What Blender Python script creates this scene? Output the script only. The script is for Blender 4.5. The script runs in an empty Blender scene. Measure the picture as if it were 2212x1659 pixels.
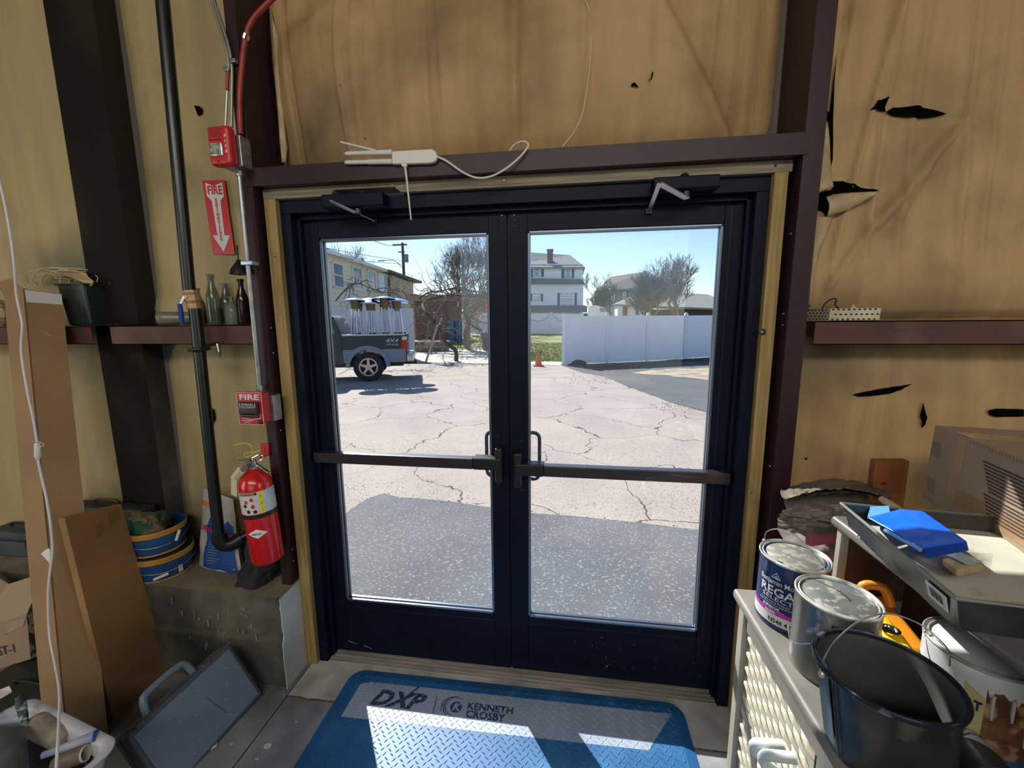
import bpy, bmesh, math, random
from mathutils import Vector, Matrix, Quaternion, noise
R = math.radians
rnd = random.Random(7)
scene = bpy.context.scene
COL = scene.collection

# ---------------------------------------------------------------- camera
W_PX, H_PX, F_PX = 2212, 1659, 900.33
CAM = Vector((0.264, -1.7659, 1.6893))
YAW, PITCH, ROLL = 0.1413, 0.1545, -0.0082
fwd = Vector((-math.sin(YAW)*math.cos(PITCH), math.cos(YAW)*math.cos(PITCH), -math.sin(PITCH)))
r0 = Vector((math.cos(YAW), math.sin(YAW), 0)); u0 = r0.cross(fwd)
RT = math.cos(ROLL)*r0 + math.sin(ROLL)*u0
UP = -math.sin(ROLL)*r0 + math.cos(ROLL)*u0
cd = bpy.data.cameras.new('camera'); cam = bpy.data.objects.new('camera', cd); COL.objects.link(cam)
cd.sensor_fit = 'HORIZONTAL'; cd.sensor_width = 36.0; cd.lens = 36.0*F_PX/W_PX
cd.clip_start = 0.02; cd.clip_end = 600
cam.matrix_world = Matrix(((RT.x, UP.x, -fwd.x, CAM.x), (RT.y, UP.y, -fwd.y, CAM.y), (RT.z, UP.z, -fwd.z, CAM.z), (0, 0, 0, 1)))
scene.camera = cam
def ray(u, v): return fwd + (u-W_PX/2)/F_PX*RT - (v-H_PX/2)/F_PX*UP
def aty(u, v, Y):
    d = ray(u, v); return CAM + d*((Y-CAM.y)/d.y)
def atz(u, v, Z):
    d = ray(u, v); return CAM + d*((Z-CAM.z)/d.z)
def atx(u, v, X):
    d = ray(u, v); return CAM + d*((X-CAM.x)/d.x)
GS = -0.009                      # fall of the yard away from the building
def G(y): return -0.03 + GS*max(y, 0)
def gnd(u, v):
    d = ray(u, v); t = (-0.03 + GS*CAM.y - CAM.z)/(d.z - GS*d.y); return CAM + d*t

# ---------------------------------------------------------------- world, sun, interior light
world = bpy.data.worlds.new('world'); scene.world = world; world.use_nodes = True
wn = world.node_tree; wn.nodes.clear()
wo = wn.nodes.new('ShaderNodeOutputWorld'); bg = wn.nodes.new('ShaderNodeBackground'); sky = wn.nodes.new('ShaderNodeTexSky')
SUNV = Vector((-0.70, 1.0, 1.03)).normalized()     # towards the sun
sky.sky_type = 'NISHITA'; sky.sun_disc = False
sky.sun_elevation = math.asin(SUNV.z); sky.sun_rotation = math.atan2(SUNV.x, SUNV.y)
sky.air_density = 1.0; sky.dust_density = 0.25; sky.ozone_density = 3.0
bg.inputs['Strength'].default_value = 0.18
wn.links.new(sky.outputs[0], bg.inputs[0]); wn.links.new(bg.outputs[0], wo.inputs[0])
sd = bpy.data.lights.new('sun', 'SUN'); sd.energy = 10.0; sd.angle = R(0.53); sd.color = (1.0, 0.95, 0.87)
so = bpy.data.objects.new('sun', sd); COL.objects.link(so)
so.rotation_euler = (-SUNV).to_track_quat('-Z', 'Y').to_euler(); so.location = (-8, 10, 12)
def area(name, loc, target, sx, sy, power, col):
    a = bpy.data.lights.new(name, 'AREA'); a.shape = 'RECTANGLE'; a.size = sx; a.size_y = sy; a.energy = power; a.color = col
    o = bpy.data.objects.new(name, a); COL.objects.link(o); o.location = loc
    o.rotation_euler = (Vector(target)-Vector(loc)).to_track_quat('-Z', 'Y').to_euler(); return o
area('fill_light', (0.2, -4.6, 3.75), (0, 0, 1.1), 5.0, 0.7, 98, (1.0, 0.94, 0.84))  # unseen area lamp added overhead to fill the interior
area('fill_light', (4.6, -2.6, 2.1), (0.6, 0, 1.5), 1.6, 2.2, 36, (1.0, 0.95, 0.86))  # unseen fill added from the right
area('fill_light', (-4.0, -2.8, 1.6), (-1.3, 0, .8), 1.4, 2.2, 30, (1.0, 0.95, 0.86))  # unseen fill added from the left for the low objects
vs = scene.view_settings
vs.view_transform = 'Standard'; vs.look = 'None'; vs.exposure = 0.0; vs.gamma = 1.0; vs.use_curve_mapping = False

# ---------------------------------------------------------------- materials
MATS = {}
def lin(c):
    return tuple((x/255/12.92 if x/255 <= .04045 else ((x/255+.055)/1.055)**2.4) for x in c)
def mat(name, c, rough=.6, metal=0.0, c2=None, scale=8, det=4, stretch=(1, 1, 1), bump=0.0, bscale=None, spec=.5, c3=None, s3=2.0, ramp=(.35, .65), coat=0, t3=(.5, .72)):
    """c, c2: linear RGB mixed by noise; c3: a third colour in larger blotches."""
    if name in MATS: return MATS[name]
    m = bpy.data.materials.new(name); m.use_nodes = True; nt = m.node_tree; N = nt.nodes; L = nt.links
    b = N['Principled BSDF']; b.inputs['Roughness'].default_value = rough; b.inputs['Metallic'].default_value = metal
    b.inputs['Specular IOR Level'].default_value = spec; b.inputs['Coat Weight'].default_value = coat
    b.inputs['Base Color'].default_value = (*c, 1)
    tc = N.new('ShaderNodeTexCoord'); mp = N.new('ShaderNodeMapping'); mp.inputs['Scale'].default_value = stretch
    L.new(tc.outputs['Object'], mp.inputs['Vector'])
    if c2 or bump:
        nz = N.new('ShaderNodeTexNoise'); nz.inputs['Scale'].default_value = scale; nz.inputs['Detail'].default_value = det
        L.new(mp.outputs[0], nz.inputs['Vector'])
    if c2:
        cr = N.new('ShaderNodeMapRange'); cr.inputs[1].default_value = ramp[0]; cr.inputs[2].default_value = ramp[1]
        L.new(nz.outputs['Fac'], cr.inputs[0])
        mx = N.new('ShaderNodeMix'); mx.data_type = 'RGBA'; mx.inputs[6].default_value = (*c, 1); mx.inputs[7].default_value = (*c2, 1)
        L.new(cr.outputs[0], mx.inputs[0]); out = mx.outputs[2]
        if c3:
            n3 = N.new('ShaderNodeTexNoise'); n3.inputs['Scale'].default_value = s3; n3.inputs['Detail'].default_value = 6
            L.new(tc.outputs['Object'], n3.inputs['Vector'])
            r3 = N.new('ShaderNodeMapRange'); r3.inputs[1].default_value = t3[0]; r3.inputs[2].default_value = t3[1]
            L.new(n3.outputs['Fac'], r3.inputs[0])
            m3 = N.new('ShaderNodeMix'); m3.data_type = 'RGBA'; m3.inputs[7].default_value = (*c3, 1)
            L.new(out, m3.inputs[6]); L.new(r3.outputs[0], m3.inputs[0]); out = m3.outputs[2]
        L.new(out, b.inputs['Base Color'])
    if bump:
        nb = nz
        if bscale:
            nb = N.new('ShaderNodeTexNoise'); nb.inputs['Scale'].default_value = bscale; nb.inputs['Detail'].default_value = 4
            L.new(mp.outputs[0], nb.inputs['Vector'])
        bp = N.new('ShaderNodeBump'); bp.inputs['Strength'].default_value = 1; bp.inputs['Distance'].default_value = bump
        L.new(nb.outputs['Fac'], bp.inputs['Height']); L.new(bp.outputs[0], b.inputs['Normal'])
    MATS[name] = m; return m
def glass_mat(name, tint, fac=.05, rough=.0):
    if name in MATS: return MATS[name]
    m = bpy.data.materials.new(name); m.use_nodes = True; nt = m.node_tree; N = nt.nodes; N.clear()
    o = N.new('ShaderNodeOutputMaterial'); t = N.new('ShaderNodeBsdfTransparent'); g = N.new('ShaderNodeBsdfGlossy'); x = N.new('ShaderNodeMixShader')
    t.inputs[0].default_value = (*tint, 1); g.inputs['Roughness'].default_value = rough; x.inputs[0].default_value = fac
    nt.links.new(t.outputs[0], x.inputs[1]); nt.links.new(g.outputs[0], x.inputs[2]); nt.links.new(x.outputs[0], o.inputs[0])
    MATS[name] = m; return m

def dusty_glass(name, tint, film, f=.3):
    """see-through glass under a film of dust, with a glossy surface"""
    if name in MATS: return MATS[name]
    m = glass_mat(name, tint, .07, .12); nt = m.node_tree; N = nt.nodes; L = nt.links
    d = N.new('ShaderNodeBsdfDiffuse'); d.inputs[0].default_value = (*film, 1); x = N.new('ShaderNodeMixShader'); x.inputs[0].default_value = f
    old = N['Mix Shader']; o = N['Material Output']; L.new(old.outputs[0], x.inputs[1]); L.new(d.outputs[0], x.inputs[2]); L.new(x.outputs[0], o.inputs[0]); return m
# ---------------------------------------------------------------- geometry helpers
WM = {}
class B:
    """collects geometry for ONE mesh object"""
    def __init__(s): s.v = []; s.f = []
    def add(s, vs, fs):
        n = len(s.v); s.v += [Vector(p) for p in vs]; s.f += [tuple(i+n for i in f) for f in fs]; return s
    def box(s, lo, hi):
        (a, b, c), (d, e, f) = lo, hi
        return s.add([(a, b, c), (d, b, c), (d, e, c), (a, e, c), (a, b, f), (d, b, f), (d, e, f), (a, e, f)],
                     [(0, 3, 2, 1), (4, 5, 6, 7), (0, 1, 5, 4), (1, 2, 6, 5), (2, 3, 7, 6), (3, 0, 4, 7)])
    def cbox(s, c, d): return s.box([c[i]-d[i]/2 for i in range(3)], [c[i]+d[i]/2 for i in range(3)])
    def hexa(s, p):  # 8 points: bottom ring, top ring
        return s.add(p, [(0, 3, 2, 1), (4, 5, 6, 7), (0, 1, 5, 4), (1, 2, 6, 5), (2, 3, 7, 6), (3, 0, 4, 7)])
    def slab(s, quad, n):  # a quad thickened along vector n
        q = [Vector(p) for p in quad]; n = Vector(n); return s.hexa(q + [p+n for p in q])
    def bar(s, p, q, w, h, up=(0, 0, 1)):
        p, q = Vector(p), Vector(q); d = (q-p).normalized(); a = d.cross(Vector(up))
        if a.length < 1e-4: a = d.cross(Vector((1, 0, 0)))
        a.normalize(); b = a.cross(d); a *= w/2; b *= h/2
        return s.hexa([p-a-b, p+a-b, p+a+b, p-a+b, q-a-b, q+a-b, q+a+b, q-a+b])
    def tube(s, pts, r, n=8, cap=True, closed=False):
        pts = [Vector(p) for p in pts]; m = len(pts); rs = r if isinstance(r, (list, tuple)) else [r]*m
        d = (pts[1]-pts[0]).normalized(); a = d.cross(Vector((0, 0, 1)))
        if a.length < .05: a = d.cross(Vector((1, 0, 0)))
        a.normalize(); k0 = len(s.v)
        for i, p in enumerate(pts):
            if closed: d = (pts[(i+1) % m]-pts[i-1]).normalized()
            else: d = (pts[min(i+1, m-1)]-pts[max(i-1, 0)]).normalized()
            a = (a - d*a.dot(d)).normalized(); b = d.cross(a)
            for j in range(n):
                t = 2*math.pi*j/n; s.v.append(p + (a*math.cos(t)+b*math.sin(t))*rs[i])
        for i in range(m if closed else m-1):
            for j in range(n):
                A = k0+i*n+j; Bb = k0+i*n+(j+1) % n; C = k0+((i+1) % m)*n+(j+1) % n; D = k0+((i+1) % m)*n+j
                s.f.append((A, Bb, C, D))
        if cap and not closed:
            s.f.append(tuple(range(k0+n-1, k0-1, -1))); s.f.append(tuple(k0+(m-1)*n+j for j in range(n)))
        return s
    def lathe(s, prof, c=(0, 0, 0), n=24, sx=1, sy=1, axis=None, a0=0, a1=2*math.pi, cap=True):
        """prof: [(r, z)], around z at c; axis: direction instead of z"""
        c = Vector(c); q = Quaternion() if axis is None else Vector((0, 0, 1)).rotation_difference(Vector(axis)); k0 = len(s.v)
        full = abs(a1-a0-2*math.pi) < 1e-6; nn = n if full else n+1
        for r, z in prof:
            for j in range(nn):
                t = a0+(a1-a0)*j/n; s.v.append(c + q @ Vector((r*sx*math.cos(t), r*sy*math.sin(t), z)))
        for i in range(len(prof)-1):
            for j in range(n):
                j2 = (j+1) % nn; A = k0+i*nn+j; Bb = k0+i*nn+j2; s.f.append((A, Bb, Bb+nn, A+nn))
        if full and cap:
            if prof[0][0] > 1e-6: s.f.append(tuple(k0+j for j in range(n-1, -1, -1)))
            if prof[-1][0] > 1e-6: s.f.append(tuple(k0+(len(prof)-1)*nn+j for j in range(n)))
        return s
    def cyl(s, p, q, r, r2=None, n=16):
        return s.tube([p, q], [r, r if r2 is None else r2], n)
    def prism(s, pts, o, ax, ay, n):
        """2-D outline (convex or not, as an ngon) in the plane o, ax, ay thickened by vector n"""
        o, ax, ay, n = Vector(o), Vector(ax), Vector(ay), Vector(n); k = len(pts)
        a = [o+ax*x+ay*y for x, y in pts]
        return s.add(a+[p+n for p in a], [tuple(range(k-1, -1, -1)), tuple(range(k, 2*k))] + [(i, (i+1) % k, k+(i+1) % k, k+i) for i in range(k)])
    def grid(s, fn, nu, nv):
        k0 = len(s.v)
        for i in range(nu+1):
            for j in range(nv+1): s.v.append(Vector(fn(i/nu, j/nv)))
        for i in range(nu):
            for j in range(nv):
                a = k0+i*(nv+1)+j; s.f.append((a, a+1, a+nv+2, a+nv+1))
        return s
    def ball(s, c, r, n=10, m=6):
        c = Vector(c); r = (r, r, r) if not isinstance(r, (tuple, list)) else r
        prof = []
        k0 = len(s.v)
        for i in range(m+1):
            t = math.pi*i/m
            for j in range(n):
                a = 2*math.pi*j/n; s.v.append(c+Vector((r[0]*math.sin(t)*math.cos(a), r[1]*math.sin(t)*math.sin(a), -r[2]*math.cos(t))))
        for i in range(m):
            for j in range(n):
                A = k0+i*n+j; Bb = k0+i*n+(j+1) % n; s.f.append((A, Bb, Bb+n, A+n))
        return s
    def obj(s, name, m, parent=None, smooth=False, bevel=0, seg=2, solid=0):
        me = bpy.data.meshes.new(name); me.from_pydata([tuple(p) for p in s.v], [], s.f); me.validate()
        bm = bmesh.new(); bm.from_mesh(me); bmesh.ops.remove_doubles(bm, verts=bm.verts, dist=1e-6)
        bmesh.ops.recalc_face_normals(bm, faces=bm.faces); bm.to_mesh(me); bm.free()
        if smooth:
            for p in me.polygons: p.use_smooth = True
        me.materials.append(m if not isinstance(m, str) else MATS[m])
        return link(name, me, parent, bevel, seg, smooth, solid)
def link(name, me, parent=None, bevel=0, seg=2, smooth=False, solid=0):
    o = bpy.data.objects.new(name, me); COL.objects.link(o); WM[o.name] = Matrix.Identity(4)
    if parent is not None:
        o.parent = parent; o.matrix_parent_inverse = WM[parent.name].inverted()
    if solid:
        md = o.modifiers.new('s', 'SOLIDIFY'); md.thickness = solid; md.offset = 0
    if bevel:
        md = o.modifiers.new('b', 'BEVEL'); md.width = bevel; md.segments = seg; md.limit_method = 'ANGLE'; md.angle_limit = R(40)
        if not smooth:
            for p in me.polygons: p.use_smooth = True
            w = o.modifiers.new('w', 'WEIGHTED_NORMAL'); w.keep_sharp = True
    elif smooth:
        md = o.modifiers.new('e', 'EDGE_SPLIT'); md.split_angle = R(42)
    return o
def tag(o, label=None, cat=None, group=None, kind=None):
    if label: o['label'] = label
    if cat: o['category'] = cat
    if group: o['group'] = group
    if kind: o['kind'] = kind
    return o
def thing(name, label, cat, loc=(0, 0, 0), group=None, kind=None):
    o = bpy.data.objects.new(name, None); COL.objects.link(o); o.location = loc; o.empty_display_size = .05
    WM[o.name] = Matrix.Translation(Vector(loc)); return tag(o, label, cat, group, kind)
def struct(name, label, loc=(0, 0, 0)): return thing(name, label, None, loc, kind='structure')
def text(name, s, m, parent, o, ax, ay, size, ext=.0006, width=None, wrap=None, shear=0, bold=0, align='LEFT'):
    """lettering as a thin raised mesh; width fits the line to a width; wrap: (centre, radius) bends it round a vertical cylinder"""
    cu = bpy.data.curves.new('t', 'FONT'); cu.body = s; cu.size = size; cu.resolution_u = 2; cu.shear = shear; cu.offset = bold; cu.align_x = align
    tmp = bpy.data.objects.new('t', cu); COL.objects.link(tmp); bpy.context.view_layer.update()
    me = bpy.data.meshes.new_from_object(tmp.evaluated_get(bpy.context.evaluated_depsgraph_get()))
    bpy.data.objects.remove(tmp); me.name = name
    xs = [v.co.x for v in me.vertices]; k = 1
    if width and xs: k = width/(max(xs)-min(xs))
    o, ax, ay = Vector(o), Vector(ax).normalized(), Vector(ay).normalized(); n = ax.cross(ay)
    for v in me.vertices:
        x, y = v.co.x*k, v.co.y
        if wrap:
            ctr, rad, a0 = wrap; a = a0 + x/rad
            v.co = Vector((ctr[0]+(rad+ext)*math.cos(a), ctr[1]+(rad+ext)*math.sin(a), o.z+y))
        else: v.co = o+ax*x+ay*y+n*ext
    me.materials.clear(); me.materials.append(m)
    return link(name, me, parent)
def arc(c, r, a0, a1, n, ax=(1, 0, 0), ay=(0, 0, 1)):
    c, ax, ay = Vector(c), Vector(ax), Vector(ay)
    return [c+ax*r*math.cos(a0+(a1-a0)*i/n)+ay*r*math.sin(a0+(a1-a0)*i/n) for i in range(n+1)]
def smoothpts(p, k=6):
    """Catmull-Rom through points"""
    p = [Vector(q) for q in p]; out = []
    for i in range(len(p)-1):
        a, b, c, d = p[max(i-1, 0)], p[i], p[i+1], p[min(i+2, len(p)-1)]
        for j in range(k):
            t = j/k; out.append(.5*((2*b)+(c-a)*t+(2*a-5*b+4*c-d)*t*t+(3*b-a-3*c+d)*t**3))
    return out+[p[-1]]
def nz(x, y, z=0, s=1): return noise.noise(Vector((x*s, y*s, z*s)))
def fbm(x, y, z=0, s=1, o=4): return noise.fractal(Vector((x*s, y*s, z*s)), 1.0, 2.0, o)

# ---------------------------------------------------------------- shared materials
M_maroon = mat('maroon_steel', (.036, .0135, .018), .42, c2=(.026, .0105, .0145), scale=3, spec=.32)
M_maroon_old = mat('dusty_maroon_steel', (.10, .032, .026), .7, c2=(.055, .024, .02), scale=5, stretch=(1, 1, 3), c3=(.13, .08, .045), s3=4)
M_column = mat('dark_column_steel', (.012, .007, .005), .8, c2=(.007, .005, .004), scale=4, c3=(.028, .020, .012), s3=2, spec=.2)
M_black = mat('black_aluminium', (.0025, .0042, .014), .5, c2=(.004, .0065, .020), scale=2, spec=.16)
M_blackp = mat('black_plastic', (.012, .012, .014), .35)
M_blackpipe = mat('black_pipe_steel', (.006, .010, .011), .32, spec=.6, c2=(.012, .014, .013), scale=20)
M_ins = mat('insulation_facing', (.47, .305, .140), .55, c2=(.40, .255, .115), scale=2.6, stretch=(6, 1, .6), det=7, c3=(.10, .078, .04), s3=1.7, t3=(.46, .74), bump=.0016, bscale=30, spec=.3)
M_ins_l = mat('insulation_facing_grey', (.42, .33, .165), .55, c2=(.36, .285, .14), scale=2.2, stretch=(5, 1, .6), det=7, c3=(.115, .105, .065), s3=1.6, t3=(.49, .74), bump=.001, bscale=26, spec=.3)
M_tear = mat('tear_dark', (.004, .0035, .003), .95, spec=0)
M_lip = mat('torn_facing_edge', (.52, .40, .24), .6, c2=(.35, .24, .12), scale=14)
M_wood = mat('pressure_treated_wood', (.40, .27, .095), .6, c2=(.25, .165, .055), scale=5, stretch=(14, 14, .7), det=5)
M_woodg = mat('weathered_wood', (.27, .22, .15), .65, c2=(.13, .105, .075), scale=5, stretch=(.7, 14, 16), det=5)
M_alu = mat('threshold_aluminium', (.50, .46, .40), .42, .25, c2=(.30, .275, .24), scale=3, stretch=(1, 12, 1))
M_conc = mat('floor_concrete', (.33, .34, .355), .75, c2=(.22, .23, .245), scale=5, c3=(.09, .095, .11), s3=2.2, t3=(.45, .62), bump=.001, bscale=60)
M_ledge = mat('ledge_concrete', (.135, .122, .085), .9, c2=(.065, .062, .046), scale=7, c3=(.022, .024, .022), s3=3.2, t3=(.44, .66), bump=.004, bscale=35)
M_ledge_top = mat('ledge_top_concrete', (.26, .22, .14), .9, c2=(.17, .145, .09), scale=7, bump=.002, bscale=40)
M_ledge_end = mat('skylit_ledge_end', (.60, .60, .55), .8, c2=(.45, .46, .43), scale=4, bump=.001)  # freshly cut concrete, skylight brightness mixed into its pale colour
M_card = mat('cardboard', (.33, .205, .10), .85, c2=(.27, .165, .08), scale=3, bump=.0003, bscale=90)
M_card_o = mat('cardboard_orange', (.36, .20, .075), .85, c2=(.27, .145, .055), scale=2.5, c3=(.2, .115, .05), s3=3)
M_cardp = mat('cardboard_pinkish', (.36, .25, .17), .85, c2=(.30, .205, .135), scale=3, bump=.0004, bscale=60)
M_tape = mat('packing_tape', (.36, .24, .14), .18, c2=(.44, .33, .22), scale=20, coat=.6)
M_white = mat('white_plastic', (.66, .65, .60), .4)
M_cord = mat('white_cord', (.62, .60, .60), .45)
M_red = mat('red_enamel', (.60, .010, .012), .25, coat=.5)
M_redp = mat('red_plastic', (.52, .018, .022), .38)
M_steel = mat('galvanised_steel', (.42, .43, .44), .36, .85, c2=(.30, .31, .33), scale=25)
M_chrome = mat('chrome', (.70, .70, .70), .15, 1.0)
M_paper = mat('white_paper', (.72, .71, .68), .7)
M_ink = mat('black_ink', (.012, .012, .014), .7)
M_yellow = mat('yellow_plastic', (.72, .58, .02), .45)
M_orange = mat('orange_bucket_rim', (.62, .30, .03), .5, c2=(.40, .17, .02), scale=14)
M_brass = mat('brass', (.55, .36, .20), .42, .5, c2=(.48, .30, .16), scale=30)
M_blueh = mat('blue_handle', (.01, .03, .25), .4)
M_cavity = mat('cavity', (.006, .006, .006), .9)
M_glass = glass_mat('door_glass', (.95, .97, .98), .045)
M_bottle_g = dusty_glass('pale_green_bottle_glass', (.84, .88, .84), (.20, .23, .18), .30)
M_bottle_b = dusty_glass('brown_bottle_glass', (.40, .25, .18), (.05, .025, .018), .35)
M_bottle_p = dusty_glass('pinkish_bottle_glass', (.85, .70, .60), (.26, .17, .11), .35)

# ================================================================ STRUCTURE
ZT = 4.3
# --- outer shell
w = B()
w.box((-5, .10, -.1), (-.97, .14, ZT)); w.box((.97, .10, -.1), (6, .14, ZT)); w.box((-.97, .10, 2.24), (.97, .14, ZT))
wall = w.obj('wall_front', mat('wall_sheet', (.12, .10, .08), .7)); tag(wall, 'metal front wall with the glass double door in it', kind='structure')
tag(B().box((-5.04, -9, -.1), (-5, .14, ZT)).obj('wall_left', mat('side_wall', (.30, .25, .16), .8)), 'plain left side wall of the workshop', kind='structure')
tag(B().box((6, -9, -.1), (6.04, .14, ZT)).obj('wall_right', MATS['side_wall']), 'plain right side wall of the workshop', kind='structure')
wb = B().box((-5, -9.04, -.1), (-2.6, -9, ZT)); wb.box((3.0, -9.04, -.1), (6, -9, ZT)); wb.box((-2.6, -9.04, 3.7), (3.0, -9, ZT))  # opening added behind the camera so sky light enters
tag(wb.obj('wall_back', MATS['side_wall']), 'back wall with an unseen bay opening added to let sky light in', kind='structure')
tag(B().box((-5.04, -9.04, ZT), (6.04, .14, ZT+.1)).obj('ceiling', mat('ceiling_sheet', (.20, .17, .12), .8)), 'roof liner of the workshop', kind='structure')

# --- floor: two slabs parted by the saw cut, and the whiter strip by the threshold
fl = struct('floor', 'grey concrete workshop floor with a saw cut and a crack')
def floorgrid(x0, x1, y0, y1, z=0): return B().box((x0, y0, -.12), (x1, y1, z))
floorgrid(-5, -1.0, -9, .1).obj('slab', M_conc, fl)
floorgrid(-.994, 6, -9, -.27).obj('slab', M_conc, fl)
# lighter patch by the doors, its ragged edge is the crack
edge = [(-.994+i*.05, -.268+.012*nz(i*.7, 3)) for i in range(0, 141)]
bp = B(); bp.prism([(-.994, .095), (-.994, edge[0][1])]+edge+[(6, .095)], (0, 0, -.12), (1, 0, 0), (0, 1, 0), (0, 0, .1215))
bp.obj('slab', mat('pale_concrete', (.58, .56, .50), .8, c2=(.36, .345, .31), scale=6, c3=(.24, .22, .19), s3=5, t3=(.52, .75), bump=.0006, bscale=70), fl)
cr = B()
for i in range(0, 40):
    x, y = edge[i]; w_ = .004+.008*abs(nz(i*1.3, 9)); x2, y2 = edge[i+1]
    cr.add([(x, y-w_, .0022), (x2, y2-w_, .0022), (x2, y2+w_*.4, .0024), (x, y+w_*.4, .0024)], [(0, 1, 2, 3)])
cr.obj('crack', mat('crack_rubble', (.16, .12, .08), .95, c2=(.05, .04, .03), scale=60, bump=.003), fl)
B().box((-1.0, -2.6, -.02), (-.994, .0, -.004)).obj('saw_cut', M_cavity, fl)
sp = B()
for px, py, rr in ((578, 1612, .016), (555, 1640, .006), (500, 1608, .007), (612, 1500, .004), (1190, 1500, .004), (700, 1492, .005), (730, 1447, .005), (640, 1560, .004)):
    p = atz(px, py, .0015); k = 11
    sp.add([p+Vector((math.cos(t*6.283/k)*rr*(1+.35*nz(t*2, px)), math.sin(t*6.283/k)*rr*.8*(1+.4*nz(t*3, py)), .001)) for t in range(k)], [tuple(range(k))])
sp.obj('paint_splash', mat('dried_white_paint', (.55, .56, .55), .6), fl)

# --- foundation ledges
def ledge(name, xe, x1, label):
    root = struct(name, label)
    s = 1 if x1 > xe else -1
    def top(u, v):
        x = xe+(x1-xe)*u; y = -.215+(.10+.215)*v
        if v == 0: y += .006*nz(x*9, 1)
        return (x, y, .45+.003*fbm(x, y, 0, 9))
    b = B().grid(top, 60, 12)
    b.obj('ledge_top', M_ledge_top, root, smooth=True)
    def face(u, v):
        x = xe+(x1-xe)*u; z = .45*v
        lo = z < .245
        y = -.215 + (0.0 if not lo else -.012) + .006*nz(x*9, 1)+.003*fbm(x*7, z*7)
        return (x, y, z if v < 1 else .45+.003*fbm(x, y, 0, 9))
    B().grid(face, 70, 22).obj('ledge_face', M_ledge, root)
    g_ = B()
    for i in range(26):
        x = xe+(.12+.45*rnd.random())*(1 if x1 > xe else -1); z = .42-.24*rnd.random(); L_ = .008+.035*rnd.random()**2
        g_.box((x, -.2285, z-L_), (x+.002+.003*rnd.random(), -.2265, z))
    g_.obj('mortar_drip', mat('pale_mortar', (.30, .28, .24), .9), root)['kind'] = 'stuff'
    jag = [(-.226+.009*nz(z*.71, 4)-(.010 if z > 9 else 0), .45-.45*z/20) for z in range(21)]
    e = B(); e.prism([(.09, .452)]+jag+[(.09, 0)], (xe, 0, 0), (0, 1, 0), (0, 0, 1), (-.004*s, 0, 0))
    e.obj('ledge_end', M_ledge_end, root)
    return root
ledge('trim_1', -1.022, -4.9, 'low concrete foundation ledge left of the doors with a cut end coloured pale as skylit')
ledge('trim_2', 1.022, 5.9, 'low concrete foundation ledge right of the doors')

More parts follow.
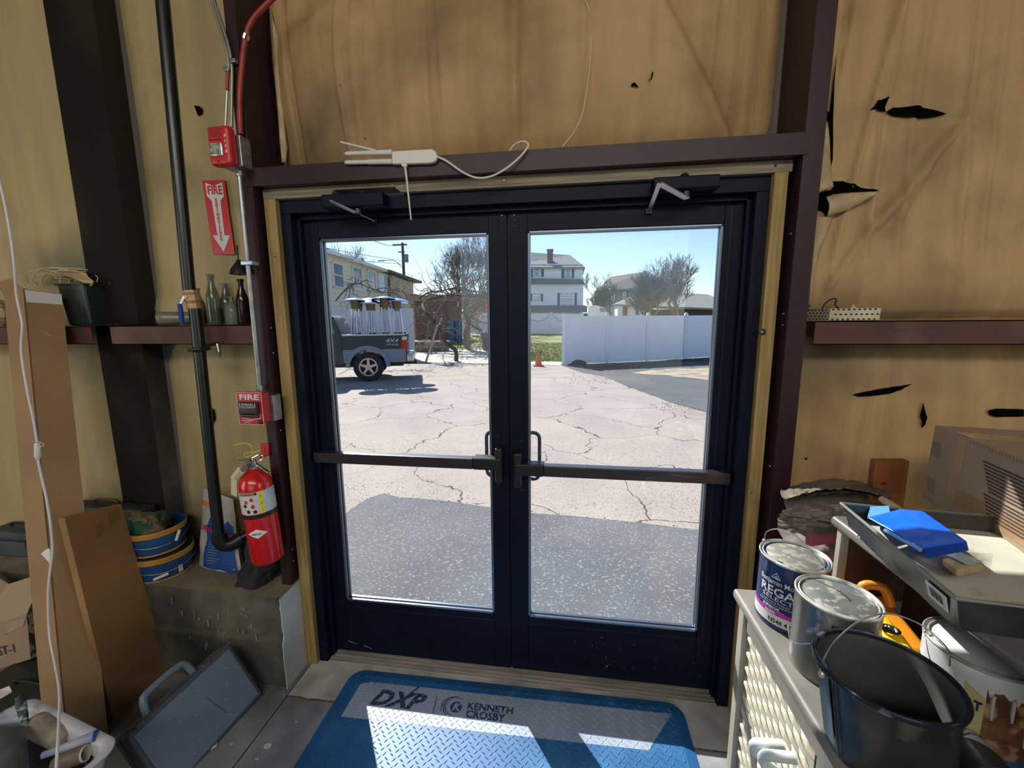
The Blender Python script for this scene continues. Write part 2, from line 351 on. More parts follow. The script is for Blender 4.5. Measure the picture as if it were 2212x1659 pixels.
# --- insulation
def curtain(x, z, bay):
    """surface y of the insulation at (x, z)"""
    if bay == 'door':
        u = (x+1.03)/2.06; e = math.sin(math.pi*min(max(u, 0), 1))**.35
        y = .085-.075*e
        y -= .075*math.sin(math.pi*min(1, max(0, (z-2.33)/.80)))*e if z < 3.13 else .06*math.sin(math.pi*min(1, (z-3.13)/.9))*e
        y += .034*math.exp(-((x-.015-.01*z)/.028)**2)*1.0                                  # seam valley near the middle
        y -= .012*math.exp(-((x-.055)/.03)**2)
        y += .006*fbm(x*9, z*.7, 1)+.003*nz(x*28, z*1.2, 4)
        dx = x-(.50+(2.95-z)*.62)                                                           # diagonal lap on the right
        y += .045/(1+math.exp(-dx/.008)) - .012*math.exp(-((dx+.03)/.03)**2)
        y += .02*math.exp(-((z-2.33)/.05)**2)
        y += .012*fbm(x*3, z*3, 7)
        for xf, amp in ((-.66, .010), (-.60, .006), (-.30, .006), (-.26, .005), (-.93, -.014), (.30, .006), (.78, .005)):
            y -= 1.5*amp*math.exp(-((x-xf-.02*math.sin(z*4+xf*9))/.010)**2)
        return y
    if bay == 'left':
        u = (x+1.83)/.78; e = max(0, math.sin(math.pi*min(max(u, 0), 1)))**.5
        y = .135-.085*e+.008*nz(x*6, z*1.5, 2)-.010*math.exp(-((x+1.37)/.03)**2)
        if z > 1.7: y -= .02*math.exp(-((z-1.74)/.06)**2)
        else: y += .03*math.exp(-((z-1.62)/.08)**2)
        y += .02*math.exp(-((z-.5)/.08)**2)
        return y
    if bay == 'far':
        e = min(1, max(0, (-2.04-x)/.16))**.5
        y = .135-.10*e+.012*nz(x*4, z*1.2, 3)+.004*nz(x*15, z)
        y += .02*math.exp(-((z-1.62)/.08)**2)
        return y
    # right
    e = min(1, max(0, (x-1.09)/.08))**.6
    y = .10-.075*e+.010*fbm(x*2.5, z*1.5, 5)
    if z > 1.7:
        y -= .03*math.exp(-((z-1.8)/.10)**2)
        for (xf, zf, sl, amp, wd) in ((1.30, 2.3, .16, .012, .012), (1.36, 2.3, .05, .010, .013), (1.46, 2.6, .02, .008, .012), (1.62, 2.5, -.05, .010, .014), (1.70, 2.5, -.04, .008, .012), (1.19, 2.4, .06, -.014, .012), (1.15, 2.0, .1, .010, .012)):
            y -= 1.6*amp*math.exp(-((x-xf-sl*(z-zf))/wd)**2)*(1 if z > 1.9 else .4)
        for x1_, z1_, x2_, z2_, amp in ((1.60, 2.34, 1.38, 2.02, .016), (1.40, 2.08, 1.22, 1.80, .012), (1.52, 2.2, 1.42, 2.0, .010), (1.39, 2.06, 1.55, 2.30, .010)):
            dx, dz = x2_-x1_, z2_-z1_; L2 = dx*dx+dz*dz; t = max(0, min(1, ((x-x1_)*dx+(z-z1_)*dz)/L2))
            dd = math.hypot(x-x1_-t*dx, z-z1_-t*dz); y -= 1.4*amp*math.exp(-(dd/.012)**2)
        y += .016*math.exp(-((z-2.36)/.03)**2)*math.exp(-((x-1.55)/.16)**2)
    else:
        y += .04*math.exp(-((z-1.62)/.10)**2)
        y += .006*fbm(x*7, z*.8, 6)
        for xf, amp in ((1.42, .012), (1.47, .009), (1.52, .010), (1.36, .006), (1.15, .010)):
            y -= amp*math.exp(-((x-xf-.06*(z-1.3))/.011)**2)*math.exp(-((z-1.25)/.28)**2)
    y += .004*fbm(x*12, z*3, 2)
    return y
def blanket(name, x0, x1, z0, z1, bay, m, label, nu=120, nv=120):
    b = B().grid(lambda u, v: (x0+(x1-x0)*u, curtain(x0+(x1-x0)*u, z0+(z1-z0)*v, bay), z0+(z1-z0)*v), nu, nv)
    o = b.obj(name, m, wall, smooth=False)
    for p in o.data.polygons: p.use_smooth = True
    o['label'] = label; return o
blanket('insulation_blanket', -1.035, 1.035, 2.300, ZT, 'door', M_ins, 'tan faced insulation sagging over the door header', 230, 110)
blanket('insulation_blanket', -1.90, -1.05, .45, ZT, 'left', M_ins_l, 'bulging insulation strip between column and door frame', 90, 130)
blanket('insulation_blanket', -4.9, -2.02, .45, ZT, 'far', M_ins_l, 'grey tan insulation left of the dark column', 110, 110)
blanket('insulation_blanket', 1.05, 3.6, .45, ZT, 'right', M_ins, 'wrinkled torn tan insulation right of the doors', 260, 240)
def curtain_patch(pxs, bay, m, name='tear', off=.007, sub=None, label=None):
    """a flat outline in photo pixels laid on the insulation"""
    P = []
    for u, v in pxs:
        p = aty(u, v, 0.03)
        for _ in range(4): p = aty(u, v, curtain(p.x, p.z, bay)-off)
        P.append(p)
    b = B(); b.add(P, [tuple(range(len(P)))])
    bm = bmesh.new()
    vs_ = [bm.verts.new(p) for p in P]; bm.faces.new(vs_); bmesh.ops.triangulate(bm, faces=bm.faces)
    bmesh.ops.subdivide_edges(bm, edges=bm.edges, cuts=3, use_grid_fill=True)
    for v_ in bm.verts: v_.co.y = curtain(v_.co.x, v_.co.z, bay)-off
    me = bpy.data.meshes.new(name); bm.to_mesh(me); bm.free(); me.materials.append(m)
    o = link(name, me, wall)
    if label: o['label'] = label
    return o
for pxs, bay in (
    ([(1878, 238), (1890, 228), (1897, 216), (1922, 207), (1911, 222), (1911, 232), (1912, 243), (1905, 240), (1896, 238)], 'right'),
    ([(1912, 243), (1930, 232), (1970, 229), (2000, 234), (2022, 238), (2046, 246), (2020, 253), (1985, 256), (1930, 250), (1920, 246)], 'right'),
    ([(1760, 440), (1763, 420), (1785, 414), (1800, 408), (1797, 392), (1822, 391), (1850, 400), (1900, 412), (1860, 420), (1830, 422), (1800, 430), (1788, 445), (1784, 470), (1780, 458), (1763, 452)], 'right'),
    ([(1843, 852), (1870, 846), (1915, 838), (1945, 834), (1972, 829), (1945, 843), (1930, 848), (1880, 856), (1855, 857)], 'right'),
    ([(1994, 868), (1998, 885), (2003, 902), (1999, 918), (1990, 925), (1992, 910), (1988, 900), (1990, 890)], 'right'),
    ([(1738, 988), (1743, 990), (1745, 985), (1744, 992), (1740, 994)], 'right'),
    ([(1808, 110), (1803, 175), (1800, 250), (1800, 300), (1799, 345), (1795, 360), (1793, 300), (1790, 262), (1779, 250), (1778, 238), (1792, 243), (1798, 240), (1799, 180)], 'right'),
    ([(419, 228), (430, 229), (437, 235), (436, 246), (428, 251), (430, 240)], 'left'),
    ([(452, 880), (462, 885), (465, 905), (456, 925), (458, 900)], 'left'),
    ([(1363, 183), (1370, 177), (1376, 183), (1380, 190), (1370, 186), (1364, 187)], 'door'),
    ([(1409, 154), (1412, 157), (1408, 170), (1398, 178), (1406, 168)], 'door'),
    ([(733, 183), (736, 181), (735, 187)], 'door'), ([(786, 297), (791, 299), (788, 301)], 'door'),
    ([(2135, 887), (2150, 883), (2212, 884), (2212, 900), (2150, 901), (2138, 896)], 'right'),
):
    curtain_patch(pxs, bay, M_tear)
# lifted lips and loose facing beside the tears
def flap(pxs, ys, name, m, label, par=wall):
    P = [aty(u, v, y) for (u, v), y in zip(pxs, ys)]; n = len(P)//2
    def f(u, v):
        i = min(int(u*(n-1)), n-2); t = u*(n-1)-i
        a = P[i].lerp(P[i+1], t); b = P[2*n-1-i].lerp(P[2*n-2-i], t)
        p = a.lerp(b, v); p.y += .006*fbm(p.x*14, p.z*14, 3)-.012*math.sin(math.pi*v); return p
    o = B().grid(f, 4*(n-1), 8).obj(name, m, par, solid=.001)
    for q in o.data.polygons: q.use_smooth = True
    o['label'] = label; return o
flap([(1776, 262), (1772, 320), (1766, 380), (1762, 418), (1800, 404), (1795, 370), (1793, 320), (1790, 285)], [-.01]*4+[0]*4, 'loose_facing', M_lip, 'pale loose flap of torn facing beside the right door frame')
flap([(1785, 425), (1800, 420), (1840, 416), (1895, 414), (1860, 440), (1830, 455), (1800, 465), (1787, 470)], [-.005]*4+[0]*4, 'loose_facing', M_lip, 'curled lower lip of the widest tear')
flap([(1753, 470), (1748, 530), (1744, 600), (1740, 660), (1752, 660), (1756, 600), (1775, 530), (1800, 470)], [.0]*8, 'loose_facing', M_lip, 'pale edge fold below the tear beside the frame')
flap([(586, 20), (592, 150), (600, 250), (609, 352), (617, 352), (620, 320), (611, 230), (606, 90)], [.03]*8, 'loose_facing', M_lip, 'folded pale facing edge above the left end of the header')

# --- main column, girts, door jambs, header
col = B(); col.box((-2.06, .0, .45), (-1.81, .012, ZT)); col.box((-1.822, .012, .45), (-1.81, .11, ZT)); col.box((-2.06, .012, .45), (-2.048, .11, ZT))
cl_ = tag(col.obj('trim_3', M_column), 'dark steel building column behind the left girt', kind='structure')
m_df = mat('lit_dusty_steel', (.15, .135, .12), .95, c2=(.075, .066, .058), scale=7, stretch=(1, 1, .6), c3=(.03, .025, .02), s3=4, bump=.0015, bscale=40)
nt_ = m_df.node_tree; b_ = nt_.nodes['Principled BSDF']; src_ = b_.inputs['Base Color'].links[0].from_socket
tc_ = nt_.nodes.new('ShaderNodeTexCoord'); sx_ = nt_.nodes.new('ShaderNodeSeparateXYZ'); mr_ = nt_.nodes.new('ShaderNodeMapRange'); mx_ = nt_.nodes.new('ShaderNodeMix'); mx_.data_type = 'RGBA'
mr_.inputs[1].default_value = .9; mr_.inputs[2].default_value = 1.55; mx_.inputs[7].default_value = (.020, .014, .009, 1)       # dust and the lit side put into the colour, fading darker with height
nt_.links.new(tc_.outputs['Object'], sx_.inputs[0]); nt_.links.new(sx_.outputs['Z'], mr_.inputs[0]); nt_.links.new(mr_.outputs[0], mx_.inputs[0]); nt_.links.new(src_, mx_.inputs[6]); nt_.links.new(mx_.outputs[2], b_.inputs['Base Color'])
B().box((-1.8098, .001, .452), (-1.8085, .11, ZT)).obj('lit_dusty_face', m_df, cl_)
def girt(name, x0, x1, label, z0=1.588, z1=1.672, lip=.02, m=M_maroon_old, top=.04):
    g = B(); g.box((x0, -.100, z0), (x1, -.097, z1)); g.box((x0, -.100, z1-.003), (x1, .095, z1)); g.box((x0, -.100, z0), (x1, -.100+lip, z0+.003))
    g.box((x0, .085, z1), (x1, .095, z1+top))
    return tag(g.obj(name, m), label, kind='structure')
girt('trim_4', -4.9, -1.955, 'maroon steel girt left of the dark column')
girt('trim_5', -1.85, -1.098, 'maroon steel girt between the column and the left door frame')
girt('trim_6', 1.14, 3.6, 'maroon steel girt right of the doors')
gb = B().box((-2.0, -.097, 1.675), (-1.80, .08, 1.680)); gb.box((-1.955, -.02, 1.60), (-1.85, -.01, 1.675))
tag(gb.obj('trim_7', M_column), 'dark clip plate where the left girts meet the column', kind='structure')
def jamb(name, s, label):
    root = struct(name, label)
    a, c = (1.035, 1.098) if s > 0 else (-1.035, -1.082)
    t = .003*s
    P = [(a, .09), (a, -.125), (c, -.125), (c, -.105), (c-t, -.105), (c-t, -.122), (a+t, -.122), (a+t, .09)]
    B().prism(P, (0, 0, .45), (1, 0, 0), (0, 1, 0), (0, 0, ZT-.45)).obj('channel', M_maroon, root, bevel=.0016)
    sc = B()
    zs = ((1.66, 1.55, 1.2, .62, .56) if s < 0 else (1.98, 1.70, 1.66, 1.12))
    for z in zs:
        sc.lathe([(.0045, 0), (.0045, .003), (.002, .005), (0, .005)], (a-s*.003, -.10, z), 8, axis=(-s, 0, 0))
    sc.obj('screw_head', M_steel, root)
    return root
jamb('trim_8', -1, 'maroon steel channel upright left of the doors')
jamb('trim_9', 1, 'maroon steel channel upright right of the doors')
hd = struct('trim_10', 'maroon steel header channel across the top of the doors')
P = [(.09, 2.232), (-.128, 2.232), (-.128, 2.304), (-.06, 2.304), (-.06, 2.301), (-.125, 2.301), (-.125, 2.235), (.09, 2.235)]
B().prism(P, (-1.082, 0, 0), (0, 1, 0), (0, 0, 1), (2.132, 0, 0)).obj('channel', M_maroon, hd, bevel=.0016)
# wood nailers
wl = B().box((-1.018, -.088, 0), (-.966, .03, 2.192)); tag(wl.obj('trim_11', M_wood, bevel=.002), 'yellow pine nailer left of the door frame', kind='structure')
wr = B().box((.966, -.088, 0), (1.012, .03, 2.192)); tag(wr.obj('trim_12', M_wood, bevel=.002), 'yellow pine nailer right of the door frame', kind='structure')
wt = B()
def nail_bottom(x): return 2.192 if not (-.70 < x < -.44) else 2.214
xs = [-1.018, -.72, -.70, -.44, -.415, 1.022]
for a_, b_ in zip(xs, xs[1:]):
    za = 2.192 if a_ in (-1.018, -.72, -.415) else 2.214; zb_ = 2.192 if b_ in (-.72, -.415, 1.022) else 2.214
    wt.hexa([(a_, -.088, za), (b_, -.088, zb_), (b_, .03, zb_), (a_, .03, za), (a_, -.088, 2.231), (b_, -.088, 2.231), (b_, .03, 2.231), (a_, .03, 2.231)])
top_n = tag(wt.obj('trim_13', M_woodg), 'weathered wood nailer above the door frame', kind='structure')
def screw(p, n, r, m, par, name='screw'):
    b = B().lathe([(r, 0), (r, .002), (r*.6, .004), (0, .004)], p, 10, axis=n); return b.obj(name, m, par)
t11, t12 = bpy.data.objects['trim_11'], bpy.data.objects['trim_12']
screw(aty(594, 552, -.088), (0, -1, 0), .006, M_steel, t11); screw(aty(664, 1215, -.088), (0, -1, 0), .005, M_steel, t11)
screw(aty(1621, 1064, -.088), (0, -1, 0), .006, M_steel, t12); screw(aty(1647, 717, -.088), (0, -1, 0), .012, M_blackp, t12)
screw(aty(1646, 717, -.092), (0, -1, 0), .006, M_steel, t12)
for u, v in ((848, 400), (1089, 390), (1675, 358), (870, 402), (716, 420)): screw(aty(u, v, -.088), (0, -1, 0), .004, M_steel if u < 1600 else M_ink, top_n)

# --- black storefront frame
fr = struct('trim_14', 'black aluminium storefront door frame')
for s in (-1, 1):
    b = B(); b.box((min(s*.964, s*.920), -.064, 0), (max(s*.964, s*.920), .05, 2.137)); b.obj('frame_upright', M_black, fr, bevel=.002)
    b = B(); b.box((min(s*.920, s*.904), -.026, 0), (max(s*.920, s*.904), -.004, 2.14)); b.obj('door_stop', M_black, fr, bevel=.002)
B().box((-.964, -.064, 2.137), (.964, .05, 2.190)).obj('frame_head', M_black, fr, bevel=.002)
B().box((-.920, -.026, 2.118), (.920, -.004, 2.137)).obj('door_stop', M_black, fr, bevel=.002)
th = struct('trim_15', 'ribbed aluminium threshold under the doors')
b = B()
for y0, y1, z in ((-.057, -.048, .005), (-.048, -.044, .003), (-.044, -.030, .0085), (-.030, -.026, .006), (-.026, -.012, .012), (-.012, -.009, .009), (-.009, .012, .014), (.012, .055, .012), (.055, .09, .006)):
    b.box((-.917, y0, -.02), (.917, y1, z))
b.obj('threshold_plate', M_alu, th)

# --- the two glass doors
S, ZGT, ZGB, LW = .0776, 2.0443, .2959, .914
def door(name, s, label):
    d = struct(name, label)
    X0, X1 = s*.003, s*(LW+.003)                       # meeting edge, hinge edge
    def bx(xa, xb, ya, yb, za, zb): return B().box((min(xa, xb), ya, za), (max(xa, xb), yb, zb))
    bx(X0, X0+s*S, 0, .045, .016, 2.130).obj('meeting_stile', M_black, d, bevel=.0025)
    bx(X1-s*S, X1, 0, .045, .016, 2.130).obj('hinge_stile', M_black, d, bevel=.0025)
    bx(X0+s*S, X1-s*S, .0006, .0444, ZGT, 2.130).obj('top_rail', M_black, d, bevel=.002)
    bx(X0+s*S, X1-s*S, .0006, .0444, .016, ZGB).obj('bottom_rail', M_black, d, bevel=.002)
    xa, xb = X0+s*S, X1-s*S
    m_st = mat('glazing_stop_aluminium', (.16, .19, .24), .25, .7)
    for ya, yb, e in ((.004, .017, .011), (.026, .041, .011)):
        bx(xa, xa+s*e, ya, yb, ZGB, ZGT).obj('glazing_stop', m_st, d, bevel=.002)
        bx(xb, xb-s*e, ya, yb, ZGB, ZGT).obj('glazing_stop', m_st, d, bevel=.002)
        bx(xa, xb, ya, yb, ZGT-e, ZGT).obj('glazing_stop', m_st, d, bevel=.002)
        bx(xa, xb, ya, yb, ZGB, ZGB+e).obj('glazing_stop', m_st, d, bevel=.002)
    bx(xa+s*.002, xb-s*.002, .018, .025, ZGB+.002, ZGT-.002).obj('glass_pane', M_glass, d)
    # scored lines round the glass
    sl = mat('hairline', (.03, .032, .045), .3)
    g = B(); e = .022
    g.add([(xb+s*e, -.0004, ZGB-.03), (xb+s*(e+.0012), -.0004, ZGB-.03), (xb+s*(e+.0012), -.0004, 2.1), (xb+s*e, -.0004, 2.1)], [(0, 1, 2, 3)])
    g.add([(xa-s*.02, -.0004, ZGB-.03), (xb+s*e, -.0004, ZGB-.03), (xb+s*e, -.0004, ZGB-.0288), (xa-s*.02, -.0004, ZGB-.0288)], [(0, 1, 2, 3)])
    g.obj('score_line', sl, d)
    if s < 0: B().box((-.012, .020, .016), (.012, .044, 2.128)).obj('leak_strip', M_blackp, d)  # strip added to block light leaking between the leaves
    # panic bar
    zc = 1.105 if s < 0 else 1.108
    zc = aty(880, 997, -.065).z if s < 0 else aty(1350, 1026, -.065).z
    pb = B(); pb.box((min(s*.155, s*.905), -.066, zc-.024), (max(s*.155, s*.905), -.022, zc+.024))
    bar = pb.obj('panic_bar', mat('panic_bar_bronze', (.022, .016, .019), .33, spec=.6, coat=.3), d, bevel=.004)
    ec = B().box((min(s*.880, s*.906), -.067, zc-.025), (max(s*.880, s*.906), 0, zc+.025)); ec.obj('end_cap', M_blackp, bar, bevel=.004)
    # centre case: an upright plate crossed by the bar end
    pl = B()
    x0, x1 = s*.025, s*.058
    pl.box((min(x0, x1), -.060, zc-.086), (max(x0, x1), 0, zc+.072))
    c = pl.obj('lock_case', M_blackp, d, bevel=.008, seg=3)
    B().box((min(s*.03, s*.156), -.0635, zc-.027), (max(s*.03, s*.156), -.004, zc+.027)).obj('case_arm', M_blackp, c, bevel=.006)
    for dz in (-.115, .112): B().lathe([(.0085, 0), (.0085, .001), (.006, .003), (.0035, .003), (.003, .001), (0, .001)], (s*.052, -.0002, zc+dz), 14, axis=(0, -1, 0)).obj('bolt_cap', M_blackp, d)
    # outside pull
    zt, zb = aty(1162, 935, .10).z, aty(1162, 1035, .10).z
    if s < 0: zt, zb = aty(1058, 932, .10).z, aty(1058, 1028, .10).z
    r_ = .028; xo = s*.125; xi = s*.060
    pts = [(xi, .045, zt), (xi, .095, zt)]
    path = [Vector((xi, .045, zt)), Vector((xi+s*.002, .085, zt)), Vector((xi+s*.015, .10, zt))] + [Vector((xo-s*r_+s*r_*math.sin(t), .10, zt-r_+r_*math.cos(t))) for t in [R(a) for a in (0, 25, 50, 70, 90)]]
    path += [Vector((xo-s*r_+s*r_*math.cos(t), .10, zb+r_-r_*math.sin(t))) for t in [R(a) for a in (0, 25, 50, 70, 90)]] + [Vector((xi+s*.015, .10, zb)), Vector((xi+s*.002, .085, zb)), Vector((xi, .045, zb))]
    B().tube(path, .0085, 10).obj('pull_handle', mat('pull_handle_bronze', (.03, .045, .08), .3, .3), d, smooth=True)
    # top bolt fittings and closer shoe
    for dx, dz in ((.025, 2.108), (.027, 2.088), (.027, 2.062)):
        B().lathe([(.004, 0), (.004, .002), (0, .003)], (s*dx, -.0002, dz), 8, axis=(0, -1, 0)).obj('screw_head', M_chrome if dz > 2.1 else M_blackp, d)
    return d
d1 = door('door_1', -1, 'left glass leaf of the black double door')
d2 = door('door_2', 1, 'right glass leaf of the black double door')
sc = B()
for u, v in ((762, 1386), (795, 1396)):
    p = aty(u-10, v-2, -.0005); q = aty(u+8, v+5, -.0005); sc.bar(p, q, .001, .0006)
sc.obj('scratch', M_paper, d1)
sc = B()
for i in range(46):
    u = 1200+rnd.random()*330; v = 1385+rnd.random()*110; p = aty(u, v, -.0006); r_ = .0008+.0012*rnd.random()
    if p.z > .03: sc.cbox(p, (r_, .0004, r_))
for u, v, r_ in ((1311, 1439, .004), (1309, 1420, .002), (1300, 1377, .002), (1304, 1392, .0015)): sc.cbox(aty(u, v, -.0006), (r_, .0004, r_*1.3))
o = sc.obj('paint_speck', M_paper, d2); o['kind'] = 'stuff'

# --- door closers
def closer(label, x0, x1, z0, z1, pivot, elbow, foot, stub):
    c = thing('door_closer', label, 'door closer', ((x0+x1)/2, -.07, z0))
    B().box((x0, -.128, z0), (x1, -.066, z1)).obj('closer_body', M_black, c, bevel=.006, seg=3)
    B().lathe([(.014, 0), (.014, .012), (.008, .016), (0, .016)], (stub, -.10, z1-.001), 12).obj('spring_cap', M_black, c)
    B().lathe([(.015, 0), (.015, .018), (.010, .022), (0, .022)], (pivot[0], -.10, z0-.021), 12).obj('pivot_cap', M_blackp, c)
    m_arm = mat('brushed_arm', (.42, .42, .44), .3, .8)
    B().bar(pivot, elbow, .026, .005).obj('main_arm', m_arm, c, bevel=.001)
    B().bar(elbow, foot, .016, .005, up=(0, -1, 1)).obj('forearm', m_arm, c, bevel=.001)
    b = B().box((foot[0]-.012, -.012, foot[2]-.010), (foot[0]+.012, -.0003, foot[2]+.010)); b.obj('arm_shoe', M_blackp, c, bevel=.002)
    return c
closer('black door closer above the left glass leaf', -.735, -.475, 2.135, 2.188, tuple(aty(767, 459, -.125)), tuple(aty(712, 434, -.185)), tuple(aty(808, 476, -.012)), -.57)
closer('black door closer above the right glass leaf', .549, .775, 2.141, 2.186, tuple(aty(1484, 429, -.115)), tuple(aty(1424, 396, -.195)), tuple(aty(1402, 456, -.012)), .66)
# ================================================================ OUTDOORS
def GZ(y):
    if y < 17: return G(y)
    if y < 34: return G(17)+.036*(y-17)
    return G(17)+.036*17
def gz(u, v):
    """point of the yard seen at a photo pixel"""
    d = ray(u, v); t = 1.0
    for k in range(4000):
        p = CAM+d*t
        if p.z <= GZ(p.y): return Vector((p.x, p.y, GZ(p.y)))
        t += .02 if p.y < 20 else .05
    return p
# pavement material: pale worn aggregate, cracks from distorted cells
def pave_mat(name, c, c2, c3, crack=True, speck=(0.05, .05, .055), cs=.75):
    m = mat(name, c, .9, c2=c2, scale=1.1, det=6, c3=c3, s3=.5, t3=(.52, .72), bump=.004, bscale=70, spec=.3)
    nt = m.node_tree; N = nt.nodes; L = nt.links; b = N['Principled BSDF']; src = b.inputs['Base Color'].links[0].from_socket
    tc = N.new('ShaderNodeTexCoord')
    s = N.new('ShaderNodeTexNoise'); s.inputs['Scale'].default_value = 55; s.inputs['Detail'].default_value = 3; L.new(tc.outputs['Object'], s.inputs['Vector'])
    sr = N.new('ShaderNodeMapRange'); sr.inputs[1].default_value = .56; sr.inputs[2].default_value = .70; sr.inputs[4].default_value = .75; L.new(s.outputs['Fac'], sr.inputs[0])
    mx = N.new('ShaderNodeMix'); mx.data_type = 'RGBA'; L.new(src, mx.inputs[6]); mx.inputs[7].default_value = (*speck, 1); L.new(sr.outputs[0], mx.inputs[0]); out = mx.outputs[2]
    if crack:
        nzn = N.new('ShaderNodeTexNoise'); nzn.inputs['Scale'].default_value = 1.3; nzn.inputs['Detail'].default_value = 6
        L.new(tc.outputs['Object'], nzn.inputs['Vector'])
        ma = N.new('ShaderNodeVectorMath'); ma.operation = 'MULTIPLY_ADD'; ma.inputs[1].default_value = (1.0, 1.0, 0); L.new(nzn.outputs['Color'], ma.inputs[0]); L.new(tc.outputs['Object'], ma.inputs[2])
        vo = N.new('ShaderNodeTexVoronoi'); vo.voronoi_dimensions = '2D'; vo.feature = 'DISTANCE_TO_EDGE'; vo.inputs['Scale'].default_value = cs; L.new(ma.outputs[0], vo.inputs['Vector'])
        n2 = N.new('ShaderNodeTexNoise'); n2.inputs['Scale'].default_value = .6; L.new(tc.outputs['Object'], n2.inputs['Vector'])
        wdt = N.new('ShaderNodeMapRange'); wdt.inputs[1].default_value = .30; wdt.inputs[2].default_value = .75; wdt.inputs[3].default_value = .002; wdt.inputs[4].default_value = .012; L.new(n2.outputs['Fac'], wdt.inputs[0])
        lt = N.new('ShaderNodeMath'); lt.operation = 'LESS_THAN'; L.new(vo.outputs['Distance'], lt.inputs[0]); L.new(wdt.outputs[0], lt.inputs[1])
        m2 = N.new('ShaderNodeMix'); m2.data_type = 'RGBA'; L.new(out, m2.inputs[6]); m2.inputs[7].default_value = (.07, .06, .055, 1); L.new(lt.outputs[0], m2.inputs[0]); out = m2.outputs[2]
    L.new(out, b.inputs['Base Color']); return m
M_pave = pave_mat('worn_pavement', (.40, .345, .31), (.34, .295, .265), (.29, .255, .24))
M_tar = pave_mat('dark_asphalt', (.135, .14, .15), (.10, .105, .115), (.17, .17, .175), crack=False, speck=(.35, .34, .34))
M_tar2 = pave_mat('grey_asphalt', (.105, .11, .12), (.085, .09, .10), (.15, .14, .13), crack=False, speck=(.22, .21, .2))
ys = [.09, 2, 4, 8, 12, 17, 22, 28, 34, 60, 150, 400]
gb = B()
for a_, b_ in zip(ys, ys[1:]):
    gb.add([(-300, a_, GZ(a_)), (300, a_, GZ(a_)), (300, b_, GZ(b_)), (-300, b_, GZ(b_))], [(0, 1, 2, 3)])
tag(gb.obj('ground', M_pave), 'pale cracked pavement of the yard', kind='structure')
def sheet(name, pxs, m, label, dz=.008, jag=.05, world_pts=None, step=.25, thick=.0):
    P = [gz(u, v) for u, v in pxs] if world_pts is None else [Vector((x, y, GZ(y))) for x, y in world_pts]
    Q = []
    for i, p in enumerate(P):
        q = P[(i+1) % len(P)]; n = max(1, int((q-p).length/step)); n = min(n, 60)
        for j in range(n):
            s = p.lerp(q, j/n); k = (s.y+3)*.12
            s.x += jag*k*nz(s.x*3, s.y*3, 1); s.y += jag*k*nz(s.x*3, s.y*3, 5); Q.append(s)
    bm = bmesh.new(); vs_ = [bm.verts.new((p.x, p.y, 0)) for p in Q]; bm.faces.new(vs_); bmesh.ops.triangulate(bm, faces=bm.faces)
    for yy in (17, 34):
        bmesh.ops.bisect_plane(bm, geom=bm.verts[:]+bm.edges[:]+bm.faces[:], plane_co=(0, yy, 0), plane_no=(0, 1, 0))
    for v_ in bm.verts: v_.co.z = GZ(v_.co.y)+dz
    bmesh.ops.recalc_face_normals(bm, faces=bm.faces)
    for f in bm.faces:
        if f.normal.z < 0: f.normal_flip()
    me = bpy.data.meshes.new(name); bm.to_mesh(me); bm.free(); me.materials.append(m)
    return tag(link(name, me), label, kind='structure')
p1 = [(x, .16) for x in ()]
edge_px = [(690, 1165), (728, 1128), (752, 1108), (790, 1082), (830, 1068), (862, 1078), (905, 1079), (985, 1088), (1066, 1100), (1145, 1112), (1250, 1118), (1350, 1130), (1520, 1150), (1700, 1175)]
near = [gz(u, v) for u, v in edge_px]
pts = [(p.x, p.y) for p in near] + [(6, near[-1].y), (6, .10), (-2.6, .10), (-2.2, .5)]
sheet('asphalt_apron', None, M_tar, 'dark asphalt apron patch outside the doors', world_pts=pts, dz=.012, jag=.04, step=.08)
# the raised, crumbled rim of that patch
rim = B()
for i in range(len(near)-1):
    a_, b_ = near[i], near[i+1]; n = max(2, int((b_-a_).length/.05))
    for j in range(n):
        p = a_.lerp(b_, j/n)+Vector((rnd.gauss(0, .03), rnd.gauss(0, .025), 0)); r_ = .002+.005*rnd.random()**2
        rim.ball((p.x, p.y, GZ(p.y)+.010+r_*.4), (r_*1.3, r_, r_*.8), 5, 3)
for i in range(260):
    p = gz(745+rnd.random()*200, 1035+rnd.random()*45) if i < 150 else gz(1380+rnd.random()*150, 1040+rnd.random()*60); r_ = .001+.003*rnd.random()
    rim.ball((p.x, p.y, p.z+r_*.5), (r_*1.3, r_, r_*.8), 5, 3)
for i in range(330):
    u = 1430+rnd.random()*100 if i % 2 else 1230+rnd.random()*100; v = 876+rnd.gauss(0, 6) if i % 2 else 820+rnd.gauss(0, 6)
    p = gz(u, v); r_ = .004+.007*rnd.random(); rim.ball((p.x, p.y, p.z+r_*.4), (r_*1.4, r_, r_*.8), 5, 3)
o = rim.obj('crumbled_asphalt', M_tar); tag(o, 'loose black asphalt crumbs along the patch edges', 'gravel', kind='stuff')
sheet('asphalt_drive', [(1213, 790), (1240, 799), (1262, 806), (1300, 812), (1335, 826), (1370, 840), (1440, 866), (1500, 884), (1560, 900), (1700, 930), (1700, 760), (1560, 760), (1213, 772)], M_tar2, 'darker asphalt drive beside the white fence', jag=.06)
sheet('sand_strip', [(1365, 806), (1400, 801), (1470, 797), (1600, 792), (1600, 806), (1560, 826), (1500, 818), (1440, 812)], mat('sandy_strip', (.46, .38, .28), .95, c2=(.20, .16, .12), scale=2.5, stretch=(1, 2, 1)), 'sandy strip of worn edge across the drive', dz=.014, jag=.12)
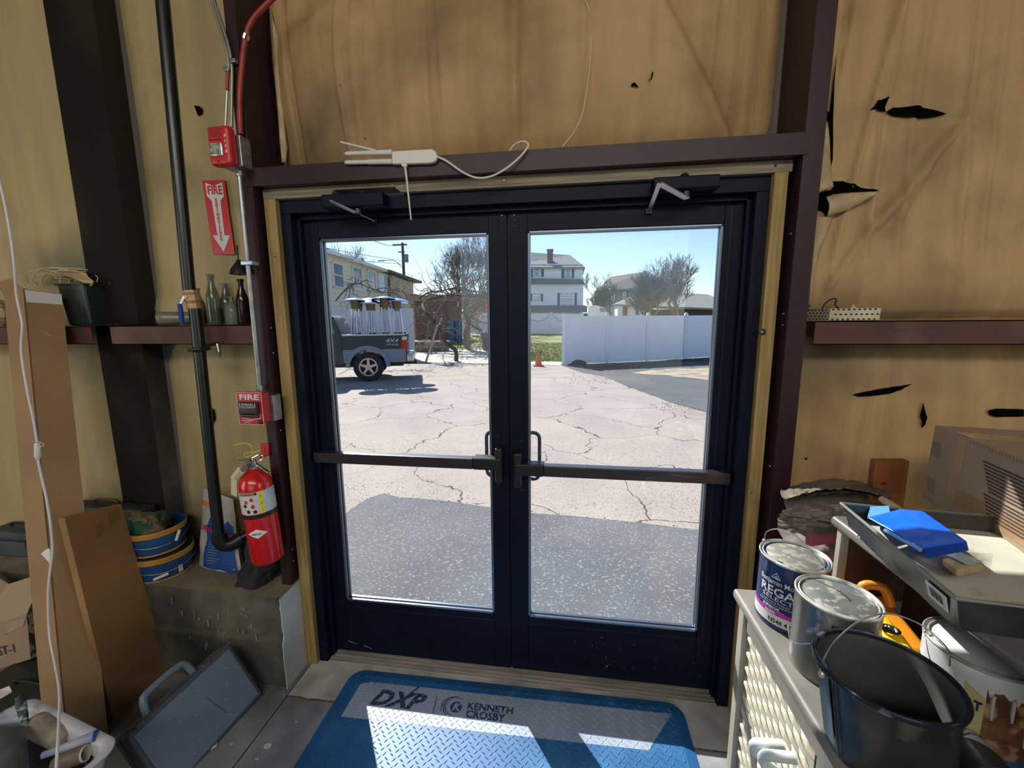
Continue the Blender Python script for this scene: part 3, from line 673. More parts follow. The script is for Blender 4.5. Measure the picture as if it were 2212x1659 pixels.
sheet('concrete_apron', [(880, 766), (925, 763), (960, 752), (1000, 757), (1100, 752), (1145, 776), (1213, 782), (1213, 790), (1145, 788), (1050, 786), (900, 783)], mat('pale_walk', (.52, .48, .42), .9, c2=(.42, .38, .33), scale=2), 'pale concrete walk at the end of the yard', dz=.012, jag=.06)
M_grass = mat('lawn_grass', (.10, .165, .030), .95, c2=(.19, .23, .06), scale=2.4, c3=(.35, .26, .13), s3=.35, t3=(.45, .6), bump=.05, bscale=12)
sheet('lawn', [(1090, 776), (1145, 777), (1213, 783), (1300, 783), (1330, 700), (1090, 700)], M_grass, 'green and straw coloured lawn behind the cone', dz=.02, jag=.05)
sheet('lawn', [(890, 762), (925, 760), (965, 752), (1010, 752), (1075, 745), (1075, 700), (880, 700)], M_grass, 'lawn patch behind the stone planter', dz=.018, jag=.05)
# grass tufts on the near lawn edge (real blades)
gr = B()
for i in range(5200):
    if i % 4: u, v = 1138+rnd.random()*80, 742+rnd.random()*40
    else: u, v = 965+rnd.random()*90, 733+rnd.random()*24
    p = gz(u, v); a_ = rnd.random()*6.28; w_ = .02+.02*rnd.random(); hh = .04+.05*rnd.random(); dx, dy = math.cos(a_)*w_, math.sin(a_)*w_
    gr.add([p+Vector((-dx, -dy, .01)), p+Vector((dx, dy, .01)), p+Vector((dy*1.5, dx, hh))], [(0, 1, 2)])
tag(gr.obj('grass', mat('grass_blades', (.13, .22, .03), .8, c2=(.24, .27, .08), scale=3)), 'short bright green grass at the lawn edge', 'grass', kind='stuff')
lf = B()
for i in range(900):
    if rnd.random() < .55: u, v = 1265+rnd.gauss(60, 34), 792+rnd.gauss(0, 5)
    else: u, v = 1440+rnd.random()*105, 775+rnd.random()*8
    p = gz(u, v); a_ = rnd.random()*6.28; s_ = .03+.02*rnd.random()
    lf.add([p+Vector((math.cos(a_+k*1.57)*s_, math.sin(a_+k*1.57)*s_*.7, .016+.02*rnd.random())) for k in range(4)], [(0, 1, 2, 3)])
tag(lf.obj('fallen_leaves', mat('dry_leaves', (.22, .085, .04), .9, c2=(.12, .05, .03), scale=20)), 'dry brown leaves drifted along the white fence', 'leaves', kind='stuff')

# ---- white vinyl fences
M_vinyl = mat('white_vinyl', (.76, .80, .90), .45, c2=(.72, .76, .87), scale=2)  # blue of the sky light mixed into the white base colour
def vinyl_fence(name, posts, h, label, group=None, cap=True):
    f = thing(name, label, 'fence', tuple(posts[0]), group)
    for i, p in enumerate(posts):
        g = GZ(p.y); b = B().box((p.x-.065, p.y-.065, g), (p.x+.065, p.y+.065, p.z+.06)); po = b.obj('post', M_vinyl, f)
        if cap:
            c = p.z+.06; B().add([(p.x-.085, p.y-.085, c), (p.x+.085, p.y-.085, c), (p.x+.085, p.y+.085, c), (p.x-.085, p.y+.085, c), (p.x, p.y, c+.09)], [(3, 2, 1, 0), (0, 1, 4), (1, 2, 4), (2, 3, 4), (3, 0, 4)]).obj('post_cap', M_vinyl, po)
    for a_, b_ in zip(posts, posts[1:]):
        d = (b_-a_); d.z = 0; d.normalize(); n = Vector((-d.y, d.x, 0))
        A = a_+d*.065; Bq = b_-d*.065; ga, gb_ = GZ(A.y)+.05, GZ(Bq.y)+.05
        for z0, z1, nm in ((-.13, 0, 'top_rail'), (None, None, 'bottom_rail')):
            if nm == 'top_rail': q = [A+Vector((0, 0, -.13)), Bq+Vector((0, 0, -.13)), Bq, A]
            else: q = [Vector((A.x, A.y, ga)), Vector((Bq.x, Bq.y, gb_)), Vector((Bq.x, Bq.y, gb_+.15)), Vector((A.x, A.y, ga+.15))]
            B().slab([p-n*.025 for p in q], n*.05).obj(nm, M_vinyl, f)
        k = max(4, int((Bq-A).length/.16))
        for j in range(k):
            a1 = A.lerp(Bq, (j+.004)/k); b1 = A.lerp(Bq, (j+.996)/k)
            q = [Vector((a1.x, a1.y, GZ(a1.y)+.19)), Vector((b1.x, b1.y, GZ(b1.y)+.19)), Vector((b1.x, b1.y, b1.z-.12)), Vector((a1.x, a1.y, a1.z-.12))]
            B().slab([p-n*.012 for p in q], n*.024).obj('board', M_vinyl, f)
    return f
base = [gz(1217, 789), gz(1310, 784), gz(1395, 780), gz(1477, 776)]
d_ = (base[-1]-base[0]).normalized(); sp_ = (base[-1]-base[0]).length/3
posts = [base[0]+d_*sp_*i for i in range(6)]
zt_ = aty(1217, 683, base[0].y).z
posts = [Vector((p.x, p.y, zt_)) for p in posts]
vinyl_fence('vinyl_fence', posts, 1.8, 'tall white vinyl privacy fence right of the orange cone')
def fence_at(v_, pxs, Y, label, name='vinyl_fence', cap=True):
    ps = [aty(u, v, Y) for u, v in pxs]; return vinyl_fence(name, ps, 1.8, label, cap=cap)
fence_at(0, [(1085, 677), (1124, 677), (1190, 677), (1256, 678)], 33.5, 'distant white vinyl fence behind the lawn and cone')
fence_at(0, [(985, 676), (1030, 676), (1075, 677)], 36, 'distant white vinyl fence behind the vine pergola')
st_ = gz(1240, 787)
b = B().ball((0, 0, 0), (.42, .22, .16), 12, 6); o = b.obj('dark_mound', mat('dark_tarp', (.035, .04, .055), .7)); o.location = (st_.x+.1, st_.y-.1, GZ(st_.y)+.05); tag(o, 'low dark mound at the foot of the white fence', 'mound')
# hanging string of lights on the distant fence
b = B(); b.tube(smoothpts([aty(1142, 688, 33.3), aty(1160, 694, 33.3), aty(1178, 690, 33.3), aty(1190, 679, 33.3), aty(1205, 690, 33.3), aty(1215, 694, 33.3)], 4), .012, 4)
tag(b.obj('string_lights', M_blackp), 'dark cable of string lights along the distant fence', 'cable')
# ---- cone
p = gz(1163, 791); c = thing('traffic_cone', 'small orange traffic cone at the lawn corner', 'cone', tuple(p))
M_cone = mat('cone_orange', (.72, .16, .05), .55)
B().box((p.x-.19, p.y-.19, p.z+.012), (p.x+.19, p.y+.19, p.z+.05)).obj('cone_base', M_cone, c)
B().lathe([(.15, .05), (.035, .50), (.03, .50)], p, 16).obj('cone_body', M_cone, c, smooth=True)

# ---- bare trees
M_bark = mat('bark', (.17, .135, .115), .95, c2=(.10, .08, .07), scale=20)
M_bark2 = mat('pale_bark', (.26, .215, .19), .95, c2=(.16, .13, .12), scale=14)
def tree(name, label, base, height, spread, seed, m, levels=6, r0=.16, trunk=.22, lean=(0, 0), split=3, curl=.25, up=.25, cat='tree', group=None, minr=.006, kids=3):
    t = thing(name, label, cat, tuple(base), group); rg = random.Random(seed)
    tb, bb, tw = B(), B(), B()
    def grow(p, d, L, r, lv):
        n = 3 if lv > 2 else 4; pts = [p]; q = p; dd = d.copy()
        for i in range(n):
            dd = (dd+Vector((rg.gauss(0, curl), rg.gauss(0, curl), rg.gauss(0, curl*.6)+up*.08))*.45).normalized(); q = q+dd*(L/n); pts.append(q)
        r2 = max(r*.62, minr*.5); rs = [r+(r2-r)*i/n for i in range(n+1)]
        (tb if lv == 0 else bb if lv < 3 else tw).tube(pts, rs, 8 if lv == 0 else 5 if lv < 3 else 3, cap=False)
        if lv >= levels: return
        k = kids + (1 if rg.random() < .5 else 0) + (1 if lv == 0 else 0)
        for j in range(k):
            s = 1.0 if j == 0 else rg.uniform(.3, 1.0); i = min(int(s*n), n-1); st = pts[i].lerp(pts[i+1], s*n-i) if s < 1 else pts[-1]
            az = rg.uniform(0, 6.283); tilt = rg.uniform(.25, .85)*(spread if lv < 2 else 1)
            a = dd.cross(Vector((math.cos(az), math.sin(az), .3))).normalized()
            nd = (Quaternion(a, tilt) @ dd); nd = (nd+Vector((0, 0, up))).normalized()
            grow(st, nd, L*rg.uniform(.60, .86), max(r2*rg.uniform(.6, .9), minr), lv+1)
    d0 = Vector((lean[0], lean[1], 1)).normalized()
    grow(Vector(base), d0, height*trunk, r0, 0)
    tb.obj('trunk', m, t, smooth=True); bb.obj('branches', m, t); o = tw.obj('twigs', m, t); o['kind'] = 'stuff'
    return t
b0 = Vector((aty(1408, 690, 30).x, 30, GZ(30)))
tree('bare_tree', 'large bare tree with a dense tangle behind the tall white fence', b0, 13.2, 1.1, 11, M_bark2, 6, .20, .13, kids=4, up=.22, minr=.010)
b1 = Vector((aty(1475, 690, 33).x, 33, GZ(33)))
tree('bare_tree', 'slender bare tree at the right edge of the right glass', b1, 9.5, .8, 5, M_bark2, 6, .14, .24, kids=3, up=.3, minr=.011)
b2 = Vector((aty(1287, 690, 48).x, 48, GZ(48)))
tree('bare_tree', 'rounded bare tree beside the white house', b2, 9.6, .95, 23, M_bark, 6, .20, .2, kids=3, up=.28, minr=.013)
b3 = Vector((aty(985, 690, 34).x, 34, GZ(34)))
tree('bare_tree', 'big forked bare tree behind the vine pergola', b3, 13.5, 1.15, 31, M_bark2, 6, .34, .20, kids=3, up=.22, minr=.011)
b4 = Vector((aty(1040, 690, 40).x, 40, GZ(40)))
tree('bare_tree', 'second bare tree right of the big forked one', b4, 15, 1.1, 44, M_bark2, 6, .26, .24, kids=3, up=.24, minr=.012)
b5 = Vector((aty(1530, 690, 60).x, 60, GZ(60)))
M_pink = mat('reddish_twigs', (.34, .22, .19), .95)
tree('bare_tree', 'low reddish thicket at the far right of the right glass', b5, 10, 1.0, 8, M_pink, 6, .2, .12, kids=4, up=.1, minr=.03)
b6 = Vector((aty(1460, 690, 64).x, 64, GZ(64)))
tree('bare_tree', 'reddish thicket behind the hipped roof', b6, 9, 1.0, 18, M_pink, 6, .2, .12, kids=4, up=.1, minr=.03)
b7 = Vector((aty(765, 690, 60).x, 60, GZ(60)))
tree('bare_tree', 'faint treetop above the beige building roof', b7, 12.2, .8, 81, M_bark2, 5, .20, .35, kids=4, up=.3, minr=.02)

# ---- vine pergola
M_post = mat('weathered_post', (.36, .27, .17), .85, c2=(.24, .18, .12), scale=8)
M_vine = mat('vine_wood', (.13, .10, .085), .9, c2=(.07, .05, .045), scale=20)
pg = thing('pergola', 'weathered timber pergola carrying tangled bare vines', 'pergola', tuple(gz(893, 762)))
pa = Vector((aty(893, 700, 22.5).x, 22.5, 0)); pc = Vector((aty(1011, 700, 21.5).x, 21.5, 0)); zb_ = aty(940, 642, 22).z
for q_, m_ in ((pa, M_post), (pc, mat('green_post', (.05, .17, .11), .6))):
    B().box((q_.x-.10, q_.y-.10, GZ(q_.y)), (q_.x+.10, q_.y+.10, zb_)).obj('post', m_, pg)
pd = Vector((pc.x+2.2, pc.y+.3, 0)); B().box((pd.x-.07, pd.y-.07, GZ(pd.y)), (pd.x+.07, pd.y+.07, zb_)).obj('post', M_post, pg)
for dy in (0, .9):
    B().bar((pa.x-.4, pa.y+dy, zb_), (pc.x+2.6, pc.y+dy+.3, zb_), .10, .30).obj('beam', M_post, pg)
for k in range(6):
    x = pa.x+(pc.x+2.0-pa.x)*k/5; B().bar((x, pa.y-.4, zb_+.19), (x+.05, pa.y+1.5, zb_+.19), .06, .12).obj('rafter', M_post, pg)
def vine(name, label, pts0, r, seed, n_side, side_len, cat='vine'):
    v = thing(name, label, cat, tuple(pts0[0])); rg = random.Random(seed); tr, tw = B(), B(); main = smoothpts(pts0, 8)
    tr.tube(main, [r*(1-.6*i/len(main)) for i in range(len(main))], 7)
    for k in range(n_side):
        i = rg.randrange(len(main)//4, len(main)); p = main[i].copy(); d = Vector((rg.gauss(0, 1), rg.gauss(0, .5), rg.gauss(0, .55))).normalized(); pts = [p]; L = side_len*rg.uniform(.4, 1.2)
        for j in range(7):
            d = (d+Vector((rg.gauss(0, .5), rg.gauss(0, .4), rg.gauss(-.03, .45)))).normalized(); p = p+d*L/7; pts.append(p)
            if rg.random() < .35:
                e = (d+Vector((rg.gauss(0, .8), rg.gauss(0, .5), rg.gauss(0, .7)))).normalized(); tw.tube([p, p+e*L*.12, p+(e+Vector((0, 0, rg.gauss(0, .4))))*L*.26], [.008, .006, .004], 3, cap=False)
        tw.tube(pts, [.022*(1-.7*j/7)+.004 for j in range(8)], 4, cap=False)
    tr.obj('stem', M_vine, v, smooth=True); o = tw.obj('tendrils', mat('vine_tendrils', (.21, .165, .145), .9), v); o['kind'] = 'stuff'; return v
def V(u, v, Y): return aty(u, v, Y)
g1 = gz(986, 781); Y1 = g1.y
vine('grape_vine', 'twisted vine trunk leaning beside the wooden stake', [g1, V(984, 757, Y1), V(965, 742, Y1), V(952, 722, Y1), V(945, 700, Y1), V(925, 682, Y1), V(915, 655, Y1+1), V(960, 640, Y1+1.5), V(1010, 640, Y1+2)], .10, 3, 46, 1.6)
g2 = gz(1008, 752); Y2 = g2.y-1
vine('grape_vine', 'vine stems winding up the green pergola post', [g2, V(1004, 722, Y2), V(1012, 700, Y2), V(1003, 675, Y2), V(1006, 650, Y2), V(1030, 640, Y2), V(1060, 645, Y2)], .11, 4, 44, 1.8)
g3 = gz(1045, 752); Y3 = g3.y-1
vine('grape_vine', 'looping vine trunk right of the green post', [g3, V(1052, 735, Y3), V(1042, 716, Y3), V(1022, 705, Y3), V(1014, 690, Y3), V(1025, 670, Y3), V(1050, 652, Y3)], .09, 6, 34, 1.7)
Y4 = 21.5
vine('grape_vine', 'vine branches sprawling over the left pergola beam', [V(905, 645, Y4), V(925, 632, Y4), V(955, 628, Y4), V(985, 622, Y4), V(1015, 630, Y4), V(1050, 632, Y4)], .05, 9, 90, 1.7)
Y5 = 15.5
vine('grape_vine', 'thin arching vine branches above the patio heaters', [V(725, 650, Y5), V(750, 622, Y5), V(770, 612, Y5), V(800, 622, Y5), V(835, 632, Y5), V(870, 628, Y5)], .03, 12, 26, 1.1)
sk0, sk1 = gz(920, 783), V(945, 702, gz(920, 783).y-.1)
tag(B().bar(sk0, sk1, .10, .06).obj('wooden_stake', mat('grey_stake', (.38, .33, .30), .85)), 'leaning grey wooden stake propping the vine', 'stake')

# ---- stone planter, shed, barrels, bin
pm = gz(927, 760); pl_ = thing('stone_planter', 'curved fieldstone planter wall with pale capping', 'planter', tuple(pm))
px0, px1 = aty(884, 745, pm.y).x, aty(963, 745, pm.y).x; zt2 = aty(925, 737, pm.y).z; cxp = (px0+px1)/2; rr = (px1-px0)/2
B().lathe([(rr-.03, GZ(pm.y)-.05), (rr-.03, zt2-.05)], (cxp, pm.y+.6, 0), 40, sy=.5).obj('core', mat('mortar', (.30, .26, .20), .95), pl_)
capm = B().lathe([(rr+.04, zt2-.06), (rr+.04, zt2), (rr-.25, zt2), (rr-.25, zt2-.06)], (cxp, pm.y+.6, 0), 40, sy=.5, cap=False); capm.obj('capping', mat('capping_stone', (.52, .48, .42), .85), pl_)
M_st = [mat('fieldstone_'+n_, c_, .9) for n_, c_ in (('tan', (.34, .27, .18)), ('grey', (.26, .24, .21)), ('dark', (.16, .13, .10)))]
hgt = zt2-.06-GZ(pm.y); stone = [B().ball((0, 0, 0), (.13, .06, .09), 7, 4) for _ in range(1)]
protos = []
for m_ in M_st:
    o = B().ball((0, 0, 0), (.135, .06, .095), 8, 5).obj('stone', m_, pl_); protos.append(o)
first = {0, 1, 2}; k = 0
for row in range(max(2, int(hgt/.17))):
    for i in range(22):
        a = math.pi*(1.0+(i+.5*(row % 2)+rnd.uniform(-.1, .1))/22); x = cxp+math.cos(a)*(rr-.03); y = pm.y+.6+math.sin(a)*(rr-.03)*.5
        if k < 3: o = protos[k]
        else: o = protos[rnd.randrange(3)].copy(); COL.objects.link(o)
        k += 1
        o.parent = pl_; o.matrix_parent_inverse = WM[pl_.name].inverted(); o.location = (x, y, GZ(pm.y)+.09+row*hgt/max(2, int(hgt/.17))); o.rotation_euler = (rnd.uniform(-.3, .3), rnd.uniform(-.3, .3), math.atan2(math.cos(a), -math.sin(a)*.5)+0)
        o.scale = (rnd.uniform(.8, 1.15), 1, rnd.uniform(.8, 1.1))
def pbox(name, u0, u1, v0, v1, Y, dep, m, parent=None):
    a, b = aty(u0, v1, Y), aty(u1, v0, Y); return B().box((a.x, Y, a.z), (b.x, Y+dep, b.z)).obj(name, m, parent)
sh = thing('garden_shed', 'brown board shed behind the pergola', 'shed', tuple(aty(930, 722, 27)))
M_shed = mat('shed_boards', (.25, .155, .115), .85, c2=(.20, .12, .09), scale=4)
a, b_ = aty(893, 724, 27), aty(968, 650, 27)
B().box((a.x, 27.02, GZ(27)), (b_.x, 29.5, b_.z)).obj('wall', M_shed, sh)
for i in range(13):
    x0 = a.x+(b_.x-a.x)*i/13; x1 = a.x+(b_.x-a.x)*(i+.93)/13
    B().box((x0, 26.98, GZ(27)), (x1, 27.02, b_.z)).obj('board', M_shed, sh)
B().box((a.x-.15, 26.8, b_.z), (b_.x+.15, 29.7, b_.z+.12)).obj('roof', M_post, sh)
M_drum = mat('blue_drum', (.06, .13, .27), .5)
for i, (u, lab) in enumerate(((977, 'blue plastic drum beside the brown shed'), (991, 'blue plastic drum nearest the green post'))):
    q = aty(u, 728, 25.5); zt3 = aty(u, 693, 25.5).z; r_ = .25; g_ = GZ(25.5)
    o = B().lathe([(r_*.94, g_), (r_, g_+.06), (r_, g_+(zt3-g_)*.33), (r_*1.05, g_+(zt3-g_)*.35), (r_, g_+(zt3-g_)*.37), (r_, g_+(zt3-g_)*.66), (r_*1.05, g_+(zt3-g_)*.68), (r_, g_+(zt3-g_)*.7), (r_, zt3-.05), (r_*.94, zt3)], (q.x, q.y, 0), 16).obj('drum', M_drum, smooth=True)
    tag(o, lab, 'drum')
q0 = gz(1053, 757); zt3 = aty(1053, 716, q0.y).z
tb_ = thing('waste_bin', 'dark grey waste bin at the right edge of the left glass', 'bin', tuple(q0))
B().lathe([(.26, 0), (.34, (zt3-q0.z)*.93)], q0, 18).obj('bin_body', mat('bin_grey', (.09, .10, .12), .6), tb_, smooth=True)
B().lathe([(.37, (zt3-q0.z)*.93), (.37, (zt3-q0.z)), (.28, (zt3-q0.z)+.04)], q0, 18).obj('bin_rim', mat('bin_rim_grey', (.30, .33, .38), .5), tb_)

# ---- buildings
def onpl(u, v, P, n):
    d = ray(u, v); return CAM+d*((P-CAM).dot(n)/d.dot(n))
M_clap = mat('beige_clapboard', (.74, .68, .56), .8); M_clap2 = mat('tan_clapboard', (.46, .41, .34), .8)
M_wht = mat('white_siding', (.88, .88, .90), .75); M_trimw = mat('white_trim', (.80, .80, .78), .6); M_roofd = mat('dark_shingle', (.10, .105, .12), .9, c2=(.15, .15, .155), scale=3)
M_roofg = mat('grey_shingle', (.20, .20, .19), .9, c2=(.27, .26, .25), scale=3); M_shut = mat('dark_blue_shutter', (.03, .05, .10), .6)
M_pane = mat('window_pane_glass', (.16, .24, .33), .12, spec=1.0)
def windowq(par, P, n, u0, u1, v0, v1, shutters=(), cols=1, off=.05, pane=None):
    """window on the wall plane (P, n) with its outline at photo pixels"""
    a, b, c, d = onpl(u0, v1, P, n), onpl(u1, v1, P, n), onpl(u1, v0, P, n), onpl(u0, v0, P, n)
    ex = (b-a); ex.z = 0; ex = ex.normalized(); wdt = (b-a).dot(ex); z0, z1 = (a.z+b.z)/2, (c.z+d.z)/2; t = .09
    def q(x0, x1, y0, y1): return [a+ex*x0+Vector((0, 0, z0-a.z+y0)), a+ex*x1+Vector((0, 0, z0-a.z+y0)), a+ex*x1+Vector((0, 0, z0-a.z+y1)), a+ex*x0+Vector((0, 0, z0-a.z+y1))]
    h = z1-z0; f = B()
    for r_ in ((0, wdt, 0, t), (0, wdt, h-t, h), (0, t, 0, h), (wdt-t, wdt, 0, h), (0, wdt, h*.48, h*.48+t*.7)): f.slab(q(*r_), n*off*1.6)
    for i in range(1, cols): f.slab(q(wdt*i/cols-t*.6, wdt*i/cols+t*.6, 0, h), n*off*1.6)
    w_ = f.obj('window', M_trimw, par)
    B().slab(q(t*.5, wdt-t*.5, t*.5, h-t*.5), n*off*.5).obj('pane', pane or M_pane, w_)
    for s0, s1 in shutters:
        A, Bb = onpl(s0, v1, P, n), onpl(s1, v1, P, n)
        x0, x1 = (A-a).dot(ex), (Bb-a).dot(ex); B().slab(q(x0, x1, 0, h), n*off).obj('shutter', M_shut, par)
    return w_
def clap(par, P, Q, z0, z1, n, m, rows=14):
    """lapped boards on a wall between P and Q"""
    d = Q-P
    for i in range(rows):
        a, b = z0+(z1-z0)*i/rows, z0+(z1-z0)*(i+1)/rows
        p0, p1 = Vector((P.x, P.y, a)), Vector((Q.x, Q.y, a)); q1, q0 = Vector((Q.x, Q.y, b)), Vector((P.x, P.y, b))
        B().hexa([p0, p1, p1+n*.05, p0+n*.05, q0, q1, q1+n*.012, q0+n*.012]).obj('siding_board', m, par)
A = aty(680, 539, 21.5); e_z = A.z
Bp = None
for k in range(2000):
    Yq = 22+k*.02; q = aty(845, 592, Yq)
    if q.z >= e_z: Bp = q; break
dAB = (Bp-A); dAB.z = 0; dAB.normalize(); nAB = Vector((dAB.y, -dAB.x, 0))
if nAB.dot(CAM-A) < 0: nAB = -nAB
bA = thing('apartment_building', 'long beige clapboard building with white framed upper windows', 'building', (A.x, A.y, GZ(A.y)))
A2 = A-dAB*3; back = -nAB*8
B().hexa([Vector((A2.x, A2.y, 0)), Vector((Bp.x, Bp.y, 0)), Vector((Bp.x, Bp.y, 0))+back, Vector((A2.x, A2.y, 0))+back, Vector((A2.x, A2.y, e_z)), Vector((Bp.x, Bp.y, e_z)), Vector((Bp.x, Bp.y, e_z))+back, Vector((A2.x, A2.y, e_z))+back]).obj('wall', M_clap, bA)
clap(bA, A2, Bp, .3, e_z-.25, nAB, M_clap, 20)
ov = nAB*.5
B().hexa([A2+ov+Vector((0, 0, -.1)), Bp+ov+Vector((0, 0, -.1)), Bp+back+Vector((0, 0, -.1)), A2+back+Vector((0, 0, -.1)), A2+ov+Vector((0, 0, .12)), Bp+ov+Vector((0, 0, .12)), Bp+back+Vector((0, 0, .12)), A2+back+Vector((0, 0, .12))]).obj('eave', M_trimw, bA)
mid = back*.5+Vector((0, 0, 1.0))
B().add([A2+ov+Vector((0, 0, .13)), Bp+ov+Vector((0, 0, .13)), Bp+mid, A2+mid, Bp+back-ov+Vector((0, 0, .13)), A2+back-ov+Vector((0, 0, .13))], [(0, 1, 2, 3), (3, 2, 4, 5)]).obj('roof', M_roofd, bA)
for u0, u1, v0, v1 in ((720, 743, 569, 622), (763, 783, 578, 627), (795, 812, 586, 629), (819, 834, 591, 631)):
    windowq(bA, A+nAB*.05, nAB, u0, u1, v0, v1)
bC = thing('house_wing', 'lower tan wing with sloping dark roof beyond the beige building', 'building', (Bp.x, Bp.y, GZ(Bp.y)))
P0 = Bp+nAB*.3; n2 = nAB
c0, c1, c2_, c3_ = onpl(847, 690, P0, n2), onpl(893, 690, P0, n2), onpl(893, 612, P0, n2), onpl(847, 594, P0, n2)
B().slab([c0, c1, c2_, c3_], -n2*5).obj('wall', M_clap2, bC)
clap(bC, c0, c1, 1.2, c2_.z-.1, n2, M_clap2, 12)
r0_, r1_ = onpl(842, 588, P0+n2*.4, n2), onpl(912, 612, P0+n2*.4, n2)
B().slab([r0_, r1_, r1_+Vector((0, 0, .22)), r0_+Vector((0, 0, .22))], -n2*6).obj('roof', M_roofd, bC)
# white house
def wall_y(par, pts, Y, dep, m, name='wall'):
    P = [aty(u, v, Y) for u, v in pts]; return B().add(P+[p+Vector((0, dep, 0)) for p in P], [tuple(range(len(P))), tuple(range(2*len(P)-1, len(P)-1, -1))]+[(i, i+len(P), (i+1) % len(P)+len(P), (i+1) % len(P)) for i in range(len(P))]).obj(name, m, par)
NY = Vector((0, -1, 0))
wh = thing('house', 'white three storey house with dark shutters and a brick chimney', 'house', tuple(aty(1200, 690, 46)))
wall_y(wh, [(1085, 725), (1259, 725), (1259, 570), (1085, 570)], 46, 8, M_wht)
P0 = aty(1200, 600, 46)
clap(wh, aty(1085, 690, 46), aty(1259, 690, 46), aty(1200, 662, 46).z, aty(1200, 612, 46).z, NY, M_wht, 9)
a, b_ = aty(1085, 576, 45.4), aty(1264, 577, 45.4); c, d_ = aty(1232, 551, 49), aty(1085, 541, 49)
B().add([a, b_, c, d_, b_+Vector((0, 8.5, 0)), a+Vector((0, 8.5, 0)), a-Vector((0, 0, .2)), b_-Vector((0, 0, .2))], [(0, 1, 2, 3), (1, 4, 2), (3, 2, 4, 5), (6, 7, 1, 0)]).obj('roof', M_roofg, wh)
wall_y(wh, [(1085, 613), (1264, 613), (1258, 603), (1085, 600)], 45.2, .8, M_roofd, 'lower_roof')
a = aty(1182, 571, 46.5); b_ = aty(1194, 538, 46.5)
ch = B().box((a.x, 46.5, a.z), (b_.x, 47.2, b_.z)).obj('chimney', mat('chimney_brick', (.22, .085, .07), .9, c2=(.15, .06, .05), scale=10), wh)
B().box((a.x-.06, 46.42, b_.z-.14), (b_.x+.06, 47.3, b_.z)).obj('chimney_cap', M_roofd, ch)
windowq(wh, P0, NY, 1153, 1166, 577, 598, ((1146, 1151), (1169, 1175)))
windowq(wh, P0, NY, 1221, 1232, 580, 601, ((1213, 1219), (1235, 1240)))
windowq(wh, P0, NY, 1154, 1165, 634, 651, ((1145, 1150), (1168, 1173)))
windowq(wh, P0, NY, 1211, 1237, 633, 662, ((1204, 1209), (1241, 1246)), 2)
a, b_ = aty(1085, 663, 46), aty(1262, 663, 46); c, d_ = aty(1295, 675, 42), aty(1085, 675, 42)
B().slab([a, b_, c, d_], (0, 0, .18)).obj('porch_roof', mat('blue_grey_roof', (.09, .13, .20), .7), wh)
# grey house
gh = thing('house', 'grey gabled house with dark shutters beyond the white van', 'house', tuple(aty(1340, 690, 60)))
M_gsid = mat('grey_siding', (.17, .18, .21), .8)
wall_y(gh, [(1292, 725), (1400, 725), (1400, 622), (1292, 627)], 60, 9, M_gsid)
clap(gh, aty(1292, 690, 60), aty(1400, 690, 60), aty(1300, 680, 60).z, aty(1300, 628, 60).z, NY, M_gsid, 10)
a, b_, c, d_ = aty(1289, 627, 59.4), aty(1404, 621, 59.4), aty(1396, 586, 64), aty(1318, 598, 64)
B().add([a, b_, c, d_, b_+Vector((0, 10, 0)), a+Vector((0, 10, 0)), a-Vector((0, 0, .25)), b_-Vector((0, 0, .25))], [(0, 1, 2, 3), (1, 4, 2), (0, 3, 5), (3, 2, 4, 5), (6, 7, 1, 0)]).obj('roof', mat('brown_shingle', (.17, .14, .125), .9), gh)
P0 = aty(1340, 640, 60)
for u0, u1, v0, v1, s_ in ((1300, 1306, 634, 649, ((1296, 1299), (1307, 1309))), (1320, 1328, 632, 648, ((1317, 1320), (1328, 1331))), (1344, 1352, 631, 645, ((1341, 1344), (1353, 1356))), (1319, 1328, 659, 674, ((1316, 1319), (1329, 1331))), (1300, 1306, 660, 674, ())):
    windowq(gh, P0, NY, u0, u1, v0, v1, s_)
# hipped white house
hh = thing('house', 'low white house with a wide grey hipped roof', 'house', tuple(aty(1400, 690, 38)))
wall_y(hh, [(1334, 725), (1405, 725), (1405, 655), (1334, 656)], 38, 6, M_wht)
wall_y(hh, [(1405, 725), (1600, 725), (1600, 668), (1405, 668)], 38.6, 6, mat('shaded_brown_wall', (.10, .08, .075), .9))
a, b_, c, d_ = aty(1329, 657, 37.4), aty(1600, 668, 37.4), aty(1530, 636, 42), aty(1392, 628, 42)
B().add([a, b_, c, d_, b_+Vector((0, 8, 0)), a+Vector((0, 8, 0)), a-Vector((0, 0, .15)), b_-Vector((0, 0, .15))], [(0, 1, 2, 3), (1, 4, 2), (0, 3, 5), (3, 2, 4, 5), (6, 7, 1, 0)]).obj('roof', mat('pale_green_grey_shingle', (.25, .265, .24), .9), hh)
P0 = aty(1360, 670, 38)
pbox('door', 1345, 1356, 661, 690, 37.93, .07, mat('reddish_door', (.30, .12, .10), .6), hh)
windowq(hh, P0, NY, 1379, 1389, 658, 680, ((1373, 1378), (1390, 1395)))
# red house, left
rh = thing('house', 'small red house seen between the vines', 'house', tuple(aty(1030, 690, 50)))
wall_y(rh, [(1000, 725), (1050, 725), (1050, 645), (1000, 645)], 50, 5, mat('red_siding', (.30, .035, .04), .8))
windowq(rh, aty(1020, 660, 50), NY, 1013, 1025, 648, 660)
wall_y(rh, [(996, 646), (1054, 646), (1045, 636), (1005, 636)], 49.6, 6, M_roofd, 'roof')
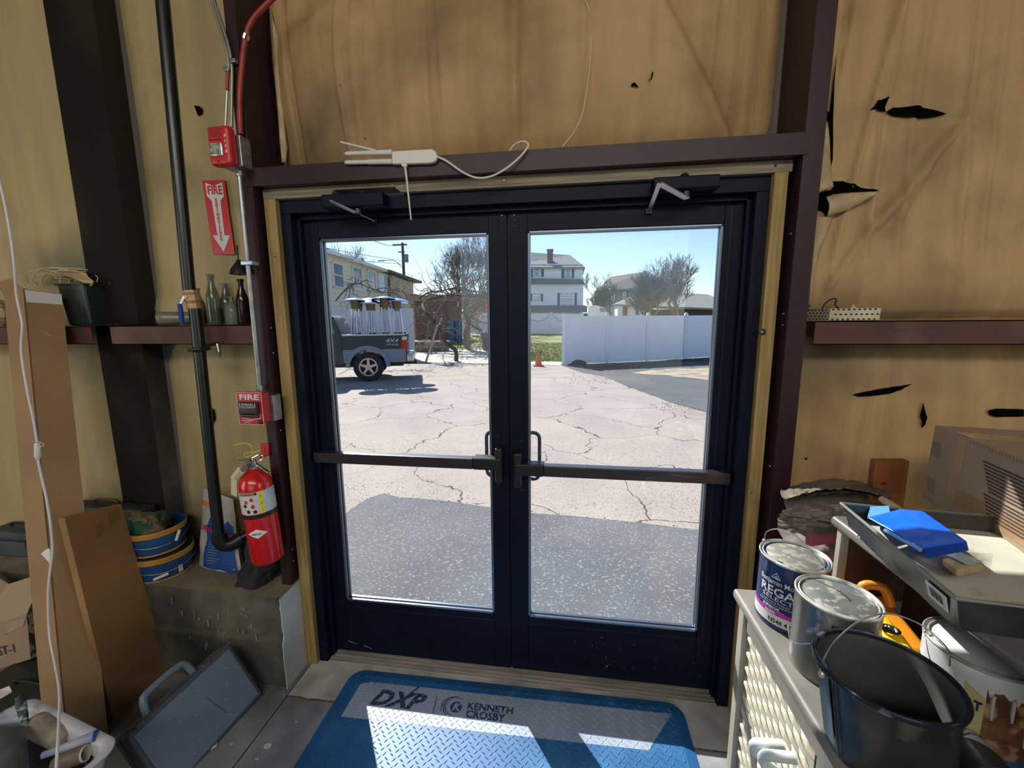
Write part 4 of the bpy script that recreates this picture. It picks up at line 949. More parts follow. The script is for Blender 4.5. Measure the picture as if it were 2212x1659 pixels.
# van
vn = thing('van', 'white van parked behind the distant fence', 'van', tuple(aty(1295, 690, 38)))
Z0 = GZ(38)
def vp(u, v): p = aty(u, v, 36.2); return (p.x, p.z)
prof = [vp(1270, 690), vp(1270, 664), (vp(1273, 660)), vp(1290, 660), vp(1303, 664), vp(1311, 674), vp(1316, 678), vp(1317, 690)]
B().prism(prof, (0, 36.2, 0), (1, 0, 0), (0, 0, 1), (0, 1.9, 0)).obj('body', M_wht, vn, bevel=.06)
prof = [vp(1296, 673), vp(1296, 664.5), vp(1302, 665.5), vp(1309, 674)]
B().prism(prof, (0, 36.17, 0), (1, 0, 0), (0, 0, 1), (0, .05, 0)).obj('side_window', M_pane, vn)
for u in (1278, 1308):
    q = aty(u, 693, 36.2); B().lathe([(.33, 0), (.33, .2), (.18, .22), (0, .22)], (q.x, 36.35, Z0+.33), 16, axis=(0, -1, 0)).obj('wheel', M_blackp, vn)
B().box((vp(1273, 0)[0], 36.3, Z0+.3), (vp(1315, 0)[0], 38.0, vp(0, 689)[1])).obj('chassis', M_blackp, vn)
# utility pole
Yp = 42; q = aty(877, 690, Yp); zt4 = aty(876, 524, Yp).z
up_ = thing('utility_pole', 'wooden utility pole with crossarm and transformer', 'utility pole', (q.x, q.y, GZ(Yp)))
B().cyl((q.x, q.y, GZ(Yp)), (q.x, q.y, zt4), .19, .13, 10).obj('pole', M_vine, up_)
z_ = aty(876, 530, Yp).z; B().box((q.x-1.1, q.y-.06, z_), (q.x+.5, q.y+.06, z_+.14)).obj('crossarm', M_vine, up_)
z_ = aty(876, 545, Yp).z; B().box((q.x-.5, q.y-.06, z_), (q.x+.2, q.y+.06, z_+.1)).obj('crossarm', M_vine, up_)
z_ = aty(876, 558, Yp).z; B().cyl((q.x+.32, q.y, z_-.4), (q.x+.32, q.y, z_+.4), .26, n=12).obj('transformer', mat('transformer_grey', (.20, .22, .25), .6), up_)
z_ = aty(876, 570, Yp).z; la = B().tube(smoothpts([(q.x, q.y, z_-.5), (q.x-1.0, q.y, z_+.35), (q.x-2.2, q.y, z_+.4)]), .04, 6).obj('lamp_arm', M_steel, up_)
B().box((q.x-2.8, q.y-.12, z_+.33), (q.x-2.15, q.y+.12, z_+.45)).obj('lamp_head', M_steel, up_)
wires = [[(700, 535, 20), (770, 548, 30), (872, 564, Yp)], [(800, 517, 20), (840, 530, 32), (874, 530, Yp)], [(879, 532, Yp), (905, 575, 36), (925, 606, 30)], [(690, 543, 16), (780, 563, 28), (875, 571, Yp)], [(880, 590, Yp), (910, 605, 50), (950, 622, 60)]]
for k, wv in enumerate(wires):
    o = B().tube(smoothpts([aty(*t) for t in wv], 6), .02, 4).obj('overhead_wire', M_ink)
    tag(o, ['topmost overhead wire reaching the pole from upper left', 'short overhead wire dipping to the crossarm', 'overhead wire dropping right of the pole to the shed', 'lower overhead wire above the beige roof', 'faint overhead wire beyond the pole to the right'][k], 'wire')

# ---- pickup truck
w0 = gz(798, 824)
tr_ang = R(20); X_ = Vector((math.cos(tr_ang), math.sin(tr_ang), 0)); Y_ = Vector((-math.sin(tr_ang), math.cos(tr_ang), 0))
def T(x, y, z): return w0+X_*x+Y_*y+Vector((0, 0, z))
class TB(B):
    def done(s, name, m, par=None, **k):
        s.v = [T(*p) for p in s.v]; return s.obj(name, m, par or truck, **k)
truck = thing('pickup_truck', 'dark green pickup truck with grey fenders loaded with patio heaters', 'truck', tuple(w0))
M_tgrn = mat('truck_green_paint', (.003, .028, .040), .35, coat=.35); M_tgry = mat('truck_grey_trim', (.20, .24, .31), .45)
M_tire = mat('tyre_rubber', (.018, .020, .024), .8); M_rim = mat('alloy_rim', (.50, .46, .42), .28, .8)
RW = .43
def side(z_of_top, z_low, x0, x1, y, th, m, name, arch=RW+.09, archz=RW):
    n = 40; pts = [(x0, z_of_top), (x0, z_low)]
    xs_ = [x0+(x1-x0)*i/n for i in range(n+1)]
    low = []
    for x in xs_:
        z = z_low
        if abs(x) < arch: z = max(z_low, archz+math.sqrt(arch*arch-x*x))
        low.append((x, z))
    tb2 = TB()
    for (xa, za), (xb, zb2) in zip(low, low[1:]):
        if za < z_of_top and zb2 < z_of_top: tb2.hexa([(xa, y, za), (xb, y, zb2), (xb, y+th, zb2), (xa, y+th, za), (xa, y, z_of_top), (xb, y, z_of_top), (xb, y+th, z_of_top), (xa, y+th, z_of_top)])
    return tb2.done(name, m)
side(1.36, .93, -.69, 1.10, .0, .06, M_tgrn, 'bed_side')
side(.95, .56, -.69, 1.10, -.012, .06, M_tgry, 'lower_side')
t = TB(); n = 22
for i in range(n):
    a0, a1 = math.pi*i/n, math.pi*(i+1)/n; ra, rb = RW+.09, RW+.21
    t.hexa([(math.cos(a0)*ra, -.06, RW+math.sin(a0)*ra), (math.cos(a0)*rb, -.045, RW+math.sin(a0)*rb), (math.cos(a0)*rb, .03, RW+math.sin(a0)*rb), (math.cos(a0)*ra, .03, RW+math.sin(a0)*ra),
            (math.cos(a1)*ra, -.06, RW+math.sin(a1)*ra), (math.cos(a1)*rb, -.045, RW+math.sin(a1)*rb), (math.cos(a1)*rb, .03, RW+math.sin(a1)*rb), (math.cos(a1)*ra, .03, RW+math.sin(a1)*ra)])
t.done('fender_flare', M_tgry)
TB().box((-.69, -.01, 1.36), (1.10, .10, 1.40)).done('bed_rail', mat('rail_highlight', (.6, .62, .64), .25, .7))  # white highlight along the rail put into its material colour
TB().box((-.69, 1.80, .60), (1.10, 1.86, 1.40)).done('bed_side', M_tgrn)
TB().box((1.08, .05, .62), (1.14, 1.81, 1.38)).done('tailgate', M_tgrn)
TB().box((-.69, .06, .74), (1.08, 1.8, .80)).done('bed_floor', M_blackp)
TB().box((-.695, .06, .74), (-.64, 1.8, 1.38)).done('bed_front', M_tgrn)
TB().box((.98, -.02, .95), (1.15, .07, 1.22)).done('tail_light', mat('tail_light_red', (.55, .02, .03), .2))
TB().box((1.0, -.022, 1.22), (1.15, .07, 1.32)).done('reverse_light', mat('pale_lens', (.6, .6, .6), .2))
TB().box((1.12, -.03, .56), (1.32, 1.89, .78)).done('rear_bumper', mat('bumper_chrome', (.5, .52, .55), .25, .9), bevel=.03)
TB().box((1.0, .7, .42), (1.4, 1.0, .54)).done('hitch', M_blackp)
TB().box((-2.9, .2, .42), (1.0, 1.66, .62)).done('chassis', M_blackp)
# cab
cabp = [(-.70, .52), (-.70, 1.42), (-.86, 1.90), (-1.02, 1.96), (-2.6, 1.96), (-3.0, 1.9), (-3.6, 1.35), (-4.9, 1.22), (-5.0, .55)]
t = TB(); t.prism(cabp, (0, 0, 0), (1, 0, 0), (0, 0, 1), (0, 1.86, 0)); t.done('cab', M_tgrn)
t = TB(); t.prism([(-.88, 1.44), (-.98, 1.86), (-2.0, 1.88), (-2.0, 1.40)], (0, -.012, 0), (1, 0, 0), (0, 0, 1), (0, .03, 0)); t.done('side_window', M_pane)
t = TB(); t.prism([(-2.08, 1.40), (-2.08, 1.88), (-2.7, 1.88), (-3.3, 1.40)], (0, -.012, 0), (1, 0, 0), (0, 0, 1), (0, .03, 0)); t.done('side_window', M_pane)
def wheel(x, y, out, name='wheel'):
    k = -1 if out < 0 else 1; yo = y
    wq = TB(); prof = [(RW*.62, 0), (RW*.9, 0), (RW, .03), (RW, .23), (RW*.9, .26), (RW*.62, .26)]
    nn = 36; k0 = 0
    for r_, z in prof:
        for j in range(nn): a = 2*math.pi*j/nn; wq.v.append(Vector((x+r_*math.cos(a), yo+z*(-k) if k > 0 else yo+z, RW+r_*math.sin(a))))
    for i in range(len(prof)-1):
        for j in range(nn): wq.f.append((i*nn+j, i*nn+(j+1) % nn, (i+1)*nn+(j+1) % nn, (i+1)*nn+j))
    wq.v = [Vector(p) for p in wq.v]; wo_ = wq.done(name, M_tire)
    yf = yo-.004 if k < 0 else yo+.004
    rm = TB(); nn = 36
    def ring(ra, rb, ya, yb): 
        for j in range(nn):
            a0, a1 = 2*math.pi*j/nn, 2*math.pi*(j+1)/nn
            rm.hexa([(x+ra*math.cos(a0), ya, RW+ra*math.sin(a0)), (x+rb*math.cos(a0), ya, RW+rb*math.sin(a0)), (x+rb*math.cos(a0), yb, RW+rb*math.sin(a0)), (x+ra*math.cos(a0), yb, RW+ra*math.sin(a0)),
                     (x+ra*math.cos(a1), ya, RW+ra*math.sin(a1)), (x+rb*math.cos(a1), ya, RW+rb*math.sin(a1)), (x+rb*math.cos(a1), yb, RW+rb*math.sin(a1)), (x+ra*math.cos(a1), yb, RW+ra*math.sin(a1))])
    ring(RW*.54, RW*.63, yf, yf+.12); ring(0.001, RW*.15, yf-.005, yf+.08)
    rm.done('rim', M_rim, wo_)
    for j in range(5):
        a = 2*math.pi*j/5+.3; s = TB(); u_ = Vector((math.cos(a), 0, math.sin(a))); v_ = Vector((-math.sin(a), 0, math.cos(a))); c_ = Vector((x, yf, RW))
        i0, i1 = c_+u_*RW*.1, c_+u_*RW*.58
        s.slab([i0-v_*.045, i1-v_*.032, i1+v_*.032, i0+v_*.045], (0, .03, 0)); s.done('spoke', M_rim, wo_)
    dsk = TB(); pts_ = [(x+RW*.55*math.cos(2*math.pi*j/24), RW+RW*.55*math.sin(2*math.pi*j/24)) for j in range(24)]
    dsk.prism(pts_, (0, yf+.08, 0), (1, 0, 0), (0, 0, 1), (0, .01, 0)); dsk.done('brake_disc', M_ink, wo_)
wheel(0, -.03, -1); wheel(-3.9, -.03, -1)
for xx in (0, -3.9):
    q_ = TB(); nn = 20; pts_ = [(xx+RW*math.cos(2*math.pi*j/nn), RW+RW*math.sin(2*math.pi*j/nn)) for j in range(nn)]
    q_.prism(pts_, (0, 1.6, 0), (1, 0, 0), (0, 0, 1), (0, .26, 0)); q_.done('wheel', M_tire)
M_dec = mat('decal_silver', (.62, .66, .70), .4)
text('decal_lettering', '4X4', M_dec, truck, T(.52, -.004, 1.15), X_, (0, 0, 1), .17, .002, shear=.3, width=.36)
text('decal_lettering', 'OFF ROAD', M_dec, truck, T(.53, -.004, 1.06), X_, (0, 0, 1), .07, .002, shear=.3, width=.36)

# ---- patio heaters standing in the bed
M_cap = mat('polished_heater_cap', (.80, .81, .83), .13, 1.0); M_hs = mat('heater_steel', (.58, .62, .68), .25, .7); M_burn = mat('burner_mesh', (.16, .10, .07), .5, .5)
M_tubeg = glass_mat('heater_glass_tube', (.80, .86, .94), .12, .05)
hlab = ['leftmost patio heater behind the truck cab', 'patio heater second from the cab, brightest cap', 'patio heater third from the cab', 'patio heater in the middle of the truck bed', 'patio heater right of the middle one', 'patio heater with glinting cap near the tailgate', 'patio heater behind the tail light', 'rearmost patio heater at the tailgate corner']
slots = [(-.38, 1.35), (-.34, .52), (.02, 1.35), (.10, .52), (.42, 1.35), (.52, .52), (.82, 1.35), (.86, .60)]
for k, (x, y) in enumerate(slots):
    hgt = 1.62+.05*((k*7) % 3)
    h_ = thing('patio_heater', hlab[k], 'patio heater', tuple(T(x, y, .80)), 'patio heaters in the truck bed')
    def L8(dx, dy, z): return T(x+dx, y+dy, .80+z)
    hb, ht, zt5 = .20, .10, hgt-.32
    for sx, sy in ((-1, -1), (1, -1), (1, 1), (-1, 1)): B().bar(L8(sx*hb, sy*hb, 0), L8(sx*ht, sy*ht, zt5), .03, .03).obj('leg', M_hs, h_)
    pq = [L8(-hb, -hb, 0), L8(hb, -hb, 0), L8(hb, hb, 0), L8(-hb, hb, 0), L8(-hb*.85, -hb*.85, .45), L8(hb*.85, -hb*.85, .45), L8(hb*.85, hb*.85, .45), L8(-hb*.85, hb*.85, .45)]
    B().hexa(pq).obj('base_housing', M_hs, h_)
    B().cyl(L8(0, 0, .45), L8(0, 0, zt5), .05, n=12).obj('glass_tube', M_tubeg, h_)
    B().cyl(L8(0, 0, zt5), L8(0, 0, hgt-.06), .12, .15, n=16).obj('burner', M_burn, h_)
    o = B().lathe([(.38, -.10), (.37, -.085), (.25, -.04), (.08, 0), (0, .01)], (0, 0, 0), 24).obj('reflector_cap', M_cap, h_, smooth=True)
    o.matrix_parent_inverse = WM[h_.name].inverted(); o.location = L8(0, 0, hgt); o.rotation_euler = (rnd.uniform(-.10, .10), rnd.uniform(-.08, .08), 0)
# pale wall behind the heaters
lw = thing('board_fence', 'pale board fence behind the patio heaters', 'fence', tuple(aty(800, 720, 17.5)))
a, b_ = aty(690, 730, 17.5), aty(892, 666, 17.5); nB = 26
for i in range(nB):
    x0, x1 = a.x+(b_.x-a.x)*i/nB, a.x+(b_.x-a.x)*(i+.97)/nB
    B().box((x0, 17.5, GZ(17.5)), (x1, 17.53, b_.z)).obj('board', mat('pale_lilac_board', (.60, .60, .66), .7), lw)
B().box((a.x, 17.53, b_.z-.3), (b_.x, 17.58, b_.z-.2)).obj('rail', MATS['pale_lilac_board'], lw)
# ================================================================ THINGS ON THE LEFT
X1, Y1v, Z1 = Vector((1, 0, 0)), Vector((0, 1, 0)), Vector((0, 0, 1))
# ---- floor mat
mt = thing('floor_mat', 'blue diamond plate rubber mat with grey lettered band before the doors', 'mat', (0, -.5, 0))
M_mat = mat('mat_blue_rubber', (.018, .125, .32), .45, c2=(.012, .085, .23), scale=3, c3=(.03, .17, .36), s3=6)
M_matg = mat('mat_grey_band', (.34, .40, .49), .5, c2=(.27, .32, .40), scale=4)
def rrect(x0, x1, y0, y1, r, n=6, sk=0):
    P = []
    for cx, cy, a0 in ((x1-r, y1-r, 0), (x0+r, y1-r, 90), (x0+r, y0+r, 180), (x1-r, y0+r, 270)):
        for i in range(n+1): a = R(a0+90*i/n); P.append((cx+r*math.cos(a), cy+r*math.sin(a)+sk*cx))
    return P
o_ = rrect(-.765, .768, -1.05, -.084, .07, sk=.01); i_ = rrect(-.725, .728, -1.01, -.122, .05, sk=.01); k = len(o_)
b = B(); b.add([(x, y, .001) for x, y in o_]+[(x, y, .004) for x, y in o_]+[(x, y, .013) for x, y in i_], [tuple(range(2*k, 3*k))]+[(i, (i+1) % k, k+(i+1) % k, k+i) for i in range(k)]+[(k+i, k+(i+1) % k, 2*k+(i+1) % k, 2*k+i) for i in range(k)])
b.obj('mat_body', M_mat, mt)
band = [(-.690, -.340), (.585, -.312), (.712, -.142), (-.645, -.160), (-.688, -.178)]
B().prism(band, (0, 0, .0125), X1, Y1v, (0, 0, .0009)).obj('grey_band', M_matg, mt)
def inband(x, y): return y < -.155+.01*x and y > -.326+.022*x and x > -.685 and (x < .60 or (y+.312) > (x-.585)*1.33)
t1_, t2_ = B(), B()
for i in range(47):
    for j in range(30):
        x = -.715+i*.0308+(j % 2)*.0154; y = -.128-j*.0165
        if abs(x) > .72: continue
        a = R(50 if (i+j) % 2 else -38)+R(8); L_, w_, hh = .0125, .0032, .0017
        u_, v_ = Vector((math.cos(a), math.sin(a), 0)), Vector((-math.sin(a), math.cos(a), 0)); c = Vector((x, y+.01*x, .0130)); g = inband(x, y); c.z = .0133 if g else .0130
        (t2_ if g else t1_).add([c-u_*L_, c-v_*w_, c+u_*L_, c+v_*w_, c-u_*L_*.5+Vector((0, 0, hh)), c+u_*L_*.5+Vector((0, 0, hh))], [(0, 1, 4), (1, 5, 4), (1, 2, 5), (2, 3, 5), (3, 4, 5), (3, 0, 4)])
for tt, mm in ((t1_, M_mat), (t2_, M_matg)):
    o = tt.obj('raised_tread', mm, mt); o['kind'] = 'stuff'
M_navy = mat('mat_navy_ink', (.025, .03, .085), .5)
zt_ = .0136
tx, ty = (atz(960, 1532, zt_)-atz(800, 1513, zt_)).normalized(), None
tx.z = 0; tx.normalize(); ty = Vector((-tx.y, tx.x, 0)); tym = (ty+tx*.12).normalized()
def mtext(s, u, v, size, width, bold=0, shear=0):
    text('lettering', s, M_navy, mt, atz(u, v, zt_), tx, ty, size, .0009, width=width, bold=bold, shear=shear)
mtext('DXP', 796, 1520, .105, .245, bold=.004, shear=.35)
p_, q_ = atz(935, 1541, zt_+.001), atz(944, 1503, zt_+.001); B().bar(p_, q_, .003, .0006).obj('lettering', M_navy, mt)
p_, q_ = atz(868, 1513, zt_+.001), atz(905, 1484, zt_+.001); B().bar(p_, q_, .008, .0006).obj('lettering', M_navy, mt)
ec = atz(978, 1528, zt_+.001)
for r_, w_, a0, a1 in ((.053, .008, 40, 215), (.043, .006, 95, 275), (.034, .004, 130, 290)):
    g = B()
    for i in range(20):
        t0, t1 = R(a0+(a1-a0)*i/20), R(a0+(a1-a0)*(i+1)/20); k0 = 1-abs(i-10)/11; k1 = 1-abs(i-9)/11
        g.add([ec+tx*(r_-w_*k0)*math.cos(t0)+ty*(r_-w_*k0)*math.sin(t0), ec+tx*r_*math.cos(t0)+ty*r_*math.sin(t0), ec+tx*r_*math.cos(t1)+ty*r_*math.sin(t1), ec+tx*(r_-w_*k1)*math.cos(t1)+ty*(r_-w_*k1)*math.sin(t1)], [(0, 1, 2, 3)])
    g.obj('emblem', M_navy, mt)
g = B(); ek = ec+tx*.014+ty*.004
g.add([ek+tx*.026*math.cos(2*math.pi*i/20)+ty*.026*math.sin(2*math.pi*i/20) for i in range(20)], [tuple(range(20))]); g.obj('emblem', M_navy, mt)
text('lettering', 'K', M_matg, mt, ek-tx*.015-ty*.017+Vector((0, 0, .001)), tx, ty, .048, .0006, bold=.002, shear=.2)
mtext('KENNETH', 1008, 1531, .043, .200, bold=.0012)
mtext('CROSBY', 1004, 1549, .047, .172, bold=.0014)

# ---- gas pipe with valve
yp = -.165
pt, pm_, pb_ = aty(351, 0, yp), aty(407, 600, yp), aty(474, 1165, yp)
gp = thing('gas_pipe', 'black steel gas pipe running down the left wall into an elbow', 'pipe', tuple(pb_))
up = (pt-pm_).normalized(); top = Vector((pm_.x-.0, yp, ZT)); pm2 = Vector((pt.x, yp, pt.z))
B().tube([Vector((pt.x-.01, yp, ZT)), pt, aty(409, 628, yp)], .0235, 16).obj('upper_pipe', M_blackpipe, gp, smooth=True)
v0, v1 = aty(413, 628, yp), aty(421, 668, yp)
B().tube([aty(421, 666, yp), pb_], .0235, 16).obj('lower_pipe', M_blackpipe, gp, smooth=True)
d = (v0-v1).normalized(); vb = B().lathe([(.026, 0), (.0285, .004), (.0285, .022), (.025, .026), (.031, .034), (.031, .058), (.028, .064), (.030, .068), (.030, (v0-v1).length)], v1, 12, axis=d).obj('ball_valve', M_brass, gp)
hs = aty(402, 642, yp-.03)
B().cyl(v1.lerp(v0, .6), hs+Vector((0, -.004, 0)), .008, n=10).obj('valve_stem', M_brass, vb)
B().bar(aty(398, 640, yp-.034), aty(389, 660, yp-.034), .010, .003, up=(0, 1, 0)).obj('handle_tang', M_steel, vb)
B().tube([aty(388, 656, yp-.036), aty(391, 680, yp-.036), aty(394, 700, yp-.036)], [.008, .010, .008], 8).obj('valve_handle', M_blueh, vb, smooth=True)
B().lathe([(.0235, -.01), (.040, -.006), (.042, 0), (.040, .006), (.0235, .01)], aty(431, 755, yp), 18, axis=d).obj('pipe_clamp', M_blackp, gp)
B().bar(aty(436, 750, yp-.0), aty(470, 741, yp+.06), .015, .012).obj('clamp_arm', M_blackp, gp)
B().tube([aty(470, 742, yp+.04), aty(474, 760, yp+.04), aty(475, 772, yp+.04)], [.008, .006, .003], 8).obj('clamp_bolt', M_chrome, gp)
el = [pb_+Vector((0, 0, .03)), pb_+Vector((.002, .002, -.005)), pb_+Vector((.012, .012, -.03)), pb_+Vector((.035, .03, -.035)), pb_+Vector((.06, .06, -.02))]
B().tube(smoothpts(el, 5), .033, 16).obj('elbow', M_blackp, gp, smooth=True)
B().tube([pb_+Vector((.055, .055, -.023)), pb_+Vector((.17, .19, .035))], .0235, 14).obj('lower_branch', M_blackpipe, gp, smooth=True)

# ---- horn strobe, back boxes, conduits, pull station
def device_box(par, x0, x1, y0, y1, z0, z1):
    b = B().box((x0, y0, z0), (x1, y1, z1)).obj('back_box', M_steel, par, bevel=.003)
    for k in range(3):
        B().lathe([(.011, 0), (.011, .0008), (.0095, .0008), (.009, .0003), (0, .0003)], (x1, (y0+y1)/2, z0+(z1-z0)*(.2+.3*k)), 14, axis=(1, 0, 0)).obj('knockout', M_steel, par)
    return b
hsn = thing('horn_strobe', 'red fire alarm horn strobe above the left end of the header', 'fire alarm', (-1.08, -.2, 2.29))
xa, xb, za, zb_ = -1.125, -1.032, 2.284, 2.425
device_box(hsn, -1.112, -1.020, -.185, -.128, 2.290, 2.405)
B().box((xa, -.228, za), (xb, -.185, zb_)).obj('housing', M_redp, hsn, bevel=.014, seg=4)
B().box((xa+.012, -.2345, za+.030), (xa+.066, -.226, za+.078)).obj('strobe_lens', mat('strobe_lens', (.70, .70, .68), .08, .3, c2=(.25, .22, .18), scale=60, coat=1), hsn, bevel=.005)
g = B()
for i in range(9): g.box((xa+.012+i*.0058, -.2295, za+.088), (xa+.0155+i*.0058, -.2275, za+.091))
g.obj('horn_slots', M_ink, hsn)
B().box((xa+.014, -.2288, za+.100), (xa+.064, -.2278, za+.130)).obj('horn_grille', mat('horn_grille_dark', (.30, .012, .014), .5), hsn)
for i, c in enumerate('FIRE'): text('lettering', c, M_paper, hsn, (xb-.0175, -.2285, zb_-.045-.018*i), (1, 0, 0), (0, 0, 1), .015, .0006, bold=.0004, width=.008 if c != 'I' else .0025)
screw((xa+.04, -.228, za+.012), (0, -1, 0), .003, M_ink, hsn, 'screw_head')
cd_ = thing('conduit', 'straight galvanised conduit between horn strobe and pull station', 'conduit', (-1.085, -.15, 1.38))
ca, cb = Vector((-1.062, -.155, 2.284)), Vector((-1.073, -.150, 1.388))
B().tube([ca, cb], .0095, 14).obj('tube', M_steel, cd_, smooth=True)
for q, nm in ((ca, 'connector'), (cb, 'connector')): B().tube([q+Vector((0, 0, -.02 if q is ca else .004)), q+Vector((0, 0, -.002 if q is ca else .026))], .0145, 10).obj(nm, M_steel, cd_)
q = ca.lerp(cb, .40); B().box((q.x-.022, -.168, q.z-.008), (q.x+.030, -.126, q.z+.010)).obj('strap', mat('bluish_zinc', (.40, .48, .60), .3, .8), cd_, bevel=.003)
lamp_ = thing('clamp_lamp', 'small black lamp shade hooked beside the conduit above bottles', 'lamp', tuple(aty(515, 575, -.12)))
lc = aty(516, 572, -.14)
B().lathe([(.038, -.040), (.032, -.018), (.016, .004), (.010, .012), (.008, .02)], lc, 20).obj('lamp_shade', M_blackp, lamp_, smooth=True)
B().tube(smoothpts([lc+Vector((0, 0, .018)), aty(514, 553, -.14), aty(512, 530, -.13)], 5), .003, 6).obj('lamp_wire', M_blackp, lamp_)
ps = thing('fire_pull_station', 'red manual fire pull station on a grey box left of the doors', 'fire alarm', (-1.06, -.18, 1.25))
device_box(ps, -1.085, -.995, -.175, -.126, 1.262, 1.375)
pc0, pc1 = -1.125, -1.008
B().box((-1.118, -.222, 1.262), (-1.010, -.175, 1.392)).obj('housing', M_redp, ps, bevel=.006)
B().box((-1.124, -.2265, 1.256), (-1.004, -.222, 1.398)).obj('face_plate', mat('pull_face_red', (.42, .010, .014), .4), ps, bevel=.004)
g = B(); fx0, fx1, fz0, fz1, y_ = -1.121, -1.007, 1.259, 1.395, -.2268
for a, b_ in (((fx0, fz0), (fx1, fz0)), ((fx1, fz0), (fx1, fz1)), ((fx1, fz1), (fx0, fz1)), ((fx0, fz1), (fx0, fz0))): g.bar((a[0], y_, a[1]), (b_[0], y_, b_[1]), .0016, .0006, up=(0, 1, 0))
for a, b_ in (((-1.108, 1.288), (-1.064, 1.279)), ((-1.064, 1.279), (-1.020, 1.288)), ((-1.108, 1.288), (-1.108, 1.300)), ((-1.020, 1.288), (-1.020, 1.300))): g.bar((a[0], y_, a[1]), (b_[0], y_, b_[1]), .0018, .0006, up=(0, 1, 0))
g.obj('white_outline', M_paper, ps)
text('lettering', 'FIRE', M_paper, ps, (-1.110, -.2268, 1.366), X1, Z1, .031, .0006, width=.090, bold=.0008)
hd_ = B().box((-1.110, -.240, 1.306), (-1.020, -.2265, 1.357)).obj('pull_handle', M_blackp, ps, bevel=.005)
B().box((-1.108, -.233, 1.290), (-1.022, -.2265, 1.303)).obj('lower_grip', M_blackp, ps, bevel=.004)
text('lettering', 'PUSH IN', M_paper, ps, (-1.090, -.2405, 1.343), X1, Z1, .011, .0004, width=.05)
text('lettering', 'PULL DOWN', M_paper, ps, (-1.094, -.2405, 1.332), X1, Z1, .011, .0004, width=.058)
g = B(); g.bar((-1.100, -.2405, 1.352), (-1.100, -.2405, 1.334), .0018, .0006, up=(0, 1, 0)); g.bar((-1.030, -.2405, 1.352), (-1.030, -.2405, 1.334), .0018, .0006, up=(0, 1, 0)); g.obj('handle_marks', M_paper, hd_)
B().lathe([(.010, 0), (.010, .003), (.006, .005), (0, .005)], (-1.022, -.2268, 1.272), 14, axis=(0, -1, 0)).obj('key_lock', M_blackp, ps)
g = B(); g.bar((-1.108, y_, 1.276), (-1.060, y_, 1.276), .0018, .0004, up=(0, 1, 0)); g.bar((-1.100, y_, 1.269), (-1.068, y_, 1.269), .0014, .0004, up=(0, 1, 0)); g.obj('small_print', M_paper, ps)

def ribbed(par, name, pts, r, m, label, cat, pitch=.007, depth=.0013, n=10):
    P = smoothpts(pts, 30); out = []; L = 0; rs = []
    tot = sum((b-a).length for a, b in zip(P, P[1:])); k = int(tot/(pitch/2)); cum = [0]
    for a, b in zip(P, P[1:]): cum.append(cum[-1]+(b-a).length)
    j = 0
    for i in range(k+1):
        s = tot*i/k
        while j < len(P)-2 and cum[j+1] < s: j += 1
        out.append(P[j].lerp(P[j+1], (s-cum[j])/max(1e-9, cum[j+1]-cum[j]))); rs.append(r+(depth if i % 2 else -depth*.3))
    o = B().tube(out, rs, n).obj(name, m, par)
    for q in o.data.polygons: q.use_smooth = True
    if label: tag(o, label, cat)
    return o
Yc = -.14
rc = thing('red_conduit', 'red flexible armoured conduit curving down to the horn strobe', 'conduit', (-1.04, -.14, 2.4))
ribbed(rc, 'armoured_hose', [Vector((-.80, -.10, 3.3)), aty(640, -60, -.12), aty(585, 0, -.125), aty(547, 42, -.13), aty(531, 80, -.135), aty(522, 150, Yc), aty(518, 220, Yc), aty(520, 290, Yc)], .0095, mat('red_armoured_cable', (.34, .035, .025), .45, c2=(.22, .02, .016), scale=30), None, None)
q = aty(531, 80, -.135); B().tube([q+Vector((-.004, 0, -.008)), q+Vector((.004, 0, .008))], .0125, 12).obj('clip', M_chrome, rc)
for k, (pp, lab) in enumerate((([(450, -60), (458, 0), (475, 60), (490, 110), (494, 142), (493, 152)], 'left strand of grey flexible conduit ending at a strap'), ([(456, -60), (463, 0), (482, 60), (495, 105), (501, 145), (501, 200), (500, 275)], 'right strand of grey flexible conduit down to the strobe'))):
    o = ribbed(None, 'flexible_conduit', [aty(u, v, Yc+.004*k) for u, v in pp], .0055, mat('greenish_armoured_cable', (.30, .30, .24), .4, .6), lab, 'conduit', pitch=.006, depth=.0008, n=8)
o = ribbed(None, 'red_cable_sleeve', [aty(493, 152, Yc), aty(492, 165, Yc), aty(491, 195, Yc)], .0062, MATS['red_armoured_cable'], 'short dark red sleeve below the conduit strap', 'conduit')
o = ribbed(None, 'flexible_conduit', [aty(491, 195, Yc), aty(489, 230, Yc), aty(487, 275, Yc)], .0045, mat('bright_armoured_cable', (.45, .45, .43), .35, .7), 'thin beaded conduit stub entering the strobe top', 'conduit', pitch=.006, depth=.0008, n=8)
for k, (u, v) in enumerate(((504, 132), (490, 150))):
    st = B().box(tuple(aty(u, v, Yc)-Vector((.012, .008, .008))), tuple(aty(u, v, Yc)+Vector((.012, .012, .008)))); tag(st.obj('cable_strap', M_steel, bevel=.003), ['upper zinc strap holding both grey conduits', 'lower zinc strap above the dark red sleeve'][k], 'strap')

